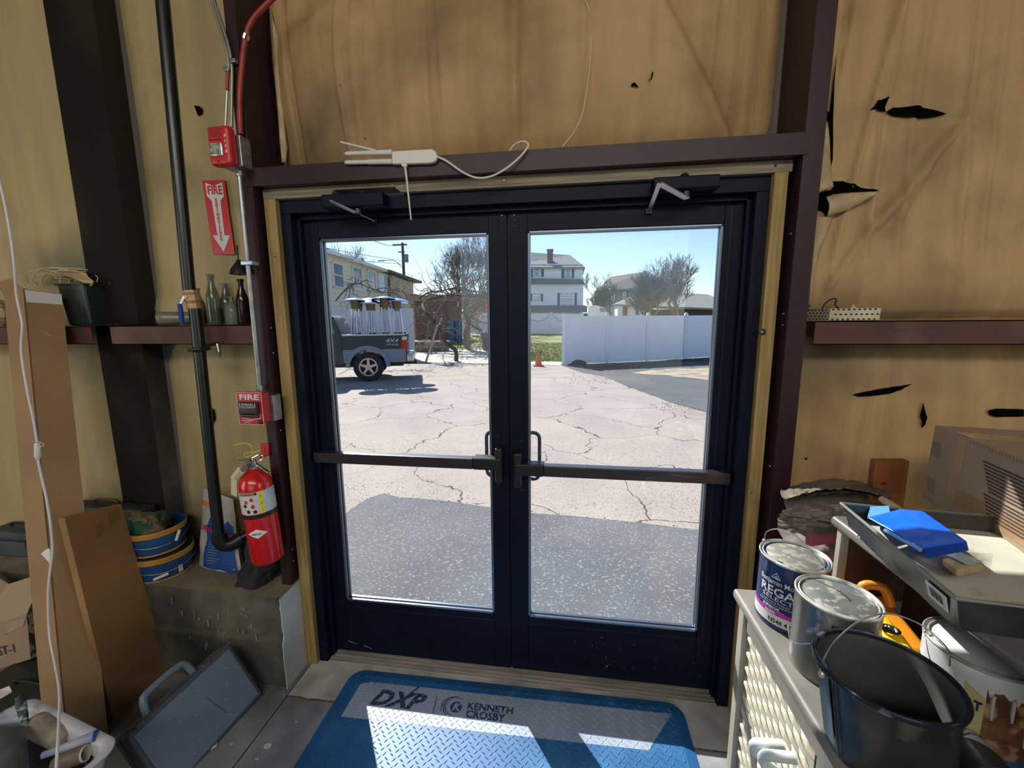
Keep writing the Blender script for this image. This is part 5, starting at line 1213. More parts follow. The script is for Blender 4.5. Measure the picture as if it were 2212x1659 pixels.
# ---- fire extinguisher sign
sgY = curtain(-1.33, 2.15, 'left')-.012
sg = thing('fire_sign', 'red and white fire extinguisher arrow sign', 'sign', tuple(aty(470, 548, sgY)))
a, b_, c, d_ = aty(437, 390, sgY), aty(485, 389, sgY), aty(506, 549, sgY), aty(460, 549, sgY)
ux = (b_-a); wS = ux.length; ux.normalize(); uz = (a-d_); hS = uz.length; uz.normalize()
B().slab([d_, d_+ux*wS, d_+ux*wS+uz*hS, d_+uz*hS], (0, .002, 0)).obj('sign_plate', mat('sign_red', (.56, .012, .022), .4), sg)
def SP(x, y): return (x*wS, y*hS)
arrow = [SP(.12, .97), SP(.5, .925), SP(.88, .97), SP(.88, .79), SP(.70, .73), SP(.66, .26), SP(.90, .26), SP(.52, .03), SP(.12, .26), SP(.34, .26), SP(.30, .73), SP(.12, .79)]
B().prism(arrow, d_+Vector((0, -.0002, 0)), ux, uz, (0, -.0006, 0)).obj('white_arrow', M_paper, sg)
M_sr = MATS['sign_red']
text('lettering', 'FIRE', M_sr, sg, d_+ux*wS*.17+uz*hS*.815+Vector((0, -.0012, 0)), ux, uz, .052, .0004, width=wS*.66, bold=.0016)
for i, chh in enumerate('EXTINGUISHER'):
    text('lettering', chh, M_sr, sg, d_+ux*wS*(.5 if chh != 'I' else .5)+uz*hS*(.715-.048*i)+Vector((0, -.0012, 0)), ux, uz, .0185, .0004, bold=.0009, align='CENTER')

# ---- extinguisher
ex = thing('fire_extinguisher', 'red fire extinguisher hung tilted on the left door upright', 'fire extinguisher', tuple(aty(580, 1208, -.215)))
ea, eb = aty(546, 1012, -.215), aty(580, 1207, -.215)
ax = (ea-eb); Lx = ax.length; ax.normalize(); rx = .066
B().lathe([(.0, 0), (rx*.86, .0), (rx, .012), (rx, Lx-.085), (rx*.97, Lx-.06), (rx*.80, Lx-.032), (rx*.42, Lx-.010), (.022, Lx-.004), (.022, Lx+.004)], eb, 36, axis=ax).obj('cylinder', M_red, ex, smooth=True)
B().lathe([(.024, Lx), (.027, Lx+.004), (.027, Lx+.012), (.019, Lx+.016), (.019, Lx+.040), (0, Lx+.044)], eb, 20, axis=ax).obj('neck_collar', M_chrome, ex, smooth=True)
B().lathe([(rx+.0008, Lx*.515), (rx+.0012, Lx*.516), (rx+.0012, Lx*.558), (rx+.0008, Lx*.559)], eb, 36, axis=ax).obj('strap_band', M_blackp, ex, smooth=True)
q = Vector((0, 0, 1)).rotation_difference(ax); fr_ = (q@Vector((1, 0, 0)), q@Vector((0, 1, 0)))
tocam = (CAM-eb); tocam = tocam-ax*tocam.dot(ax); tocam.normalize(); side_ = ax.cross(tocam)
def cylpatch(name, m, a0, a1, h0, h1, dr=.0006, par=ex, n=14):
    g = B()
    def f(u, v):
        a = R(a0+(a1-a0)*u); return eb+ax*(h0+(h1-h0)*v)*Lx+(tocam*math.cos(a)+side_*math.sin(a))*(rx+dr)
    g.grid(f, n, 1); return g.obj(name, m, par, smooth=False)
M_lab1 = mat('extinguisher_label', (.62, .60, .55), .5); M_lab2 = mat('extinguisher_label_blue', (.42, .50, .58), .5, c2=(.62, .66, .68), scale=90, stretch=(.3, .3, 3))
cylpatch('label', M_lab1, -95, 2, .565, .795); cylpatch('label', mat('label_yellow', (.78, .66, .02), .5), 2, 17, .565, .795); cylpatch('label', M_lab2, 17, 96, .565, .795)
cylpatch('label_header', M_ink, -72, -2, .765, .790, .0009)
def ctext(s, m, a0, h, size, dr=.0014, bold=0, par=ex, width=None):
    cu = bpy.data.curves.new('t', 'FONT'); cu.body = s; cu.size = size; cu.offset = bold; cu.resolution_u = 2
    tmp = bpy.data.objects.new('t', cu); COL.objects.link(tmp); bpy.context.view_layer.update()
    me = bpy.data.meshes.new_from_object(tmp.evaluated_get(bpy.context.evaluated_depsgraph_get())); bpy.data.objects.remove(tmp); me.name = 'lettering'
    for v in me.vertices:
        a = R(a0)+v.co.x/rx; y = v.co.y; v.co = eb+ax*(h*Lx+y)+(tocam*math.cos(a)+side_*math.sin(a))*(rx+dr)
    me.materials.clear(); me.materials.append(m); return link('lettering', me, par)
ctext('INSTRUCTIONS', M_paper, -71, .769, .0100, .0016)
for cch, hh in (('A', .735), ('B', .66), ('C', .59)): ctext(cch, mat('olive_ink', (.30, .24, .01), .6), 5, hh, .015)
for a0, hh, m_ in ((-42, .70, M_redp), (-22, .72, M_redp), (-20, .65, M_redp), (-48, .66, M_ink), (-38, .60, M_ink), (-15, .595, M_ink)):
    p0 = eb+ax*hh*Lx+(tocam*math.cos(R(a0))+side_*math.sin(R(a0)))*(rx+.0012)
    g = B().ball((0, 0, 0), (.001, .001, .001), 4, 2); g = B()
    s_ = -tocam*math.sin(R(a0))+side_*math.cos(R(a0)); nn = tocam*math.cos(R(a0))+side_*math.sin(R(a0))
    kk = 7; g.prism([(math.cos(6.283*i/kk)*.0075*(1+.5*nz(i*1.7, a0)), math.sin(6.283*i/kk)*.009*(1+.4*nz(i*2.3, a0))) for i in range(kk)], p0, s_, ax, nn*.0003)
    g.obj('pictogram', m_, ex)
for i in range(8):
    for a0, a1 in ((24, 88),):
        cylpatch('small_print', mat('pale_print', (.62, .66, .70), .6), a0, a1-(i % 3)*6, .585+i*.025, .592+i*.025, .0010)
dm = B(); a0 = -22; nn = tocam*math.cos(R(a0))+side_*math.sin(R(a0)); s_ = -tocam*math.sin(R(a0))+side_*math.cos(R(a0))
g = B().grid(lambda u, v: (lambda x, y: eb+ax*(.36*Lx+y)+(tocam*math.cos(R(a0)+x/rx)+side_*math.sin(R(a0)+x/rx))*(rx+.0008))((2*u-1)*.040, (2*v-1)*.021*(1-abs(2*u-1)+1e-3)), 16, 2); g.obj('emblem', M_paper, ex)
ctext('AMEREX', M_ink, a0-20, .349, .0105, .0016, bold=.0002)
# head: levers, gauge, hook, tag, yellow tie
ht = eb+ax*(Lx+.03)
B().bar(ht-side_*.0+ax*.008, ht+side_*.055-ax*.055+tocam*.035, .016, .004).obj('carry_handle', M_chrome, ex, bevel=.001)
B().bar(ht+ax*.016, ht-side_*.045+ax*.022+tocam*.02, .014, .004).obj('lever', M_chrome, ex, bevel=.001)
B().tube(smoothpts([ht+ax*.014, ht+side_*.03+ax*.024, ht+side_*.045+ax*.010, ht+side_*.03-ax*.002, ht], 5), .004, 8).obj('hose_elbow', M_chrome, ex, smooth=True)
gc = ht-side_*.030-ax*.012+tocam*.030
B().lathe([(.013, 0), (.014, .006), (.011, .008), (0, .008)], gc, 18, axis=tocam).obj('gauge', mat('gauge_face', (.30, .22, .22), .3, .5), ex)
B().tube([ht-side_*.008+ax*.02+Vector((.004*math.cos(t), 0, 0))+side_*(-.028+.022*math.cos(t))+ax*.018*math.sin(t) for t in [R(a) for a in range(0, 350, 25)]], .0012, 5, closed=True).obj('pin_ring', M_steel, ex)
B().tube(smoothpts([aty(506, 961, -.235), aty(528, 957, -.235), aty(541, 962, -.235), aty(546, 978, -.23), aty(538, 986, -.23), aty(527, 985, -.24), aty(532, 978, -.245), aty(548, 977, -.24), aty(564, 971, -.22)], 6), .0019, 6).obj('yellow_tie', M_yellow, ex)
B().slab([aty(498, 1030, -.262), aty(512, 1037, -.262), aty(529, 1018, -.262), aty(515, 1008, -.262)], (0, .001, 0)).obj('inspection_tag', mat('tag_cream', (.58, .52, .36), .7), ex)
B().slab([aty(499, 1068, -.262), aty(512, 1074, -.262), aty(511, 1037, -.262), aty(499, 1030, -.262)], (0, .001, 0)).obj('inspection_tag', MATS['tag_cream'], ex)
g = B()
for i in range(6): g.bar(aty(505+i*2.6, 1033-i*3.2, -.2632), aty(513+i*2.6, 1031-i*3.2+5, -.2632), .0016, .0004, up=(0, 1, 0))
g.obj('tag_print', M_ink, ex)
hk = thing('extinguisher_hook', 'red metal wall hook holding the extinguisher', 'bracket', (-1.02, -.13, 1.13))
a, b_ = aty(562, 958, -.135), aty(580, 958, -.135); c, d_ = aty(580, 984, -.135), aty(564, 990, -.135)
B().slab([d_, c, b_, a], (0, .009, 0)).obj('hook_plate', M_redp, hk, bevel=.001)
B().bar(aty(572, 985, -.135), aty(560, 990, -.20), .014, .004).obj('hook_arm', M_redp, hk)
for u, v in ((569, 967), (570, 975)): screw(aty(u, v, -.137), (0, -1, 0), .003, M_steel, hk, 'screw_head')
# dark rag under it
def cloth_lump(name, label, cat, pts, m, seed, amp=.02, z0=None):
    """a crumpled heap: ball deformed by noise; pts=(centre, radii)"""
    c, r = pts; g = B().ball(c, r, 34, 22); c = Vector(c)
    for v in g.v:
        d = (v-c); n_ = Vector((d.x/r[0], d.y/r[1], d.z/r[2])); k = 1+amp*(fbm(n_.x*1.6, n_.y*1.6, n_.z*1.6+seed, 1, 5)*1.3)+amp*.5*abs(nz(n_.x*3, n_.y*3, n_.z*3+seed))
        v.x, v.y, v.z = c.x+d.x*k, c.y+d.y*k, c.z+d.z*k
        if z0 is not None and v.z < z0: v.z = z0
    o = g.obj(name, m)
    for q in o.data.polygons: q.use_smooth = True
    return tag(o, label, cat)
M_rag = mat('black_rag', (.010, .010, .013), .9, c2=(.02, .02, .024), scale=12)
rg_ = thing('black_rag', 'crumpled black cloth on the ledge under the extinguisher', 'cloth', (-1.25, -.08, .45))
def cone_cloth(u, v):
    a = 2*math.pi*u; h = v
    p = Vector((-1.235, -.075, .452)); rr_ = (.040*(1-h)**.5+.078*(1-h*.35))*(1+.06*math.sin(a*5+h*7)+.30*fbm(math.cos(a)*1.6, math.sin(a)*1.6, h*3.5+3))*(1 if h < .9 else .6)
    return (p.x+.03*h+math.cos(a)*rr_*.80, p.y+math.sin(a)*rr_*.8, p.z+h*.24+.010*nz(a, h*4))
o = B().grid(cone_cloth, 60, 26).obj('cloth_body', M_rag, rg_); [setattr(q, 'use_smooth', True) for q in o.data.polygons]
B().ball((-1.205, -.075, .69), (.042, .042, .02), 14, 8).obj('cloth_top', M_rag, rg_)

# ---- mortar bag
bgr = thing('mortar_bag', 'white and blue paper bag of grout standing on the ledge', 'bag', (-1.45, 0, .45))
bl_, br2, tr2, tl2 = aty(428, 1200, -.02), aty(520, 1216, -.06), aty(503, 1078, -.01), aty(440, 1056, -.01)
zb0 = .452
bl_.z = zb0; br2.z = zb0
def bagf(u, v):
    p = bl_.lerp(br2, u).lerp(tl2.lerp(tr2, u), v); s = math.sin(math.pi*u)**.5; p.y -= .030*s*(1-v**3)+.01*nz(u*4, v*4, 2)*(1 if 0 < v < 1 else 0); p.x += .008*nz(u*2, v*6, 7); return p
def bagb(u, v):
    p = bl_.lerp(br2, u).lerp(tl2.lerp(tr2, u), v); s = math.sin(math.pi*u)**.5; p.y += .06*s*(1-v**2)+.002; return p
g = B().grid(bagf, 20, 24); g.grid(bagb, 20, 24)
o = g.obj('paper_bag', mat('bag_paper_white', (.50, .47, .43), .65, c2=(.34, .33, .33), scale=9), bgr); [setattr(q, 'use_smooth', True) for q in o.data.polygons]
def bagpatch(name, m, outline, n=10, off=.0015):
    """outline in bag coordinates"""
    bm = bmesh.new(); vs_ = [bm.verts.new((x, y, 0)) for x, y in outline]; bm.faces.new(vs_); bmesh.ops.triangulate(bm, faces=bm.faces); bmesh.ops.subdivide_edges(bm, edges=bm.edges, cuts=5, use_grid_fill=True)
    for v_ in bm.verts: p = bagf(min(max(v_.co.x, 0), 1), min(max(v_.co.y, 0), 1)); p.y -= off; v_.co = p
    me = bpy.data.meshes.new(name); bm.to_mesh(me); bm.free(); me.materials.append(m); return link(name, me, bgr)
bagpatch('blue_print', mat('bag_blue', (.010, .055, .24), .6, c2=(.02, .09, .30), scale=6), [(.22, .02), (.97, .0), (.93, .30), (.97, .62), (.85, .70), (.70, .62), (.50, .74), (.32, .68), (.26, .40)])
bagpatch('orange_print', mat('bag_orange', (.62, .16, .03), .6), [(.02, .80), (.42, .80), (.42, .86), (.02, .86)])
bagpatch('orange_print', MATS['bag_orange'], [(.90, .28), (1, .32), (1, .50), (.93, .44)])
M_bagred = mat('bag_red', (.55, .03, .06), .6)
e1 = (br2-bl_).normalized()
def bagtext(s, m, u, v, size, width, shear=0, bold=0):
    p = bagf(u, v)+Vector((0, -.012, 0)); q = bagf(min(1, u+.3), v+.02)+Vector((0, -.012, 0)); e = (q-p).normalized(); text('lettering', s, m, bgr, p, e, (0, 0, 1), size, .0006, width=width, shear=shear, bold=bold)
bagtext('Ultracolor', M_bagred, .12, .52, .036, .19, .2, .0015)
bagtext('Plus!', M_bagred, .66, .47, .030, .075, .2, .0012)
g = B()
for i in range(9):
    p = bagf(.34, .38-.035*i)+Vector((0, -.003, 0)); q = bagf(.62-.05*(i % 3), .38-.035*i+.01)+Vector((0, -.003, 0)); g.bar(p, q, .0014, .0006, up=(0, 1, 0))
g.obj('small_print', M_lab2, bgr)

# ---- two blue buckets with a camouflage cap
M_bkt = mat('bucket_blue_label', (.012, .060, .17), .5, c2=(.02, .085, .22), scale=5, c3=(.012, .04, .10), s3=9)
def bucket(label, c, r, z0, h, grp):
    t_ = thing('plastic_bucket', label, 'bucket', (c[0], c[1], z0), grp)
    B().lathe([(r*.86, 0), (r*.90, .006), (r*.91, h*.12), (r*.985, h*.82), (r, h), (r*.97, h), (r*.88, h*.10), (r*.86, .004)], (c[0], c[1], z0), 36).obj('bucket_wall', M_bkt, t_, smooth=True)
    for z, dr in ((.0, .0015), (h-.030, .003), (h-.016, .005)):
        hb_ = .007 if z == 0 else .011; B().lathe([(r*(.90 if z == 0 else .985), -.001), (r*(.90 if z == 0 else .985)+dr, .0), (r*(.90 if z == 0 else .985)+dr, hb_), (r*(.90 if z == 0 else .985), hb_+.002)], (c[0], c[1], z0+z+.002), 36, cap=False).obj('rim_band', M_orange, t_, smooth=True)
    an = math.atan2(CAM.y-c[1], CAM.x-c[0])
    pts = [Vector((c[0]+(r+.008)*math.cos(an+a), c[1]+(r+.008)*math.sin(an+a), z0+h*.78-h*.36*math.cos(a*.95))) for a in [R(x) for x in range(-80, 81, 10)]]
    B().tube(pts, .0012, 5).obj('bail_wire', M_steel, t_)
    return t_, an
bc = (-1.745, -.098)
bk1, an = bucket('lower blue bucket of the stack on the ledge', bc, .125, .452, .125, 'stacked blue buckets')
c2b = (-1.765, -.098)
bk2, an2 = bucket('upper blue bucket with a camouflage cap on top', c2b, .122, .579, .125, 'stacked blue buckets')
B().lathe([(.118, 0), (.124, .003), (.119, .006), (0, .006)], (bc[0], bc[1], .575-.004), 30).obj('bucket_lid', M_blackp, bk1)
q = Vector((bc[0]+.133*math.cos(an-.15), bc[1]+.133*math.sin(an-.15), .49)); tt = Vector((-math.sin(an), math.cos(an), .15))
B().tube([q-tt*.028, q+tt*.028], .007, 10).obj('bail_grip', M_white, bk1)
q = Vector((c2b[0]+.131*math.cos(an+.62), c2b[1]+.131*math.sin(an+.62), .655)); tt = Vector((.35*-math.sin(an), .35*math.cos(an), .9)).normalized()
B().tube([q-tt*.026, q+tt*.026], .007, 10).obj('bail_grip', M_white, bk2)
text('lettering', '10', M_ink, bk1, (0, 0, .52), X1, Z1, .032, .0012, wrap=((bc[0], bc[1]), .119, an+.25), bold=.001)
g = B()
for i in range(9):
    a = an+.42+i*.018; g.cbox((bc[0]+.1205*math.cos(a), bc[1]+.1205*math.sin(a), .49), (.001, .0014, .035))
g.obj('barcode', M_paper, bk1)
# camouflage cap
M_camo = mat('camo_cloth', (.16, .115, .05), .9, c2=(.045, .06, .03), scale=9, det=1, c3=(.02, .085, .05), s3=7, t3=(.55, .58), ramp=(.48, .52))
M_camo2 = mat('camo_tan', (.27, .17, .07), .9, c2=(.18, .12, .05), scale=10, det=1, ramp=(.48, .52))
cp = thing('camouflage_cap', 'crumpled camouflage cap lying in the upper blue bucket', 'cap', (c2b[0], c2b[1], .70))
def crumple(c, r, seed, amp, n=30, m_=16):
    g = B().ball(c, r, n, m_); c = Vector(c)
    for v in g.v:
        d = v-c; n_ = Vector((d.x/r[0], d.y/r[1], d.z/r[2])); k = 1+amp*fbm(n_.x*1.5+seed, n_.y*1.5, n_.z*1.5, 1, 4); v.x, v.y, v.z = c.x+d.x*k, c.y+d.y*k, c.z+d.z*k
    return g
o = crumple((c2b[0]-.01, c2b[1]-.02, .712), (.092, .085, .045), 3, .45).obj('cap_crown', M_camo, cp); [setattr(q, 'use_smooth', True) for q in o.data.polygons]
o = crumple((c2b[0]-.03, c2b[1]-.045, .745), (.05, .03, .03), 8, .5).obj('cap_band', M_camo2, cp); [setattr(q, 'use_smooth', True) for q in o.data.polygons]
o = B().grid(lambda u, v: (c2b[0]+.02+.055*math.cos(u*3.1)*(1-.4*v), c2b[1]-.045+.03*v-.02*math.sin(u*3.1), .735+.035*math.sin(u*3.1)+.012*v), 16, 6).obj('cap_brim', M_camo, cp, solid=.004)

# ---- tall box leaning by the girt
bw = .205; top_b, bot_b = aty(49, 623, -.21), aty(136, 1527, -.60)
axb = (top_b-bot_b).normalized(); bot0 = bot_b-axb*(bot_b.z/axb.z)
trt = aty(133, 631, -.10); wv = (trt-top_b); wv = (wv-axb*wv.dot(axb)).normalized(); bw = (trt-top_b).length*.99
nv = axb.cross(wv); 
if nv.dot(CAM-top_b) < 0: nv = -nv
dpt = -nv
tb = thing('tall_cardboard_box', 'tall narrow cardboard box leaning against the left girt', 'cardboard box', tuple(bot0))
Lb = (top_b-bot0).length; o0 = bot0
side_in = -nv*.12 - wv*.035
def TBx(x, d, h): return o0+wv*x*bw+side_in*d+axb*h
p = [TBx(0, 0, 0), TBx(1, 0, 0), TBx(1, 1, 0), TBx(0, 1, 0), TBx(0, 0, Lb), TBx(1, 0, Lb-.006), TBx(1, 1, Lb), TBx(0, 1, Lb+.01)]
B().hexa(p).obj('box_body', M_card, tb)
g = B().slab([TBx(.01, -.001, 0), TBx(.03, -.001, 0), TBx(.03, -.001, Lb), TBx(.01, -.001, Lb)], nv*.0015); g.obj('corner_seam', mat('card_edge_dark', (.12, .07, .03), .9), tb)
fl_ = [TBx(0, 1, Lb), TBx(1, 1, Lb), TBx(1.06, 1.35, Lb+.035), TBx(-.06, 1.2, Lb+.06)]; B().slab(fl_, axb*.003).obj('box_flap', M_card, tb)
B().slab([TBx(.0, 0, Lb), TBx(.0, 1, Lb), TBx(-.25, .8, Lb+.05), TBx(-.2, .1, Lb+.045)], axb*.003).obj('box_flap', M_card, tb)
lbq = [aty(55, 641, -.19), aty(131, 652, -.12), aty(130, 631, -.12), aty(54, 618, -.19)]
hz_ = [TBx(.06, -.0015, Lb-.062), TBx(1.0, -.0015, Lb-.058), TBx(1.0, -.0015, Lb-.008), TBx(.04, -.0015, Lb-.005)]
B().slab(hz_, nv*.0008).obj('shipping_label', mat('label_white', (.62, .60, .60), .6), tb)
g = B()
for i in range(5): g.slab([TBx(.5, -.0045, Lb-.020-.007*i), TBx(.5+.4*(.5+.5*((i*7) % 3)/2), -.0045, Lb-.020-.007*i), TBx(.5+.4*(.5+.5*((i*7) % 3)/2), -.0045, Lb-.0175-.007*i), TBx(.5, -.0045, Lb-.0175-.007*i)], nv*.0003)
g.obj('label_print', mat('grey_ink', (.25, .25, .25), .7), tb)
B().slab([TBx(.42, -.001, Lb-.20), TBx(.62, -.001, Lb-.215), TBx(.62, -.001, Lb-.211), TBx(.42, -.001, Lb-.196)], nv*.0006).obj('scuff', mat('pale_scuff', (.45, .33, .19), .9), tb)

# ---- flat cardboard panel
pn = thing('cardboard_panel', 'flat orange brown cardboard box leaning between tall box and buckets', 'cardboard box', tuple(aty(300, 1500, -.35)))
tr_ = aty(262, 1088, -.225); br__ = aty(363, 1442, -.205); tl_ = aty(139, 1118, -.46); bl__ = aty(250, 1575, -.485)
nrm = (br__-bl__).cross(tr_-br__).normalized()
if nrm.dot(CAM-tr_) < 0: nrm = -nrm
B().slab([bl__, br__, tr_, tl_], -nrm*.028).obj('panel_box', M_card_o, pn, bevel=.002)
def PQ(u, v, n=.001): return bl__.lerp(br__, u).lerp(tl_.lerp(tr_, u), v)+nrm*n
B().slab([PQ(.68, .90), PQ(.92, .93), PQ(.92, .985), PQ(.70, .965)], nrm*.0004).obj('tape_mark', mat('tape_stain', (.20, .115, .05), .8), pn)
B().slab([PQ(.42, .87), PQ(.54, .88), PQ(.55, .93), PQ(.43, .92)], nrm*.0004).obj('tape_mark', MATS['tape_stain'], pn)

# ---- grey plastic tool case leaning on the floor
tc_ = thing('tool_case', 'grey plastic power tool case leaning by the ledge', 'tool case', (-1.15, -.5, 0))
cR, cT = atz(570, 1497, .018), atz(497, 1388, .262)
cL = atz(258, 1572, .262)
tdir = (cT-cR); hC = tdir.length; tdir.normalize(); ldir = (cL-cT); lC = ldir.length; ldir = (ldir-tdir*ldir.dot(tdir)).normalized(); nC = ldir.cross(tdir)
if nC.dot(CAM-cT) < 0: nC = -nC
def CQ(x, h, n): return cR+ldir*x+tdir*h+nC*n      # x along the base, h up the lid, n towards the viewer
M_case = mat('case_grey_blue', (.17, .22, .285), .42, c2=(.14, .185, .24), scale=4); M_cased = mat('case_dark_grey', (.075, .085, .10), .45)
g = B(); g.hexa([CQ(0, 0, -.055), CQ(lC, 0, -.055), CQ(lC, hC, -.055), CQ(0, hC, -.055), CQ(.0, .0, 0), CQ(lC, .0, 0), CQ(lC, hC, 0), CQ(.0, hC, 0)]); g.obj('lid_shell', M_cased, tc_, bevel=.012, seg=4)
g = B(); g.hexa([CQ(.005, .005, -.115), CQ(lC-.005, .005, -.115), CQ(lC-.005, hC-.005, -.115), CQ(.005, hC-.005, -.115), CQ(.0, .0, -.058), CQ(lC, .0, -.058), CQ(lC, hC, -.058), CQ(.0, hC, -.058)]); g.obj('base_shell', M_cased, tc_, bevel=.012, seg=4)
g = B(); g.hexa([CQ(.016, .016, 0), CQ(lC-.016, .016, 0), CQ(lC-.016, hC-.016, 0), CQ(.016, hC-.016, 0), CQ(.018, .018, .004), CQ(lC-.018, .018, .004), CQ(lC-.018, hC-.018, .004), CQ(.018, hC-.018, .004)]); g.obj('lid_panel', M_case, tc_, bevel=.003)
hp = [CQ(.145*lC/.45, hC-.01, -.06), CQ(.155*lC/.45, hC+.045, -.06), CQ(.185*lC/.45, hC+.060, -.06), CQ(.30*lC/.45, hC+.060, -.06), CQ(.33*lC/.45, hC+.045, -.06), CQ(.345*lC/.45, hC-.01, -.06)]
B().tube(smoothpts(hp, 5), .0135, 10).obj('carry_handle', M_case, tc_, smooth=True)
for x in (.10, .38): g = B(); g.hexa([CQ(x*lC/.45, hC-.03, -.07), CQ((x+.035)*lC/.45, hC-.03, -.07), CQ((x+.035)*lC/.45, hC+.006, -.07), CQ(x*lC/.45, hC+.006, -.07), CQ(x*lC/.45, hC-.03, .001), CQ((x+.035)*lC/.45, hC-.03, .001), CQ((x+.035)*lC/.45, hC+.006, .001), CQ(x*lC/.45, hC+.006, .001)]); g.obj('latch', M_cased, tc_, bevel=.004)
for u, w_ in ((.20, .03),):
    g = B(); g.hexa([CQ(u*lC, -.012, -.10), CQ(u*lC+w_, -.012, -.10), CQ(u*lC+w_, .002, -.10), CQ(u*lC, .002, -.10), CQ(u*lC, -.012, -.02), CQ(u*lC+w_, -.012, -.02), CQ(u*lC+w_, .002, -.02), CQ(u*lC, .002, -.02)]); g.obj('foot', M_cased, tc_)
g = B()
for i in range(26):
    x, h = .05+rnd.random()*(lC-.1), .03+rnd.random()*(hC-.06); s_ = .0008+.0018*rnd.random(); p = CQ(x, h, .0045); g.slab([p, p+ldir*s_*1.6, p+ldir*s_*1.6+tdir*s_, p+tdir*s_], nC*.0003)
g.obj('paint_speck', M_paper, tc_)['kind'] = 'stuff'
p, q = CQ(lC*.42, hC*.62, .0045), CQ(lC*.36, hC*.26, .0045); B().bar(p, q, .003, .0004, up=nC).obj('scuff_mark', M_cased, tc_)
# small white scrap by the case
tag(B().add([atz(443, 1628, .003), atz(468, 1612, .003), atz(468, 1601, .012), atz(462, 1596, .006), atz(452, 1612, .012)], [(0, 1, 2, 3, 4)]).obj('paper_scrap', M_paper), 'torn white scrap on the floor under the grey case', 'scrap')

# ---- white paint tray with rollers, bottom left
zT = .40
rc1, rc2 = atz(262, 1603, zT), atz(62, 1502, zT)
ex_ = (rc1-rc2); wT = ex_.length; ex_.normalize(); ey_ = Vector((ex_.y, -ex_.x, 0))       # ey towards the viewer
if ey_.y > 0: ey_ = -ey_
crt = thing('support_crate', 'dark crate added as an unseen support under the white paint tray', 'crate', tuple(rc2+ey_*.2-Vector((0, 0, zT))))  # not seen in the image, added to hold up the tray
crate = B(); c0 = rc2+ex_*.08+ey_*.06; 
def CR(x, y, z): q = c0+ex_*x+ey_*y; return (q.x, q.y, z)
crate.hexa([CR(0, 0, 0), CR(wT-.16, 0, 0), CR(wT-.16, .34, 0), CR(0, .34, 0), CR(0, 0, .29), CR(wT-.16, 0, .29), CR(wT-.16, .34, .29), CR(0, .34, .29)]); crate.obj('crate_body', M_cased, crt, bevel=.01)
ptw = thing('paint_tray', 'paint spattered white plastic tray holding rollers at bottom left', 'paint tray', tuple(rc2+ey_*.2))
M_trayw = mat('spattered_white_tray', (.50, .53, .62), .45, c2=(.62, .62, .62), scale=6, c3=(.03, .05, .07), s3=7, t3=(.60, .66))
def rr_ring(off, r, z, n=5):
    P = []; x0, x1, y0, y1 = off, wT-off, off, .42-off
    for cx, cy, a0 in ((x1-r, y1-r, 0), (x0+r, y1-r, 90), (x0+r, y0+r, 180), (x1-r, y0+r, 270)):
        for i in range(n+1): a = R(a0+90*i/n); P.append(rc2+ex_*(cx+r*math.cos(a))+ey_*(cy+r*math.sin(a))+Vector((0, 0, z-zT)))
    return P
rings = [rr_ring(.03, .05, zT-.105), rr_ring(.010, .05, zT-.012), rr_ring(0, .055, zT-.014), rr_ring(-.004, .055, zT-.004), rr_ring(.004, .05, zT), rr_ring(.020, .045, zT-.004), rr_ring(.026, .045, zT-.012), rr_ring(.042, .045, zT-.095)]
k = len(rings[0]); g = B(); g.add([p for r_ in rings for p in r_], [(i*k+j, i*k+(j+1) % k, (i+1)*k+(j+1) % k, (i+1)*k+j) for i in range(len(rings)-1) for j in range(k)]+[tuple(range(k)), tuple((len(rings)-1)*k+j for j in range(k))])
g.obj('tray_shell', M_trayw, ptw, smooth=True)
def TP(x, y, z): return rc2+ex_*x+ey_*y+Vector((0, 0, z-zT))
g = B().box((0, 0, 0), (0, 0, 0)); g = B()
g.hexa([TP(.05, .05, zT-.094), TP(wT-.06, .05, zT-.094), TP(wT-.06, .37, zT-.094), TP(.05, .37, zT-.094), TP(.05, .05, zT-.088), TP(wT-.06, .05, zT-.088), TP(wT-.06, .37, zT-.088), TP(.05, .37, zT-.088)])
g.obj('dried_paint', M_ink, ptw)
def onT(u, v, z): return atz(u, v, z)
M_nap = mat('woolly_roller_nap', (.40, .35, .27), .95, c2=(.22, .19, .15), scale=14, bump=.006, bscale=60)
rl = thing('roller_cover', 'fluffy beige paint roller cover in the white tray', 'paint roller', tuple(onT(95, 1580, .37)))
a, b_ = onT(72, 1560, .375), onT(150, 1598, .355); o = B().tube([a.lerp(b_, t_) for t_ in (0, .02, .07, .15, .3, .5, .7, .85, .93, .98, 1)], [.018, .026, .032, .035, .036, .0365, .036, .035, .032, .026, .018], 28).obj('nap', M_nap, rl, smooth=True)
rl2 = thing('roller_cover', 'clear taped roller cover with a white open core', 'paint roller', tuple(onT(150, 1640, .36)))
a, b_ = onT(120, 1652, .36), onT(183, 1628, .375); d = (b_-a).normalized()
B().lathe([(.0225, 0), (.024, .002), (.024, (b_-a).length), (.021, (b_-a).length), (.020, .01)], a, 20, axis=d, cap=False).obj('sleeve', mat('brown_sleeve', (.16, .12, .08), .5), rl2, smooth=True)
B().lathe([(.0225, -.001), (.0225, .004), (.019, .004), (.019, -.02), (.0188, -.02)], b_, 24, axis=d, cap=False).obj('core_ring', M_white, rl2, smooth=True)
B().lathe([(.0185, 0), (0, .0005)], b_-d*.018, 24, axis=d).obj('core_hollow', M_cavity, rl2)
rl3 = thing('roller_wrapper', 'blue stained plastic wrapper tube across the white tray', 'paint roller', tuple(onT(150, 1605, .385)))
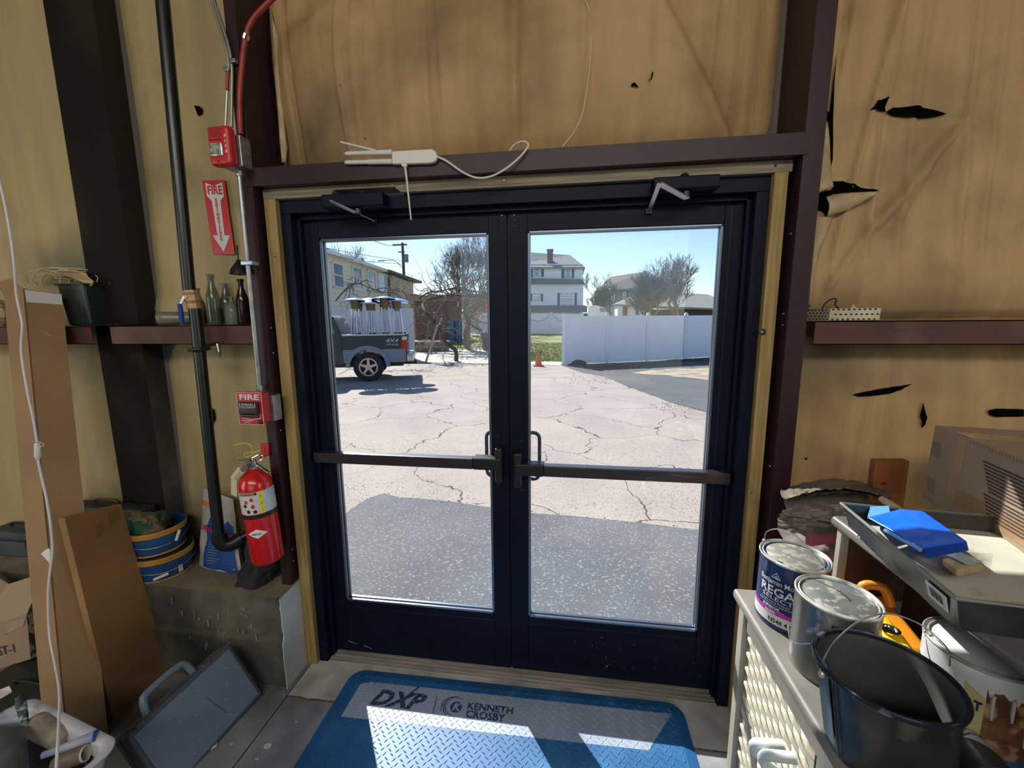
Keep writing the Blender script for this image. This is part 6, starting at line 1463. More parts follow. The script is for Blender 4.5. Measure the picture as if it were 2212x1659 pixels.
a, b_ = onT(92, 1632, .385), onT(205, 1590, .40); B().tube([a, b_], [.010, .015], 14).obj('tube', mat('blue_stained_plastic', (.22, .25, .42), .3, c2=(.42, .44, .50), scale=14), rl3, smooth=True)
B().tube([b_+(b_-a).normalized()*.0005, b_+(b_-a).normalized()*.004], [.0165, .0165], 16).obj('tube_end', mat('blue_ring', (.05, .08, .42), .4), rl3)
rh = thing('encrusted_roller', 'paint crusted roller handle standing in the white tray', 'paint roller', tuple(onT(60, 1590, .36)))
a, b_ = onT(42, 1505, .46), onT(55, 1565, .40); M_crust = mat('paint_crusted', (.03, .04, .045), .6, c2=(.32, .38, .38), scale=60, ramp=(.5, .62), bump=.002)
B().tube([a, a.lerp(b_, .3), a.lerp(b_, .8), b_], [.011, .013, .010, .009], 12).obj('grip', M_crust, rh, smooth=True)
B().tube([b_, onT(60, 1598, .36)], .006, 8).obj('shaft', mat('pale_crust', (.45, .45, .43), .6), rh)
gm = thing('mesh_grid', 'black ribbed scraper grid in the white tray', 'grid', tuple(onT(170, 1652, .33)))
for i in range(8):
    a = onT(135+i*10, 1660, .345); b_ = onT(155+i*10, 1622, .345); B().bar(a, b_, .004, .006).obj('rib', M_blackp, gm)
for i in range(5):
    a = onT(140, 1630+i*9, .349); b_ = onT(215, 1625+i*9, .349); B().bar(a, b_, .004, .006).obj('rib', M_blackp, gm)
dl = thing('tray_liner', 'dark dusty plastic tray liner lying over the tray corner', 'tray liner', tuple(onT(30, 1620, .40)))
g = B().grid(lambda u, v: onT(-40+95*u+12*v, 1570+120*v, .405+.012*math.sin(u*3)+.004*nz(u*5, v*5)), 12, 12); g.obj('liner', mat('dusty_black_plastic', (.035, .04, .045), .35, c2=(.10, .11, .12), scale=8), dl, smooth=True, solid=.003)
pz = B(); pz.add([onT(0, 1490, .42), onT(20, 1482, .425), onT(26, 1494, .42), onT(0, 1510, .42)], [(0, 1, 2, 3)]); tag(pz.obj('folded_paper', M_paper, solid=.002), 'white folded paper corner at the left edge above tray', 'paper')

# ---- cardboard box with lettering, dark cases behind
sb = thing('opened_cardboard_box', 'opened taped cardboard box with printed letters at left edge', 'cardboard box', tuple(aty(40, 1430, -.42)))
yb = -.42; f0, f1, f2, f3 = aty(-60, 1462, yb), aty(66, 1424, yb), aty(86, 1330, yb+.0), aty(-60, 1362, yb)
sdr = Vector((.06, .24, 0)); f2.x = f1.x+.03
B().slab([f0, f1, f2, f3], (-.02, .24, 0)).obj('box_body', M_cardp, sb)
g = B(); g.slab([f3+Vector((0, .0, 0)), f2, aty(96, 1237, yb+.03), aty(18, 1262, yb+.03)], (0, .004, 0)); g.obj('box_flap', mat('card_flap_light', (.38, .27, .17), .85), sb)
B().slab([aty(-70, 1380, yb), aty(10, 1356, yb), aty(18, 1262, yb+.10), aty(-60, 1215, yb+.16)], (0, .004, 0)).obj('box_flap', M_cardp, sb)
g = B(); g.slab([aty(8, 1372, yb-.002), aty(50, 1352, yb-.002), aty(57, 1332, yb-.002), aty(12, 1346, yb-.002)], (0, .001, 0)); g.obj('tape', M_tape, sb)
pA, pB = aty(-4, 1417, yb-.003), aty(60, 1403, yb-.003); e = (pB-pA).normalized()
text('lettering', 'ST-1', mat('faded_ink', (.05, .04, .035), .8), sb, pA, e, Vector((0, 0, 1)), .062, .0006, bold=.0004)
for k in range(5):
    a = aty(62+k*6, 1425-k*4, yb+.03*k); b_ = aty(72+k*6, 1322-k*6, yb+.03*k)
bs = B().slab([f1+Vector((.002, 0, 0)), f1+Vector((.10, .22, 0)), f2+Vector((.10, .22, 0)), f2+Vector((.002, 0, 0))], (-.004, .002, 0)); bs.obj('box_side', mat('printed_box_side', (.22, .15, .10), .85, c2=(.02, .018, .016), scale=26, stretch=(3, 1, 1), ramp=(.48, .52)), sb)
q = aty(88, 1378, yb+.04); tag(B().cbox(q, (.06, .004, .07)).obj('grey_switch_plate', mat('grey_plate', (.30, .32, .27), .6)), 'small grey green plate stuck between boxes at left', 'plate')
def case_(name, label, lo, hi, m, cat='case', lid=True):
    t_ = thing(name, label, cat, ((lo[0]+hi[0])/2, (lo[1]+hi[1])/2, lo[2]))
    zl = lo[2]+(hi[2]-lo[2])*.62
    B().box(lo, (hi[0], hi[1], zl)).obj('case_base', m, t_, bevel=.012, seg=3)
    B().box((lo[0], lo[1], zl+.003), hi).obj('case_lid', m, t_, bevel=.016, seg=3)
    xm = (lo[0]+hi[0])/2; 
    B().tube(smoothpts([(xm-.07, (lo[1]+hi[1])/2, hi[2]-.002), (xm-.06, (lo[1]+hi[1])/2, hi[2]+.022), (xm+.06, (lo[1]+hi[1])/2, hi[2]+.022), (xm+.07, (lo[1]+hi[1])/2, hi[2]-.002)], 4), .006, 8).obj('case_handle', M_blackp, t_)
    for dx in (-.12, .12): B().box((xm+dx-.015, lo[1]-.006, zl-.02), (xm+dx+.015, lo[1], zl+.02)).obj('latch', M_blackp, t_)
    return t_
M_dkg = mat('dark_green_case', (.030, .036, .028), .6, c2=(.02, .024, .02), scale=5); M_bg = mat('dusty_blue_case', (.055, .075, .085), .6, c2=(.035, .045, .05), scale=5)
q0, q1 = aty(170, 1160, -.02), aty(342, 1058, -.02)
case_('tool_box', 'dark green tool box on the ledge before the column', (q0.x-.0, -.09, .452), (aty(318, 1100, -.06).x, -.005, aty(260, 1085, -.02).z), M_dkg, 'tool box')
q0, q1 = aty(12, 1225, -.05), aty(88, 1140, -.05)
case_('tool_box', 'dusty blue grey case on the ledge left of tall box', (q0.x, -.10, .452), (q1.x+.02, .02, aty(50, 1148, -.08).z), M_bg, 'tool box')
z_t = aty(60, 1440, -.55).z
q0 = aty(-40, 1500, -.60); q1 = aty(95, 1430, -.60)
case_('storage_case', 'large dark olive case under the lettered cardboard box', (q0.x-.15, -.66, 0), (q1.x-.02, -.36, max(.06, aty(60, 1450, -.45).z-.005)), M_dkg)

# ---- things on the left girt
gz_ = 1.675
pl = thing('square_planter', 'dark green plastic tub on the left girt behind tall box', 'tub', (-2.2, -.03, gz_))
a, b_ = aty(137, 690, -.075), aty(196, 690, -.075)
zt6 = aty(165, 612, -.075).z; x0, x1 = a.x, b_.x
M_tub = mat('dark_green_tub', (.022, .034, .028), .35)
g = B().hexa([(x0+.015, -.070, gz_), (x1-.01, -.070, gz_), (x1-.01, .06, gz_), (x0+.015, .06, gz_), (x0, -.082, zt6), (x1, -.082, zt6), (x1, .07, zt6), (x0, .07, zt6)]); g.obj('tub_body', M_tub, pl, bevel=.010)
B().box((x0-.004, -.088, zt6-.008), (x1+.008, .074, zt6)).obj('tub_rim', M_tub, pl, bevel=.002)
tw = thing('twine_bundle', 'loose bundle of straw coloured twine heaped over the green tub', 'twine', ((x0+x1)/2, 0, zt6))
rg2 = random.Random(5); M_twine = mat('straw_twine', (.50, .42, .24), .9)
for k in range(16):
    xc = aty(85+rg2.random()*65, 600, -.02); w_ = .06+.09*rg2.random(); h_ = .03+.05*rg2.random(); yy = -.05+.10*rg2.random(); zb_ = zt6-.005+.02*rg2.random()
    pts = [Vector((xc.x+.05+w_*math.cos(t)+.01*rg2.random(), yy+.02*math.sin(t*2), max(zb_, zb_+h_*math.sin(t)))) for t in [R(a) for a in range(0, 200, 20)]]
    B().tube(pts, .0024, 5).obj('strand', M_twine, tw)
a, b_, c, d_ = aty(130, 590, -.05), aty(196, 618, -.06), aty(203, 608, -.05), aty(150, 580, .0)
tp_ = tag(B().add([a, aty(165, 604, -.06), b_, c, aty(180, 590, -.02), d_], [(0, 1, 2, 3, 4, 5)]).obj('scoop', mat('cream_scoop', (.46, .33, .17), .7), solid=.006), 'cream plastic scoop lying on the green tub', 'scoop')
coil = thing('wire_coil', 'coil of brown cable on the left girt at the photo edge', 'cable', tuple(aty(5, 690, -.03)))
for k, r_ in enumerate((.030, .044, .055, .062)):
    c = aty(2, 676, -.06+.012*k); B().tube(arc(c, r_, 0, 2*math.pi*.98, 22), .005, 6).obj('loop', mat('brown_cable', (.16, .12, .06), .7), coil)
B().tube([aty(8, 652, -.07), aty(36, 672, -.09)], .003, 6).obj('loose_end', MATS['brown_cable'], coil)
jr = thing('glass_jar', 'dusty glass jar lying on its side on the left girt', 'jar', tuple(aty(360, 692, -.05)))
q0 = aty(343, 679, -.085); rj = .030
B().lathe([(0, 0), (rj*.9, .0), (rj, .006), (rj, .11), (rj*.7, .13), (rj*.7, .14)], (q0.x, -.088, gz_+rj+.001), 24, axis=Vector((.85, .5, 0))).obj('jar_body', mat('dusty_glass', (.17, .17, .12), .35, coat=.5), jr, smooth=True)
B().lathe([(rj*.80, 0), (rj*.80, .002), (rj*.72, .002), (rj*.68, 0)], (q0.x-.0015, -.0895, gz_+rj+.001), 24, axis=Vector((-.85, -.5, 0))).obj('base_ring', mat('dusty_glass_edge', (.30, .29, .2), .4), jr)
# bottles
def bottle(label, u, Y, r, h, neck, m, vb=None, grp='old glass bottles on the left girt'):
    q = aty(u, 680, Y); t_ = thing('glass_bottle', label, 'bottle', (q.x, Y, gz_), grp)
    B().lathe([(0, .0), (r*.9, 0), (r, .006), (r, h*.52), (r*.85, h*.62), (neck, h*.82), (neck, h*.94), (neck*1.35, h*.945), (neck*1.35, h), (neck*.8, h), (neck*.8, h*.8), (r*.78, h*.60), (r*.9, h*.5), (r*.9, .008), (0, .008)], (q.x, Y, gz_), 24).obj('bottle_glass', m, t_, smooth=True)
    B().lathe([(r*.88, .009), (r*.88, h*.33), (0, h*.33)], (q.x, Y, gz_), 20).obj('sediment', mat('dark_sediment', (.035, .032, .028), .8), t_, smooth=True)
    return t_
bottle('pinkish glass bottle just right of the pipe valve', 432, -.045, .026, .165, .0095, M_bottle_p)
bottle('tallest pale green bottle on the left girt', 464, -.045, .028, .225, .0125, M_bottle_g)
bottle('pale green bottle behind the squat frosted one', 492, .01, .028, .19, .011, M_bottle_g)
bottle('squat frosted square shouldered bottle in front', 503, -.055, .030, .125, .008, dusty_glass('frosted_bottle_glass', (.85, .88, .84), (.26, .29, .24), .5))
bottle('dark brown bottle at the right end of the girt', 527, -.05, .026, .20, .010, M_bottle_b)

# ---- white cord in the foreground
cw = thing('white_power_cord', 'white power cord hanging down the left side with inline switch', 'cord', tuple(aty(122, 1659, -.78)))
ycs = [(-60, 150, -.75), (-30, 300, -.75), (0, 395, -.74), (18, 480, -.74), (30, 565, -.74), (36, 640, -.73), (48, 700, -.73), (46, 760, -.73), (60, 850, -.74), (72, 905, -.74), (80, 955, -.74)]
ycs2 = [(82, 993, -.74), (92, 1040, -.74), (101, 1080, -.745), (110, 1140, -.75), (113, 1190, -.75), (108, 1235, -.76), (104, 1290, -.77), (107, 1370, -.78), (118, 1430, -.83), (128, 1490, -.90), (127, 1560, -.97), (124, 1620, -1.02), (120, 1680, -1.05)]
B().tube(smoothpts([aty(*t) for t in ycs], 6), .0032, 8).obj('cord', M_cord, cw, smooth=True)
B().tube(smoothpts([aty(*t) for t in ycs2], 6), .0034, 8).obj('cord', M_cord, cw, smooth=True)
a, b_ = aty(81, 956, -.74), aty(82, 994, -.74); B().tube([a, a.lerp(b_, .08), a.lerp(b_, .6), a.lerp(b_, .75), b_], [.004, .0075, .0075, .009, .003], 10).obj('inline_switch', M_cord, cw, smooth=True)
B().tube(smoothpts([aty(84, 953, -.745), aty(95, 961, -.75), aty(84, 967, -.745)], 4), .001, 5).obj('twist_tie', M_cord, cw)
B().slab([aty(108, 1218, -.752), aty(88, 1196, -.752), aty(104, 1184, -.752), aty(108, 1188, -.752)], (0, .0008, 0)).obj('cord_tag', M_paper, cw)

# ================================================================ ABOVE THE DOORS
an_ = thing('wireless_antenna', 'white antenna unit with two prongs fixed to the header', 'antenna', tuple(aty(870, 340, -.16)))
ya = -.150; P = [(846, 327), (938, 321), (941, 326), (944, 333), (942, 342), (938, 349), (848, 354)]
pts = [aty(u, v, ya) for u, v in [(846, 326), (846, 354), (928, 352), (938, 349), (943, 343), (944, 335), (941, 327), (933, 321)]]
g = B(); g.add(pts+[p+Vector((0, .020, 0)) for p in pts], [tuple(range(8)), tuple(range(15, 7, -1))]+[(i, i+8, (i+1) % 8+8, (i+1) % 8) for i in range(8)]); g.obj('antenna_body', M_white, an_, bevel=.004)
for v0_, v1_ in (((331, 327)), ((351, 349))):
    a, b_ = aty(745, v0_+1 if v0_ == 331 else v0_-0, ya+.010), aty(848, v1_+2 if v0_ == 331 else v1_, ya+.010)
    B().tube([a, a.lerp(b_, .05), a.lerp(b_, .48), a.lerp(b_, .5), b_], [.004, .008, .008, .0095, .010], 10).obj('prong', M_white, an_, smooth=True)
B().tube([aty(736, 307, ya+.01), aty(812, 325, ya+.012)], .0038, 8).obj('thin_prong', M_white, an_)
a = aty(874, 354, ya+.008); B().box((a.x-.010, ya+.002, a.z-.010), (a.x+.010, ya+.014, a.z)).obj('mount_clip', M_white, an_)
B().tube([aty(875, 357, ya+.004), aty(880, 400, ya), aty(888, 475, ya)], [.0042, .0038, .0028], 8).obj('hanging_rod', M_white, an_)
B().tube(smoothpts([aty(943, 338, ya+.008), aty(965, 348, ya), aty(1000, 372, ya-.01), aty(1030, 384, ya-.01), aty(1060, 381, ya-.01), aty(1090, 366, ya-.01), aty(1120, 342, ya), aty(1140, 318, ya+.01), aty(1138, 308, ya+.02), aty(1126, 306, ya+.03), aty(1110, 314, ya+.05), aty(1101, 327, ya+.06)], 6), .0036, 8).obj('antenna_cable', M_white, an_, smooth=True)
o = B().tube(smoothpts([aty(1255, -60, -.06), aty(1266, 0, -.06), aty(1274, 30, -.06), aty(1278, 70, -.06), aty(1275, 130, -.06), aty(1268, 190, -.07), aty(1258, 245, -.08), aty(1240, 285, -.10), aty(1214, 318, -.125)], 6), .0030, 6).obj('thin_cable', mat('cream_cable', (.50, .43, .30), .6), smooth=True)
tag(o, 'thin cream cable hanging in front of the insulation over the doors', 'cable')

# ================================================================ THINGS ON THE RIGHT
# ---- perforated strip tray on the right girt
pf = thing('perforated_tray', 'cream perforated metal angle resting on the right girt', 'metal tray', tuple(aty(1840, 693, -.08)))
yq = -.088; a, b_ = aty(1791, 693, yq), aty(1899, 693, yq); z0, z1 = 1.673, aty(1850, 666, yq).z
M_perf = mat('cream_perforated_metal', (.56, .49, .33), .5, c2=(.42, .36, .23), scale=8)
hq = aty(1759, 690, yq+.02)
w_ = b_.x-a.x; B().hexa([(a.x, yq, z0), (b_.x, yq, z0), (b_.x, yq+.002, z0), (a.x, yq+.002, z0), (a.x, yq, z1), (b_.x+.002, yq, z1), (b_.x+.002, yq+.002, z1), (a.x, yq+.002, z1)]).obj('front_plate', M_perf, pf)
B().box((a.x, yq, z0), (b_.x, .02, z0+.002)).obj('base_plate', M_perf, pf)
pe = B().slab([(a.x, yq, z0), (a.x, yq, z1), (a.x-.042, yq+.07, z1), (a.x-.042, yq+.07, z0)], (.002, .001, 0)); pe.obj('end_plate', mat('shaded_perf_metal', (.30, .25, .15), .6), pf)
g = B()
for r_ in range(3):
    for i in range(9):
        x = a.x+.010+(w_-.016)*(i+(.5 if r_ == 1 else 0))/8.6; z = z0+.006+(z1-z0-.008)*r_/2.1
        if x < b_.x-.003: g.prism([(math.cos(6.283*k/10)*.0045, math.sin(6.283*k/10)*.0032) for k in range(10)], (x, yq-.0006, z), X1, Z1, (0, .0004, 0))
for r_ in range(4):
    for i in range(6):
        c = Vector((a.x, yq, z0)).lerp(Vector((a.x-.042, yq+.07, z0)), (i+.5+(.5 if r_ % 2 else 0))/6.6); g.prism([(math.cos(6.283*k/8)*.0028, math.sin(6.283*k/8)*.0028) for k in range(8)], (c.x-.0012, c.y-.0006, z0+.006+(z1-z0-.008)*r_/3.2), Vector((-.5, .86, 0)), Z1, (.0003, .0002, 0))
g.obj('punched_holes', M_ink, pf)
tag(B().tube(smoothpts([aty(1775, 668, -.05), aty(1783, 655, -.05), aty(1797, 646, -.05), aty(1806, 646, -.05), aty(1804, 658, -.05), aty(1812, 667, -.05)], 5), .0028, 6).obj('black_wire', M_ink), 'black wire loop sticking out of the perforated tray', 'wire')
tag(B().bar(aty(1793, 672, -.06), aty(1812, 650, -.04), .006, .0015).obj('brass_strip', M_brass), 'thin brassy strip poking from the perforated tray', 'metal strip')
tag(B().add([aty(1836, 669, -.03), aty(1854, 669, -.03), aty(1842, 656, -.03)], [(0, 1, 2)]).obj('wood_chip', M_lip, solid=.002), 'small pale triangular chip behind the perforated tray', 'chip')

# ---- storage cabinet (long plastic unit) with rattan doors
TZ = .853  # cabinet, shelf and tray numbers below come from scaling the group about the camera
def edge_at(v0_): pass
cx0, cy0 = .788, -.488
M_cab = mat('taupe_plastic', (.24, .225, .195), .55, c2=(.16, .15, .13), scale=5, c3=(.10, .095, .09), s3=3, bump=.0004, bscale=120)
M_cabl = mat('pale_taupe_plastic', (.36, .335, .28), .5, c2=(.29, .27, .225), scale=7)
cab = thing('storage_cabinet', 'taupe plastic storage cabinet with woven pattern doors under paint cans', 'cabinet', (cx0+.3, -1.2, 0))
yE = -2.35
tp = B().box((cx0-.012, yE, TZ-.032), (1.78, cy0, TZ)); tp.obj('cabinet_top', M_cab, cab, bevel=.011, seg=4)
B().box((cx0+.035, yE+.01, .02), (1.76, cy0-.03, TZ-.032)).obj('cabinet_body', M_cab, cab)
B().box((cx0+.004, cy0-.055, .0), (cx0+.045, cy0-.018, TZ-.032)).obj('corner_post', M_cabl, cab, bevel=.004)
B().box((cx0+.012, yE+.02, TZ-.10), (cx0+.036, cy0-.055, TZ-.032)).obj('top_rail', M_cab, cab)
ydoor = -.908
B().box((cx0+.020, ydoor, .05), (cx0+.036, cy0-.062, TZ-.085)).obj('door_panel', M_cabl, cab)
B().box((cx0+.014, ydoor-.006, .05), (cx0+.036, ydoor-.002, TZ-.06)).obj('door_gap', M_cavity, cab)
B().box((cx0+.014, ydoor-.10, .05), (cx0+.036, ydoor-.006, TZ-.085)).obj('door_stile', M_cab, cab, bevel=.003)
B().box((cx0+.014, ydoor-.108, .05), (cx0+.036, ydoor-.102, TZ-.085)).obj('door_gap', M_cavity, cab)
B().box((cx0+.014, yE+.03, .05), (cx0+.036, ydoor-.110, TZ-.085)).obj('door_panel', M_cab, cab, bevel=.003)
# woven strands: lozenge bumps
strand0 = None; n_s = 0
for r_ in range(12):
    for c_ in range(11):
        y = cy0-.085-c_*.030; z = TZ-.122-r_*.050-(c_ % 2)*.025
        if y < ydoor+.02 or z < .30: continue
        if strand0 is None:
            g = B().add([(0, .030, .010), (0, -.030, -.010), (-.003, .0, .012), (-.003, 0, -.012), (-.009, .010, .003), (-.009, -.010, -.003)], [(0, 2, 4), (0, 4, 3), (2, 5, 4), (3, 4, 5), (2, 1, 5), (1, 3, 5), (0, 3, 1, 2)])
            strand0 = g.obj('woven_strand', mat('cream_weave', (.52, .48, .38), .5, c2=(.40, .37, .30), scale=12), cab, smooth=False); o = strand0
        else:
            o = bpy.data.objects.new('woven_strand', strand0.data); COL.objects.link(o)
        o.parent = cab; o.matrix_parent_inverse = WM[cab.name].inverted(); o.location = (cx0+.021, y, z); o.scale = (1, 1.14, 1.14); n_s += 1
# two white plastic handles
for k, (uu, vv) in enumerate(((1682, 1625), (1706, 1652))):
    c = atx(uu, vv, cx0-.012); h_ = []
    pts = [c+Vector((.0, .045, -.075)), c+Vector((-.034, .040, -.050)), c+Vector((-.046, .018, -.005)), c+Vector((-.036, -.010, .030)), c+Vector((.0, -.020, .042))]
    B().tube(smoothpts(pts, 5), [.012]*21, 10).obj('cabinet_handle', mat('pale_blue_white_plastic', (.56, .62, .62), .35), cab, smooth=True)
# ---- riser shelf
RZ = 1.130
rs = thing('riser_shelf', 'dark plastic top shelf on pale posts above the paint cans', 'shelf', (1.2, -1.0, TZ))
rx0, ry0 = 1.004, -.529
B().box((rx0, -2.2, RZ-.030), (1.75, ry0, RZ)).obj('shelf_top', mat('shelf_dark_plastic', (.13, .125, .115), .4, c2=(.09, .09, .085), scale=4, bump=.0003, bscale=100), rs, bevel=.012, seg=4)
B().box((rx0+.012, ry0-.040, TZ), (rx0+.034, ry0-.018, RZ-.030)).obj('shelf_post', M_cabl, rs, bevel=.003)
B().box((1.70, ry0-.040, TZ), (1.725, ry0-.018, RZ-.030)).obj('shelf_post', M_cabl, rs, bevel=.003)
M_brd = mat('brown_board', (.085, .040, .022), .8, c2=(.045, .022, .013), scale=3, stretch=(1, 10, 2))
for i in range(6):
    B().box((1.175+.0015*(i % 2), ry0-.055-.105*(i+1), TZ), (1.190+.0015*(i % 2), ry0-.058-.105*i, RZ-.032)).obj('back_board', M_brd, rs)
B().box((rx0+.036, ry0-.035, TZ), (1.172, ry0-.025, RZ-.032)).obj('end_board', M_brd, rs)

# ---- paint cans
M_tin = mat('tin_plate', (.46, .45, .40), .38, .55, c2=(.34, .335, .30), scale=8, c3=(.62, .62, .58), s3=14, t3=(.5, .56))
M_tind = mat('tin_side', (.17, .17, .155), .32, .75, c2=(.27, .265, .245), scale=12, stretch=(1, 1, .3), c3=(.50, .50, .48), s3=22, t3=(.60, .66))
def can(label, c, r, h, m_side, m_lid, bail=None, par_z=TZ):
    t_ = thing('paint_can', label, 'paint can', (c[0], c[1], par_z), None); z = par_z+.001; C3 = (c[0], c[1], z)
    B().lathe([(0, .004), (r*.95, .004), (r*.975, 0), (r, .004), (r, .010), (r*.985, .013), (r*.985, h-.012), (r, h-.009), (r, h-.004)], C3, 48).obj('can_body', m_side, t_, smooth=True)
    B().lathe([(r, h-.005), (r*1.012, h-.003), (r*1.012, h), (r*.985, h+.001), (r*.955, h-.004), (r*.93, h-.005), (r*.915, h-.001), (r*.89, h), (r*.87, h-.005), (r*.83, h-.0055)], C3, 48).obj('rim', M_tin, t_, smooth=True)
    B().lathe([(r*.83, h-.0055), (r*.80, h-.0035), (0, h-.0035)], C3, 48).obj('lid', m_lid, t_, smooth=True)
    return t_
def raydepth(u, v, d): return CAM+ray(u, v)*(d*1.15)  # pixel ray depth, stretched by the factor that scaled this group about the camera
c1 = (.880, -.610)
M_lblue = mat('can_navy_label', (.004, .016, .085), .3, c2=(.006, .022, .11), scale=3, coat=.3)
bc_ = can('navy labelled paint can at the far end of the cabinet', c1, .0835, .190, M_lblue, mat('dusty_lid', (.26, .26, .22), .5, .35, c2=(.17, .17, .15), scale=22, c3=(.36, .36, .32), s3=45, t3=(.5, .56)))
ra = .0835*.985
an1 = math.atan2(CAM.y-c1[1], CAM.x-c1[0])
def canband(par, c, r, z0, z1, m, name, a0=0, a1=2*math.pi, dr=.0005, n=48):
    return B().lathe([(r+dr, z0), (r+dr, z1)], (c[0], c[1], TZ), n, a0=a0, a1=a1).obj(name, m, par, smooth=True)
canband(bc_, c1, ra, .014, .042, mat('can_white_band', (.60, .60, .58), .4), 'label_white_band')
def wave(par, c, r, z0, z1, m, name, dr):
    g = B()
    def f(u, v): a = 2*math.pi*u; return (c[0]+(r+dr)*math.cos(a), c[1]+(r+dr)*math.sin(a), TZ+z0+(z1-z0)*v)
    g.grid(f, 48, 1); return g.obj(name, m, par, smooth=True)
wave(bc_, c1, ra, .042, .054, mat('can_magenta_band', (.42, .03, .38), .4), 'label_magenta_band', .0006)
def cant(s, z, size, a, bold=0, m=M_paper, width=None, c=c1, r=ra, par=None):
    text('lettering', s, m, par or bc_, (0, 0, TZ+z), X1, Z1, size, .0010, width=width, bold=bold, wrap=((c[0], c[1]), r, an1+a-.16))
cant('Benjamin Moore', .128, .0205, -.84, .0001, width=.112)
cant('REGAL', .098, .033, -.80, .0005, width=.105)
cant('SELECT', .083, .017, -.70, 0, width=.078)
cant('Long-Lasting Finish for', .075, .0070, -.72, 0, width=.075)
cant('Easy Clean Doors and Smudge', .068, .0070, -.80, 0, width=.092)
cant('INTERIOR', .0585, .0085, -.64, .0003, width=.045)
cant('Acrylic Paint & Primer', .0545, .0050, -.68, 0, width=.060, )
cant('MATTE', .0445, .0080, -.55, .0003, width=.028)
cant('N548 4X', .020, .0160, -.42, .0004, m=M_ink, width=.058)
# triangular mountain mark
g = B(); a_c = an1-.44
def CW(x, z): a = a_c+x/ra; return (c1[0]+(ra+.0012)*math.cos(a), c1[1]+(ra+.0012)*math.sin(a), TZ+z)
for (xa, za, xb, zb2) in ((-.011, .146, 0, .162), (0, .162, .011, .146), (-.011, .146, .011, .146), (-.005, .146, 0, .154), (0, .154, .005, .146)): g.bar(CW(xa, za), CW(xb, zb2), .0012, .0006, up=Vector((math.cos(a_c), math.sin(a_c), 0)))
g.obj('emblem', M_paper, bc_)
g = B(); g.prism([(math.cos(t_)*.036*(1+.12*math.sin(3*t_)), math.sin(t_)*.022*(1+.1*math.cos(4*t_))) for t_ in [6.283*i/14 for i in range(14)]], (c1[0]+.018, c1[1]-.012, TZ+.1905-.0035), Vector((.9, -.43, 0)), Vector((.43, .9, 0)), (0, 0, .0004)); g.obj('lid_sticker', M_paper, bc_)
g = B(); z_ = TZ+.1905-.0028
for i in range(4): q = Vector((c1[0]+.000+.004*i, c1[1]-.012+.006*i-.008, z_)); g.bar(q, q+Vector((.026, -.012, 0)), .0012, .0002)
g.obj('handwriting', mat('pencil_grey', (.18, .19, .24), .7), bc_)
# bail handles
def bail(par, pA, pM, pB, r=.0016, mid=None):
    B().tube(smoothpts([pA]+pM+[pB], 7), r, 6).obj('bail_handle', M_steel, par, smooth=True)
zc1 = TZ+.165
bail(bc_, raydepth(1651, 1166, 1.00), [raydepth(1656, 1149, .99), raydepth(1680, 1143, .97), raydepth(1715, 1155, .94), raydepth(1752, 1190, .90)], raydepth(1786, 1234, .87), .0016)
B().ball(raydepth(1651, 1168, 1.0), .006, 8, 5).obj('bail_ear', M_tin, bc_)
c2c = (.890, -.781)
gc_ = can('bare tin paint can with a scuffed grey lid', c2c, .0835, .190, M_tind, mat('scuffed_lid', (.20, .215, .21), .45, .4, c2=(.14, .15, .15), scale=20, c3=(.36, .36, .33), s3=38, t3=(.53, .57)))
bail(gc_, raydepth(1703, 1350, .83), [raydepth(1707, 1380, .80), raydepth(1722, 1391, .77)], raydepth(1752, 1390, .74), .0016)
# dark smear patch on the can
g = B(); an2_ = math.atan2(CAM.y-c2c[1], CAM.x-c2c[0])
def f(u, v): a = an2_-.05+1.0*u; return (c2c[0]+(ra+.0006)*math.cos(a), c2c[1]+(ra+.0006)*math.sin(a), TZ+.10+.062*v-.012*math.sin(u*5)*(1-v))
g.grid(f, 14, 4); g.obj('dark_label_rest', mat('dark_label_rest', (.012, .014, .018), .25, c2=(.03, .034, .04), scale=6), gc_, smooth=True)
# third can under the shelf
c3c = (1.074, -.912)
wc = can('white and brown labelled coating can under the top shelf', c3c, .0835, .190, mat('can_white_label', (.66, .67, .68), .35), mat('white_paint_lid', (.60, .62, .58), .5, c2=(.45, .46, .44), scale=9))
an3 = math.atan2(CAM.y-c3c[1], CAM.x-c3c[0])
M_barkp = mat('printed_wood_rounds', (.26, .115, .045), .45, c2=(.09, .035, .015), scale=22, det=3, c3=(.45, .26, .12), s3=30, t3=(.5, .6))
g = B()
def f(u, v):
    a = an3+.20+1.65*u; top = .158-.028*abs(nz(u*7, 2))-.03*max(0, nz(u*15, 5)); return (c3c[0]+(ra+.0005)*math.cos(a), c3c[1]+(ra+.0005)*math.sin(a), TZ+.016+(top-.016)*v)
g.grid(f, 60, 4); g.obj('printed_picture', M_barkp, wc, smooth=True)
g = B()
def f(u, v): a = an3-.14+.34*u; return (c3c[0]+(ra+.0007)*math.cos(a), c3c[1]+(ra+.0007)*math.sin(a), TZ+.052+(.085+.02*(1-u))*v)
g.grid(f, 10, 2); g.obj('label_panel', mat('can_tan_panel', (.52, .43, .22), .5), wc, smooth=True)
g = B()
def f(u, v): a = an3-.14+.34*u; return (c3c[0]+(ra+.0007)*math.cos(a), c3c[1]+(ra+.0007)*math.sin(a), TZ+.016+.036*v)
g.grid(f, 10, 2); g.obj('label_panel', mat('can_olive_panel', (.06, .06, .035), .5), wc, smooth=True)
text('lettering', 'COAT', M_ink, wc, (0, 0, TZ+.108), X1, Z1, .026, .0014, wrap=((c3c[0], c3c[1]), ra, an3-.40), bold=.0012, width=.046)
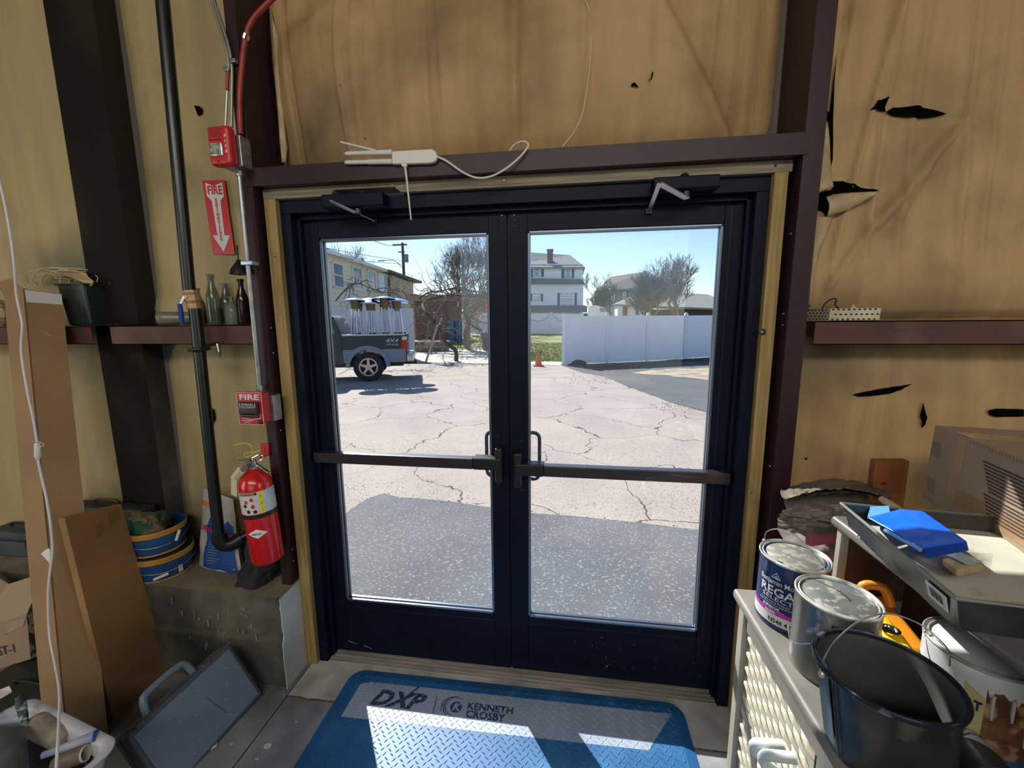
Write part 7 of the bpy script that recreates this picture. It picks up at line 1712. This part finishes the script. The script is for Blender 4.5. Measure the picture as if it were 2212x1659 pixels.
for a_, zt7, ln in ((.62, .150, .045), (.95, .155, .10), (.30, .150, .05)):
    g = B().tube([(c3c[0]+(ra+.001)*math.cos(an3+a_), c3c[1]+(ra+.001)*math.sin(an3+a_), TZ+zt7), (c3c[0]+(ra+.001)*math.cos(an3+a_), c3c[1]+(ra+.001)*math.sin(an3+a_), TZ+zt7-ln*.5), (c3c[0]+(ra+.001)*math.cos(an3+a_+.02), c3c[1]+(ra+.001)*math.sin(an3+a_+.02), TZ+zt7-ln)], [.003, .0035, .002], 6); g.obj('paint_drip', mat('grey_white_drip', (.50, .49, .47), .4), wc, smooth=True)

# ---- oval black pail
pc_ = raydepth(1926, 1455, .66)
ang = math.atan2(-.35, .94); pcx, pcy = .857, -.984
pal = thing('metal_pail', 'black oval metal pail with wire handle nearest the camera', 'pail', (pcx, pcy, TZ))
M_pail = mat('smudged_dark_tin', (.050, .052, .050), .34, .75, c2=(.11, .11, .10), scale=7, c3=(.20, .20, .17), s3=9, t3=(.60, .68))
RXp, RYp, hp_ = .109, .104, .178
o = B().lathe([(0, .003), (.88, .003), (.90, 0), (.92, .006), (.96, .16), (.965, .163), (.965, .168), (.96, .171), (.985, hp_-.008), (1.0, hp_-.006)], (0, 0, 0), 60, cap=False)
def pailv(g):
    for v in g.v: k_ = .030*(1-v.z/hp_); x, y = v.x*RXp*(1-k_*2.2)+k_*.6, v.y*RYp*(1-k_*2.2); v.x, v.y, v.z = pcx+x*math.cos(ang)-y*math.sin(ang), pcy+x*math.sin(ang)+y*math.cos(ang), TZ+v.z
    return g
pailv(o).obj('pail_outer', M_pail, pal, smooth=True)
pailv(B().lathe([(.90, .006), (.94, .16), (.965, hp_-.006)], (0, 0, 0), 60, cap=False)).obj('pail_inner', mat('dull_black_inside', (.045, .047, .05), .5, c2=(.075, .075, .075), scale=9), pal, smooth=True)
pailv(B().lathe([(.0, .0065), (.90, .0065)], (0, 0, 0), 60)).obj('pail_floor', M_ink, pal)
pailv(B().lathe([(.965, hp_-.007), (.975, hp_), (1.025, hp_+.001), (1.045, hp_-.003), (1.035, hp_-.009), (1.0, hp_-.006)], (0, 0, 0), 60, cap=False)).obj('rolled_rim', mat('rim_blue_black', (.035, .042, .06), .22, .6, c2=(.16, .20, .27), scale=24, ramp=(.60, .66)), pal, smooth=True)
def pailpt(a, k, z): k_ = .030*(1-z/hp_); x, y = RXp*k*math.cos(a)*(1-k_*2.2)+k_*.6, RYp*k*math.sin(a)*(1-k_*2.2); return Vector((pcx+x*math.cos(ang)-y*math.sin(ang), pcy+x*math.sin(ang)+y*math.cos(ang), TZ+z))
eL = raydepth(1774, 1450, .70); eR = raydepth(2052, 1432, .62)
B().tube(smoothpts([atz(1772, 1452, 1.020), atz(1783, 1418, 1.030), atz(1806, 1383, 1.040), atz(1850, 1345, 1.050), atz(1890, 1329, 1.055), atz(1930, 1327, 1.058), atz(1990, 1350, 1.055), atz(2032, 1385, 1.050), atz(2050, 1410, 1.044), atz(2051, 1438, 1.034)], 6), .0017, 8).obj('bail_handle', M_steel, pal, smooth=True)
g = B()
for k in (-1, 1):
    pass
seam = B().tube([pailpt(math.pi*1.02+.55, .97, .01), pailpt(math.pi*1.02+.55, 1.0, .16), pailpt(math.pi*1.02+.55, 1.01, hp_-.01)], .0022, 6); seam.obj('side_seam', M_pail, pal)
g = B()
def f(u, v): a = math.pi*1.02+.05+.40*u; return pailpt(a, .945+.05*v+.012, .02+.17*v)
g.grid(f, 8, 8); g.obj('pale_smear', mat('pale_blue_smear', (.10, .14, .16), .4, .5, c2=(.26, .33, .36), scale=14, stretch=(1, 1, .35), ramp=(.5, .6)), pal, smooth=True)
B().ball(atz(1775, 1457, 1.020), (.006, .006, .007), 8, 6).obj('bail_ear', M_tin, pal)

# ---- yellow tool beneath the shelf
yt = thing('yellow_tool', 'yellow orange plastic tool housing under the top shelf', 'tool', (1.04, -.7, TZ))
M_yt = mat('orange_yellow_plastic', (.70, .27, .01), .4, c2=(.60, .20, .01), scale=4); M_yt2 = mat('bright_yellow_plastic', (.80, .50, .01), .4)
pA = raydepth(1935, 1340, .82)
B().hexa([(.985, -.80, TZ), (1.11, -.80, TZ), (1.12, -.60, TZ), (1.01, -.60, TZ), (.990, -.79, TZ+.065), (1.10, -.79, TZ+.07), (1.11, -.62, TZ+.10), (1.02, -.62, TZ+.095)]).obj('housing', M_yt, yt, bevel=.016, seg=4)
B().hexa([(.982, -.825, TZ), (1.05, -.825, TZ), (1.07, -.70, TZ), (.995, -.70, TZ), (.986, -.815, TZ+.085), (1.045, -.815, TZ+.09), (1.05, -.715, TZ+.11), (1.0, -.715, TZ+.105)]).obj('front_cover', M_yt2, yt, bevel=.018, seg=4)
q = Vector((1.022, -.765, 0)); B().lathe([(.018, 0), (.019, .004), (.013, .005), (.012, .001), (0, .001)], (q.x, q.y, TZ+.100), 20).obj('dial', M_chrome, yt, smooth=True)
B().tube(smoothpts([(1.04, -.64, TZ+.09), (1.045, -.63, TZ+.125), (1.085, -.64, TZ+.13), (1.095, -.66, TZ+.092)], 5), .012, 10).obj('tool_handle', M_yt, yt, smooth=True)
# blue taped brush and black tool at the lower right corner
bb = thing('caulking_gun', 'dark rounded tool body with blue band beside the pail', 'tool', tuple(raydepth(2100, 1640, .62)))
a, b_ = atz(2068, 1590, TZ+.03), atz(2150, 1700, TZ+.04); 
B().tube([a, a.lerp(b_, .2), a.lerp(b_, .6), b_], [.020, .034, .038, .036], 20).obj('tool_body', mat('dark_grey_tool', (.035, .04, .043), .35), bb, smooth=True)
tb2 = thing('blue_tape', 'bright blue masking tape scrap at the lower right corner', 'tape', tuple(raydepth(2180, 1630, .62)))
g = B().add([atz(2104, 1597, TZ+.012), atz(2172, 1616, TZ+.012), atz(2165, 1645, TZ+.03), atz(2140, 1648, TZ+.035)], [(0, 1, 2, 3)]); g.obj('dark_tape', mat('navy_tape', (.008, .05, .20), .35), tb2, solid=.002)
g = B().add([atz(2172, 1616, TZ+.014), atz(2230, 1650, TZ+.014), atz(2230, 1700, TZ+.03), atz(2145, 1660, TZ+.04)], [(0, 1, 2, 3)]); g.obj('bright_tape', mat('bright_blue_tape', (.04, .20, .62), .5), tb2, solid=.002)

# ---- black paint tray on the shelf
p0 = atz(1822, 1089, 1.198); p1 = atz(2066, 1296, 1.193)
q2 = atz(1963, 1089, 1.198)
btr = thing('black_paint_tray', 'black plastic roller tray on the top shelf with blue sheet in it', 'paint tray', tuple(p0-Vector((0, 0, .06))))
lx = (p1-p0); lx.z = 0; Lt = lx.length; lx.normalize(); wx = Vector((-lx.y, lx.x, 0))
if wx.x < 0: wx = -wx
Wt = .34
def BT(l, w, z): q = p0+lx*l+wx*w; return Vector((q.x, q.y, z))
M_trayb = mat('black_tray_plastic', (.014, .015, .017), .3, c2=(.045, .048, .05), scale=8); M_tri = mat('paint_coated_tray_inside', (.40, .39, .32), .6, c2=(.55, .54, .46), scale=5, c3=(.22, .22, .19), s3=8, t3=(.55, .62))
zt8, zb8 = 1.198, RZ+.001
g = B()
for qd, nn in (([BT(0, 0, zt8), BT(Lt, 0, zt8), BT(Lt, .012, zb8), BT(.0+.02, .012, zb8+.012)], wx*.0025), ([BT(Lt, 0, zt8), BT(Lt, Wt, zt8), BT(Lt-.008, Wt-.012, zb8), BT(Lt-.008, .012, zb8)], -lx*.0025), ([BT(0, 0, zt8), BT(0, Wt, zt8), BT(.012, Wt-.012, zb8+.012), BT(.012, .012, zb8+.012)], lx*.0025), ([BT(0, Wt, zt8), BT(Lt, Wt, zt8), BT(Lt, Wt-.012, zb8), BT(.02, Wt-.012, zb8+.012)], -wx*.0025)): g.slab(qd, nn)
g.obj('tray_wall', M_trayb, btr)
g = B(); g.slab([BT(.012, .012, zb8+.032), BT(Lt*.45, .012, zb8+.020), BT(Lt*.45, Wt-.012, zb8+.020), BT(.012, Wt-.012, zb8+.032)], (0, 0, -.002)); g.slab([BT(Lt*.45, .012, zb8+.020), BT(Lt-.01, .012, zb8+.004), BT(Lt-.01, Wt-.012, zb8+.004), BT(Lt*.45, Wt-.012, zb8+.020)], (0, 0, -.002)); g.obj('tray_floor', M_tri, btr)
rimp = [BT(-.004, -.004, zt8), BT(Lt+.004, -.004, zt8), BT(Lt+.004, Wt+.004, zt8), BT(-.004, Wt+.004, zt8)]
B().tube(rimp, .004, 6, closed=True).obj('tray_rim', mat('grey_tray_rim', (.20, .20, .19), .4), btr)
g = B().slab([BT(Lt-.075, -.0005, zt8-.014), BT(Lt-.020, -.0005, zt8-.014), BT(Lt-.022, .008, zt8-.046), BT(Lt-.072, .008, zt8-.046)], -wx*.0008); g.obj('barcode_sticker', M_paper, btr)
g = B()
for i in range(10):
    l = Lt-.064+.0036*i; w_ = .0008+.0008*((i*5) % 3); g.slab([BT(l, -.0018, zt8-.020), BT(l+w_, -.0018, zt8-.020), BT(l+w_, .0045, zt8-.038), BT(l, .0045, zt8-.038)], -wx*.0003)
g.obj('barcode', M_ink, btr)
bs = thing('blue_sheet', 'bright blue plastic brush wrapper laid across the black tray', 'wrapper', tuple(BT(.12, .1, zt8)))
K = [atz(1872, 1118, 1.205), atz(1950, 1101, 1.209), atz(1998, 1106, 1.209), atz(2085, 1170, 1.207), atz(2000, 1187, 1.209), atz(1985, 1180, 1.205)]
M_bsh = mat('bright_blue_plastic', (.008, .15, .92), .28, coat=.4)
K2 = [atz(1874, 1119, 1.205), atz(1945, 1100, 1.209), atz(1996, 1106, 1.209), atz(2088, 1170, 1.207), atz(1996, 1184, 1.205)]
g = B()
def f(u, v):
    top_ = K2[0].lerp(K2[1], u*2) if u < .5 else K2[1].lerp(K2[2], u*2-1); bot = K2[4].lerp(K2[3], u); p = top_.lerp(bot, v); p.z += .002*nz(u*4, v*5, 3)+.004*math.sin(math.pi*u)*math.sin(math.pi*v); return p
g.grid(f, 24, 24); o = g.obj('sheet', M_bsh, bs, solid=.0015); [setattr(q, 'use_smooth', True) for q in o.data.polygons]
a_ = [f(0, v/10) for v in range(11)]
B().tube([p+Vector((-.006, 0, -.004)) for p in a_[4:]], .005, 8).obj('rolled_edge', mat('clear_blue_edge', (.15, .33, .80), .2), bs, smooth=True)
g = B().slab([f(0, 1), f(1, 1), f(1, 1)+Vector((0, -.008, -.016)), f(0, 1)+Vector((0, -.008, -.018))], (0, .001, 0)); g.obj('end_fold', mat('deep_blue_plastic', (.002, .045, .38), .3), bs)
lb = thing('light_blue_wrapper', 'pale blue plastic pouch beside the wooden handle', 'wrapper', tuple(BT(.05, .08, zt8)))
g = B().hexa([atz(1874, 1115, 1.184), atz(1925, 1108, 1.184), atz(1925, 1092, 1.184), atz(1880, 1095, 1.184), atz(1874, 1118, 1.203), atz(1922, 1106, 1.207), atz(1920, 1093, 1.207), atz(1880, 1094, 1.203)]); g.obj('pouch', mat('pale_blue_plastic', (.10, .30, .55), .4), lb)
wh2 = thing('brush_handle', 'pale wooden brush handle sticking out of the blue wrapper', 'paint brush', tuple(atz(1930, 1100, 1.219)))
a, b_ = raydepth(1903, 1077, 1.13), raydepth(1945, 1102, 1.05)
B().tube([a, a.lerp(b_, .05), a.lerp(b_, .3), a.lerp(b_, .8), b_], [.004, .0095, .011, .010, .009], 12).obj('wooden_handle', mat('beech_wood', (.62, .42, .28), .5), wh2, smooth=True)
pbz = thing('paint_brush', 'wide paint brush with cream bristles wrapped in clear plastic', 'paint brush', tuple(BT(.28, .1, 1.161)))
s0, s1, s2, s3 = atz(2034, 1205, 1.178), atz(2092, 1196, 1.184), atz(2128, 1222, 1.178), atz(2070, 1232, 1.173)
B().slab([s0, s1, s2, s3], (0, 0, -.016)).obj('bristles', mat('cream_bristles', (.62, .50, .33), .85, c2=(.48, .37, .23), scale=30, stretch=(1, 6, 1)), pbz, bevel=.004)
B().slab([atz(2036, 1192, 1.189), atz(2066, 1189, 1.191), atz(2122, 1212, 1.186), atz(2090, 1218, 1.184)], (0, 0, -.003)).obj('wrapper_panel', mat('pale_sky_plastic', (.45, .62, .68), .3), pbz, bevel=.001)
g = B().grid(lambda u, v: atz(2066+80*u-10*v, 1190+52*v+6*u, 1.191-.02*u*v+.004*nz(u*3, v*3)), 10, 10); g.obj('clear_film', glass_mat('clear_film', (.92, .92, .90), .12, .1), pbz)

# ---- big cardboard box, board, plastic bag at the back right
bx0 = atz(1990, 1072, RZ); bx1 = atz(2212, 1222, RZ)
bz = thing('shipping_box', 'large taped cardboard shipping box with printed text on the shelf', 'cardboard box', tuple(bx0))
e1b = (bx1-bx0); e1b.z = 0; e1b.normalize(); e2b = Vector((-e1b.y, e1b.x, 0))
if e2b.x < 0: e2b = -e2b
tlp = aty(2001, 908, bx0.y); hB = tlp.z-RZ-.012
def BX(l, w, z): q = bx0+e1b*l+e2b*w; return Vector((q.x, q.y, RZ+.001+z))
Lb2 = .70
B().hexa([BX(0, 0, 0), BX(Lb2, 0, 0), BX(Lb2, .46, 0), BX(0, .46, 0), BX(.012, .0, hB), BX(Lb2, 0, hB), BX(Lb2, .46, hB), BX(.012, .46, hB)]).obj('box_body', M_cardp, bz, bevel=.004)
B().slab([BX(.105, -.0006, .0), BX(.14, -.0006, 0), BX(.16, -.0006, hB), BX(.125, -.0006, hB)], -e2b*.0006).obj('tape', M_tape, bz)
B().slab([BX(.118, -.0004, .04), BX(Lb2, -.0004, .04), BX(Lb2, -.0004, .085), BX(.118, -.0004, .085)], -e2b*.0005).obj('brown_tape', mat('brown_tape', (.33, .20, .105), .4), bz)
g = B(); M_prt = mat('box_print', (.045, .03, .025), .8)
rg3 = random.Random(3)
for blk, (l0, zt9, rows) in enumerate(((.225, hB-.045, 9), (.245, hB-.125, 7))):
    for i in range(rows):
        l = l0+.004*i; z = zt9-.0085*i
        while l < l0+.16:
            w_ = .003+.006*rg3.random(); g.slab([BX(l, -.0012, z), BX(l+w_, -.0012, z), BX(l+w_, -.0012, z+.004), BX(l, -.0012, z+.004)], -e2b*.0002); l += w_+.0016
o = g.obj('printed_text', M_prt, bz); o['kind'] = 'stuff'
M_fb = mat('faint_brown_ink', (.20, .12, .08), .8)
g = B()
for i in range(16): g.slab([BX(.17+.011*i, -.0011, hB-.012), BX(.1712+.011*i, -.0011, hB-.012), BX(.1712+.011*i, -.0011, hB-.002), BX(.17+.011*i, -.0011, hB-.002)], -e2b*.0002)
g.obj('printed_ticks', M_fb, bz)['kind'] = 'stuff'
for k in range(2):
    g = B()
    for i in range(6): g.slab([BX(.02+.007*i, -.0011, .03+.11*k), BX(.0212+.007*i, -.0011, .03+.11*k), BX(.0212+.007*i, -.0011, .075+.11*k), BX(.02+.007*i, -.0011, .075+.11*k)], -e2b*.0002)
    g.obj('printed_marks', M_fb, bz)['kind'] = 'stuff'
B().slab([BX(.10, .002, hB+.0005), BX(.16, .002, hB+.0005), BX(.20, .46, hB+.0005), BX(.14, .46, hB+.0005)], (0, 0, .0006)).obj('tape', M_tape, bz)
bd = thing('cedar_board', 'short upright orange brown board behind the black tray', 'board', (1.33, -.25, 1.0))
a, b_ = aty(1893, 996, -.28), aty(1966, 996, -.28); zbb = .80
M_ced = mat('cedar_wood', (.34, .115, .035), .6, c2=(.22, .07, .022), scale=4, stretch=(12, 12, .8), det=5)
B().hexa([(a.x+.0, -.28, zbb), (b_.x+.002, -.28, zbb), (b_.x+.002, -.25, zbb), (a.x, -.25, zbb), (a.x, -.28, a.z), (b_.x, -.28, b_.z), (b_.x, -.25, b_.z), (a.x, -.25, a.z)]).obj('board', M_ced, bd, bevel=.003)
q = aty(1910, 1045, -.281); B().ball((q.x, -.2802, q.z), (.010, .0006, .005), 12, 6).obj('knot', mat('knot_dark', (.07, .02, .008), .7), bd)
tbl = tag(B().box((1.06, -.46, 0), (1.60, -.225, zbb)).obj('wooden_crate', M_brd, bevel=.004), 'dark wooden crate behind the cabinet carrying board and sheeting', 'crate')
sh_ = thing('plastic_sheeting', 'crumpled dusty grey plastic sheeting heaped behind the paint cans', 'plastic sheet', (1.15, -.25, .9))
M_sheet = mat('dusty_plastic_sheet', (.20, .175, .15), .4, c2=(.11, .095, .085), scale=6, c3=(.30, .27, .24), s3=9, coat=.2)
def shf(u, v):
    uu, vv = 1690+250*u, 1190-145*v+(20*(1-u)*v)
    p = aty(uu, vv, -.36+.16*v-.05*u); f_ = .035*math.sin((u*4+v*9)+3*fbm(u*2, v*2, 3))+.02*fbm(u*7, v*12, 6); p.y -= f_*math.sin(math.pi*min(1, v*1.05))**.5; return p
o = B().grid(shf, 60, 50).obj('sheeting', M_sheet, sh_); [setattr(q, 'use_smooth', True) for q in o.data.polygons]
def shg(u, v):
    p = aty(1695+215*u, 1078-28*math.sin(u*2.6)-18*v+10*u, -.30+.05*math.sin(v*6.28)); p.y -= .03*math.cos(v*6.28)+.01*fbm(u*9, v*5, 2); p.z += .02*math.sin(v*6.28)+.006*fbm(u*12, v*4, 8); return p
o = B().grid(shg, 60, 24).obj('twisted_roll', mat('darker_sheet', (.14, .115, .085), .45, c2=(.07, .06, .05), scale=8), sh_); [setattr(q, 'use_smooth', True) for q in o.data.polygons]
g = B().add([aty(1740, 1160, -.43), aty(1812, 1150, -.43), aty(1812, 1172, -.43), aty(1740, 1182, -.43)], [(0, 1, 2, 3)]); g.obj('red_print', mat('faded_red_print', (.30, .07, .09), .7), sh_)
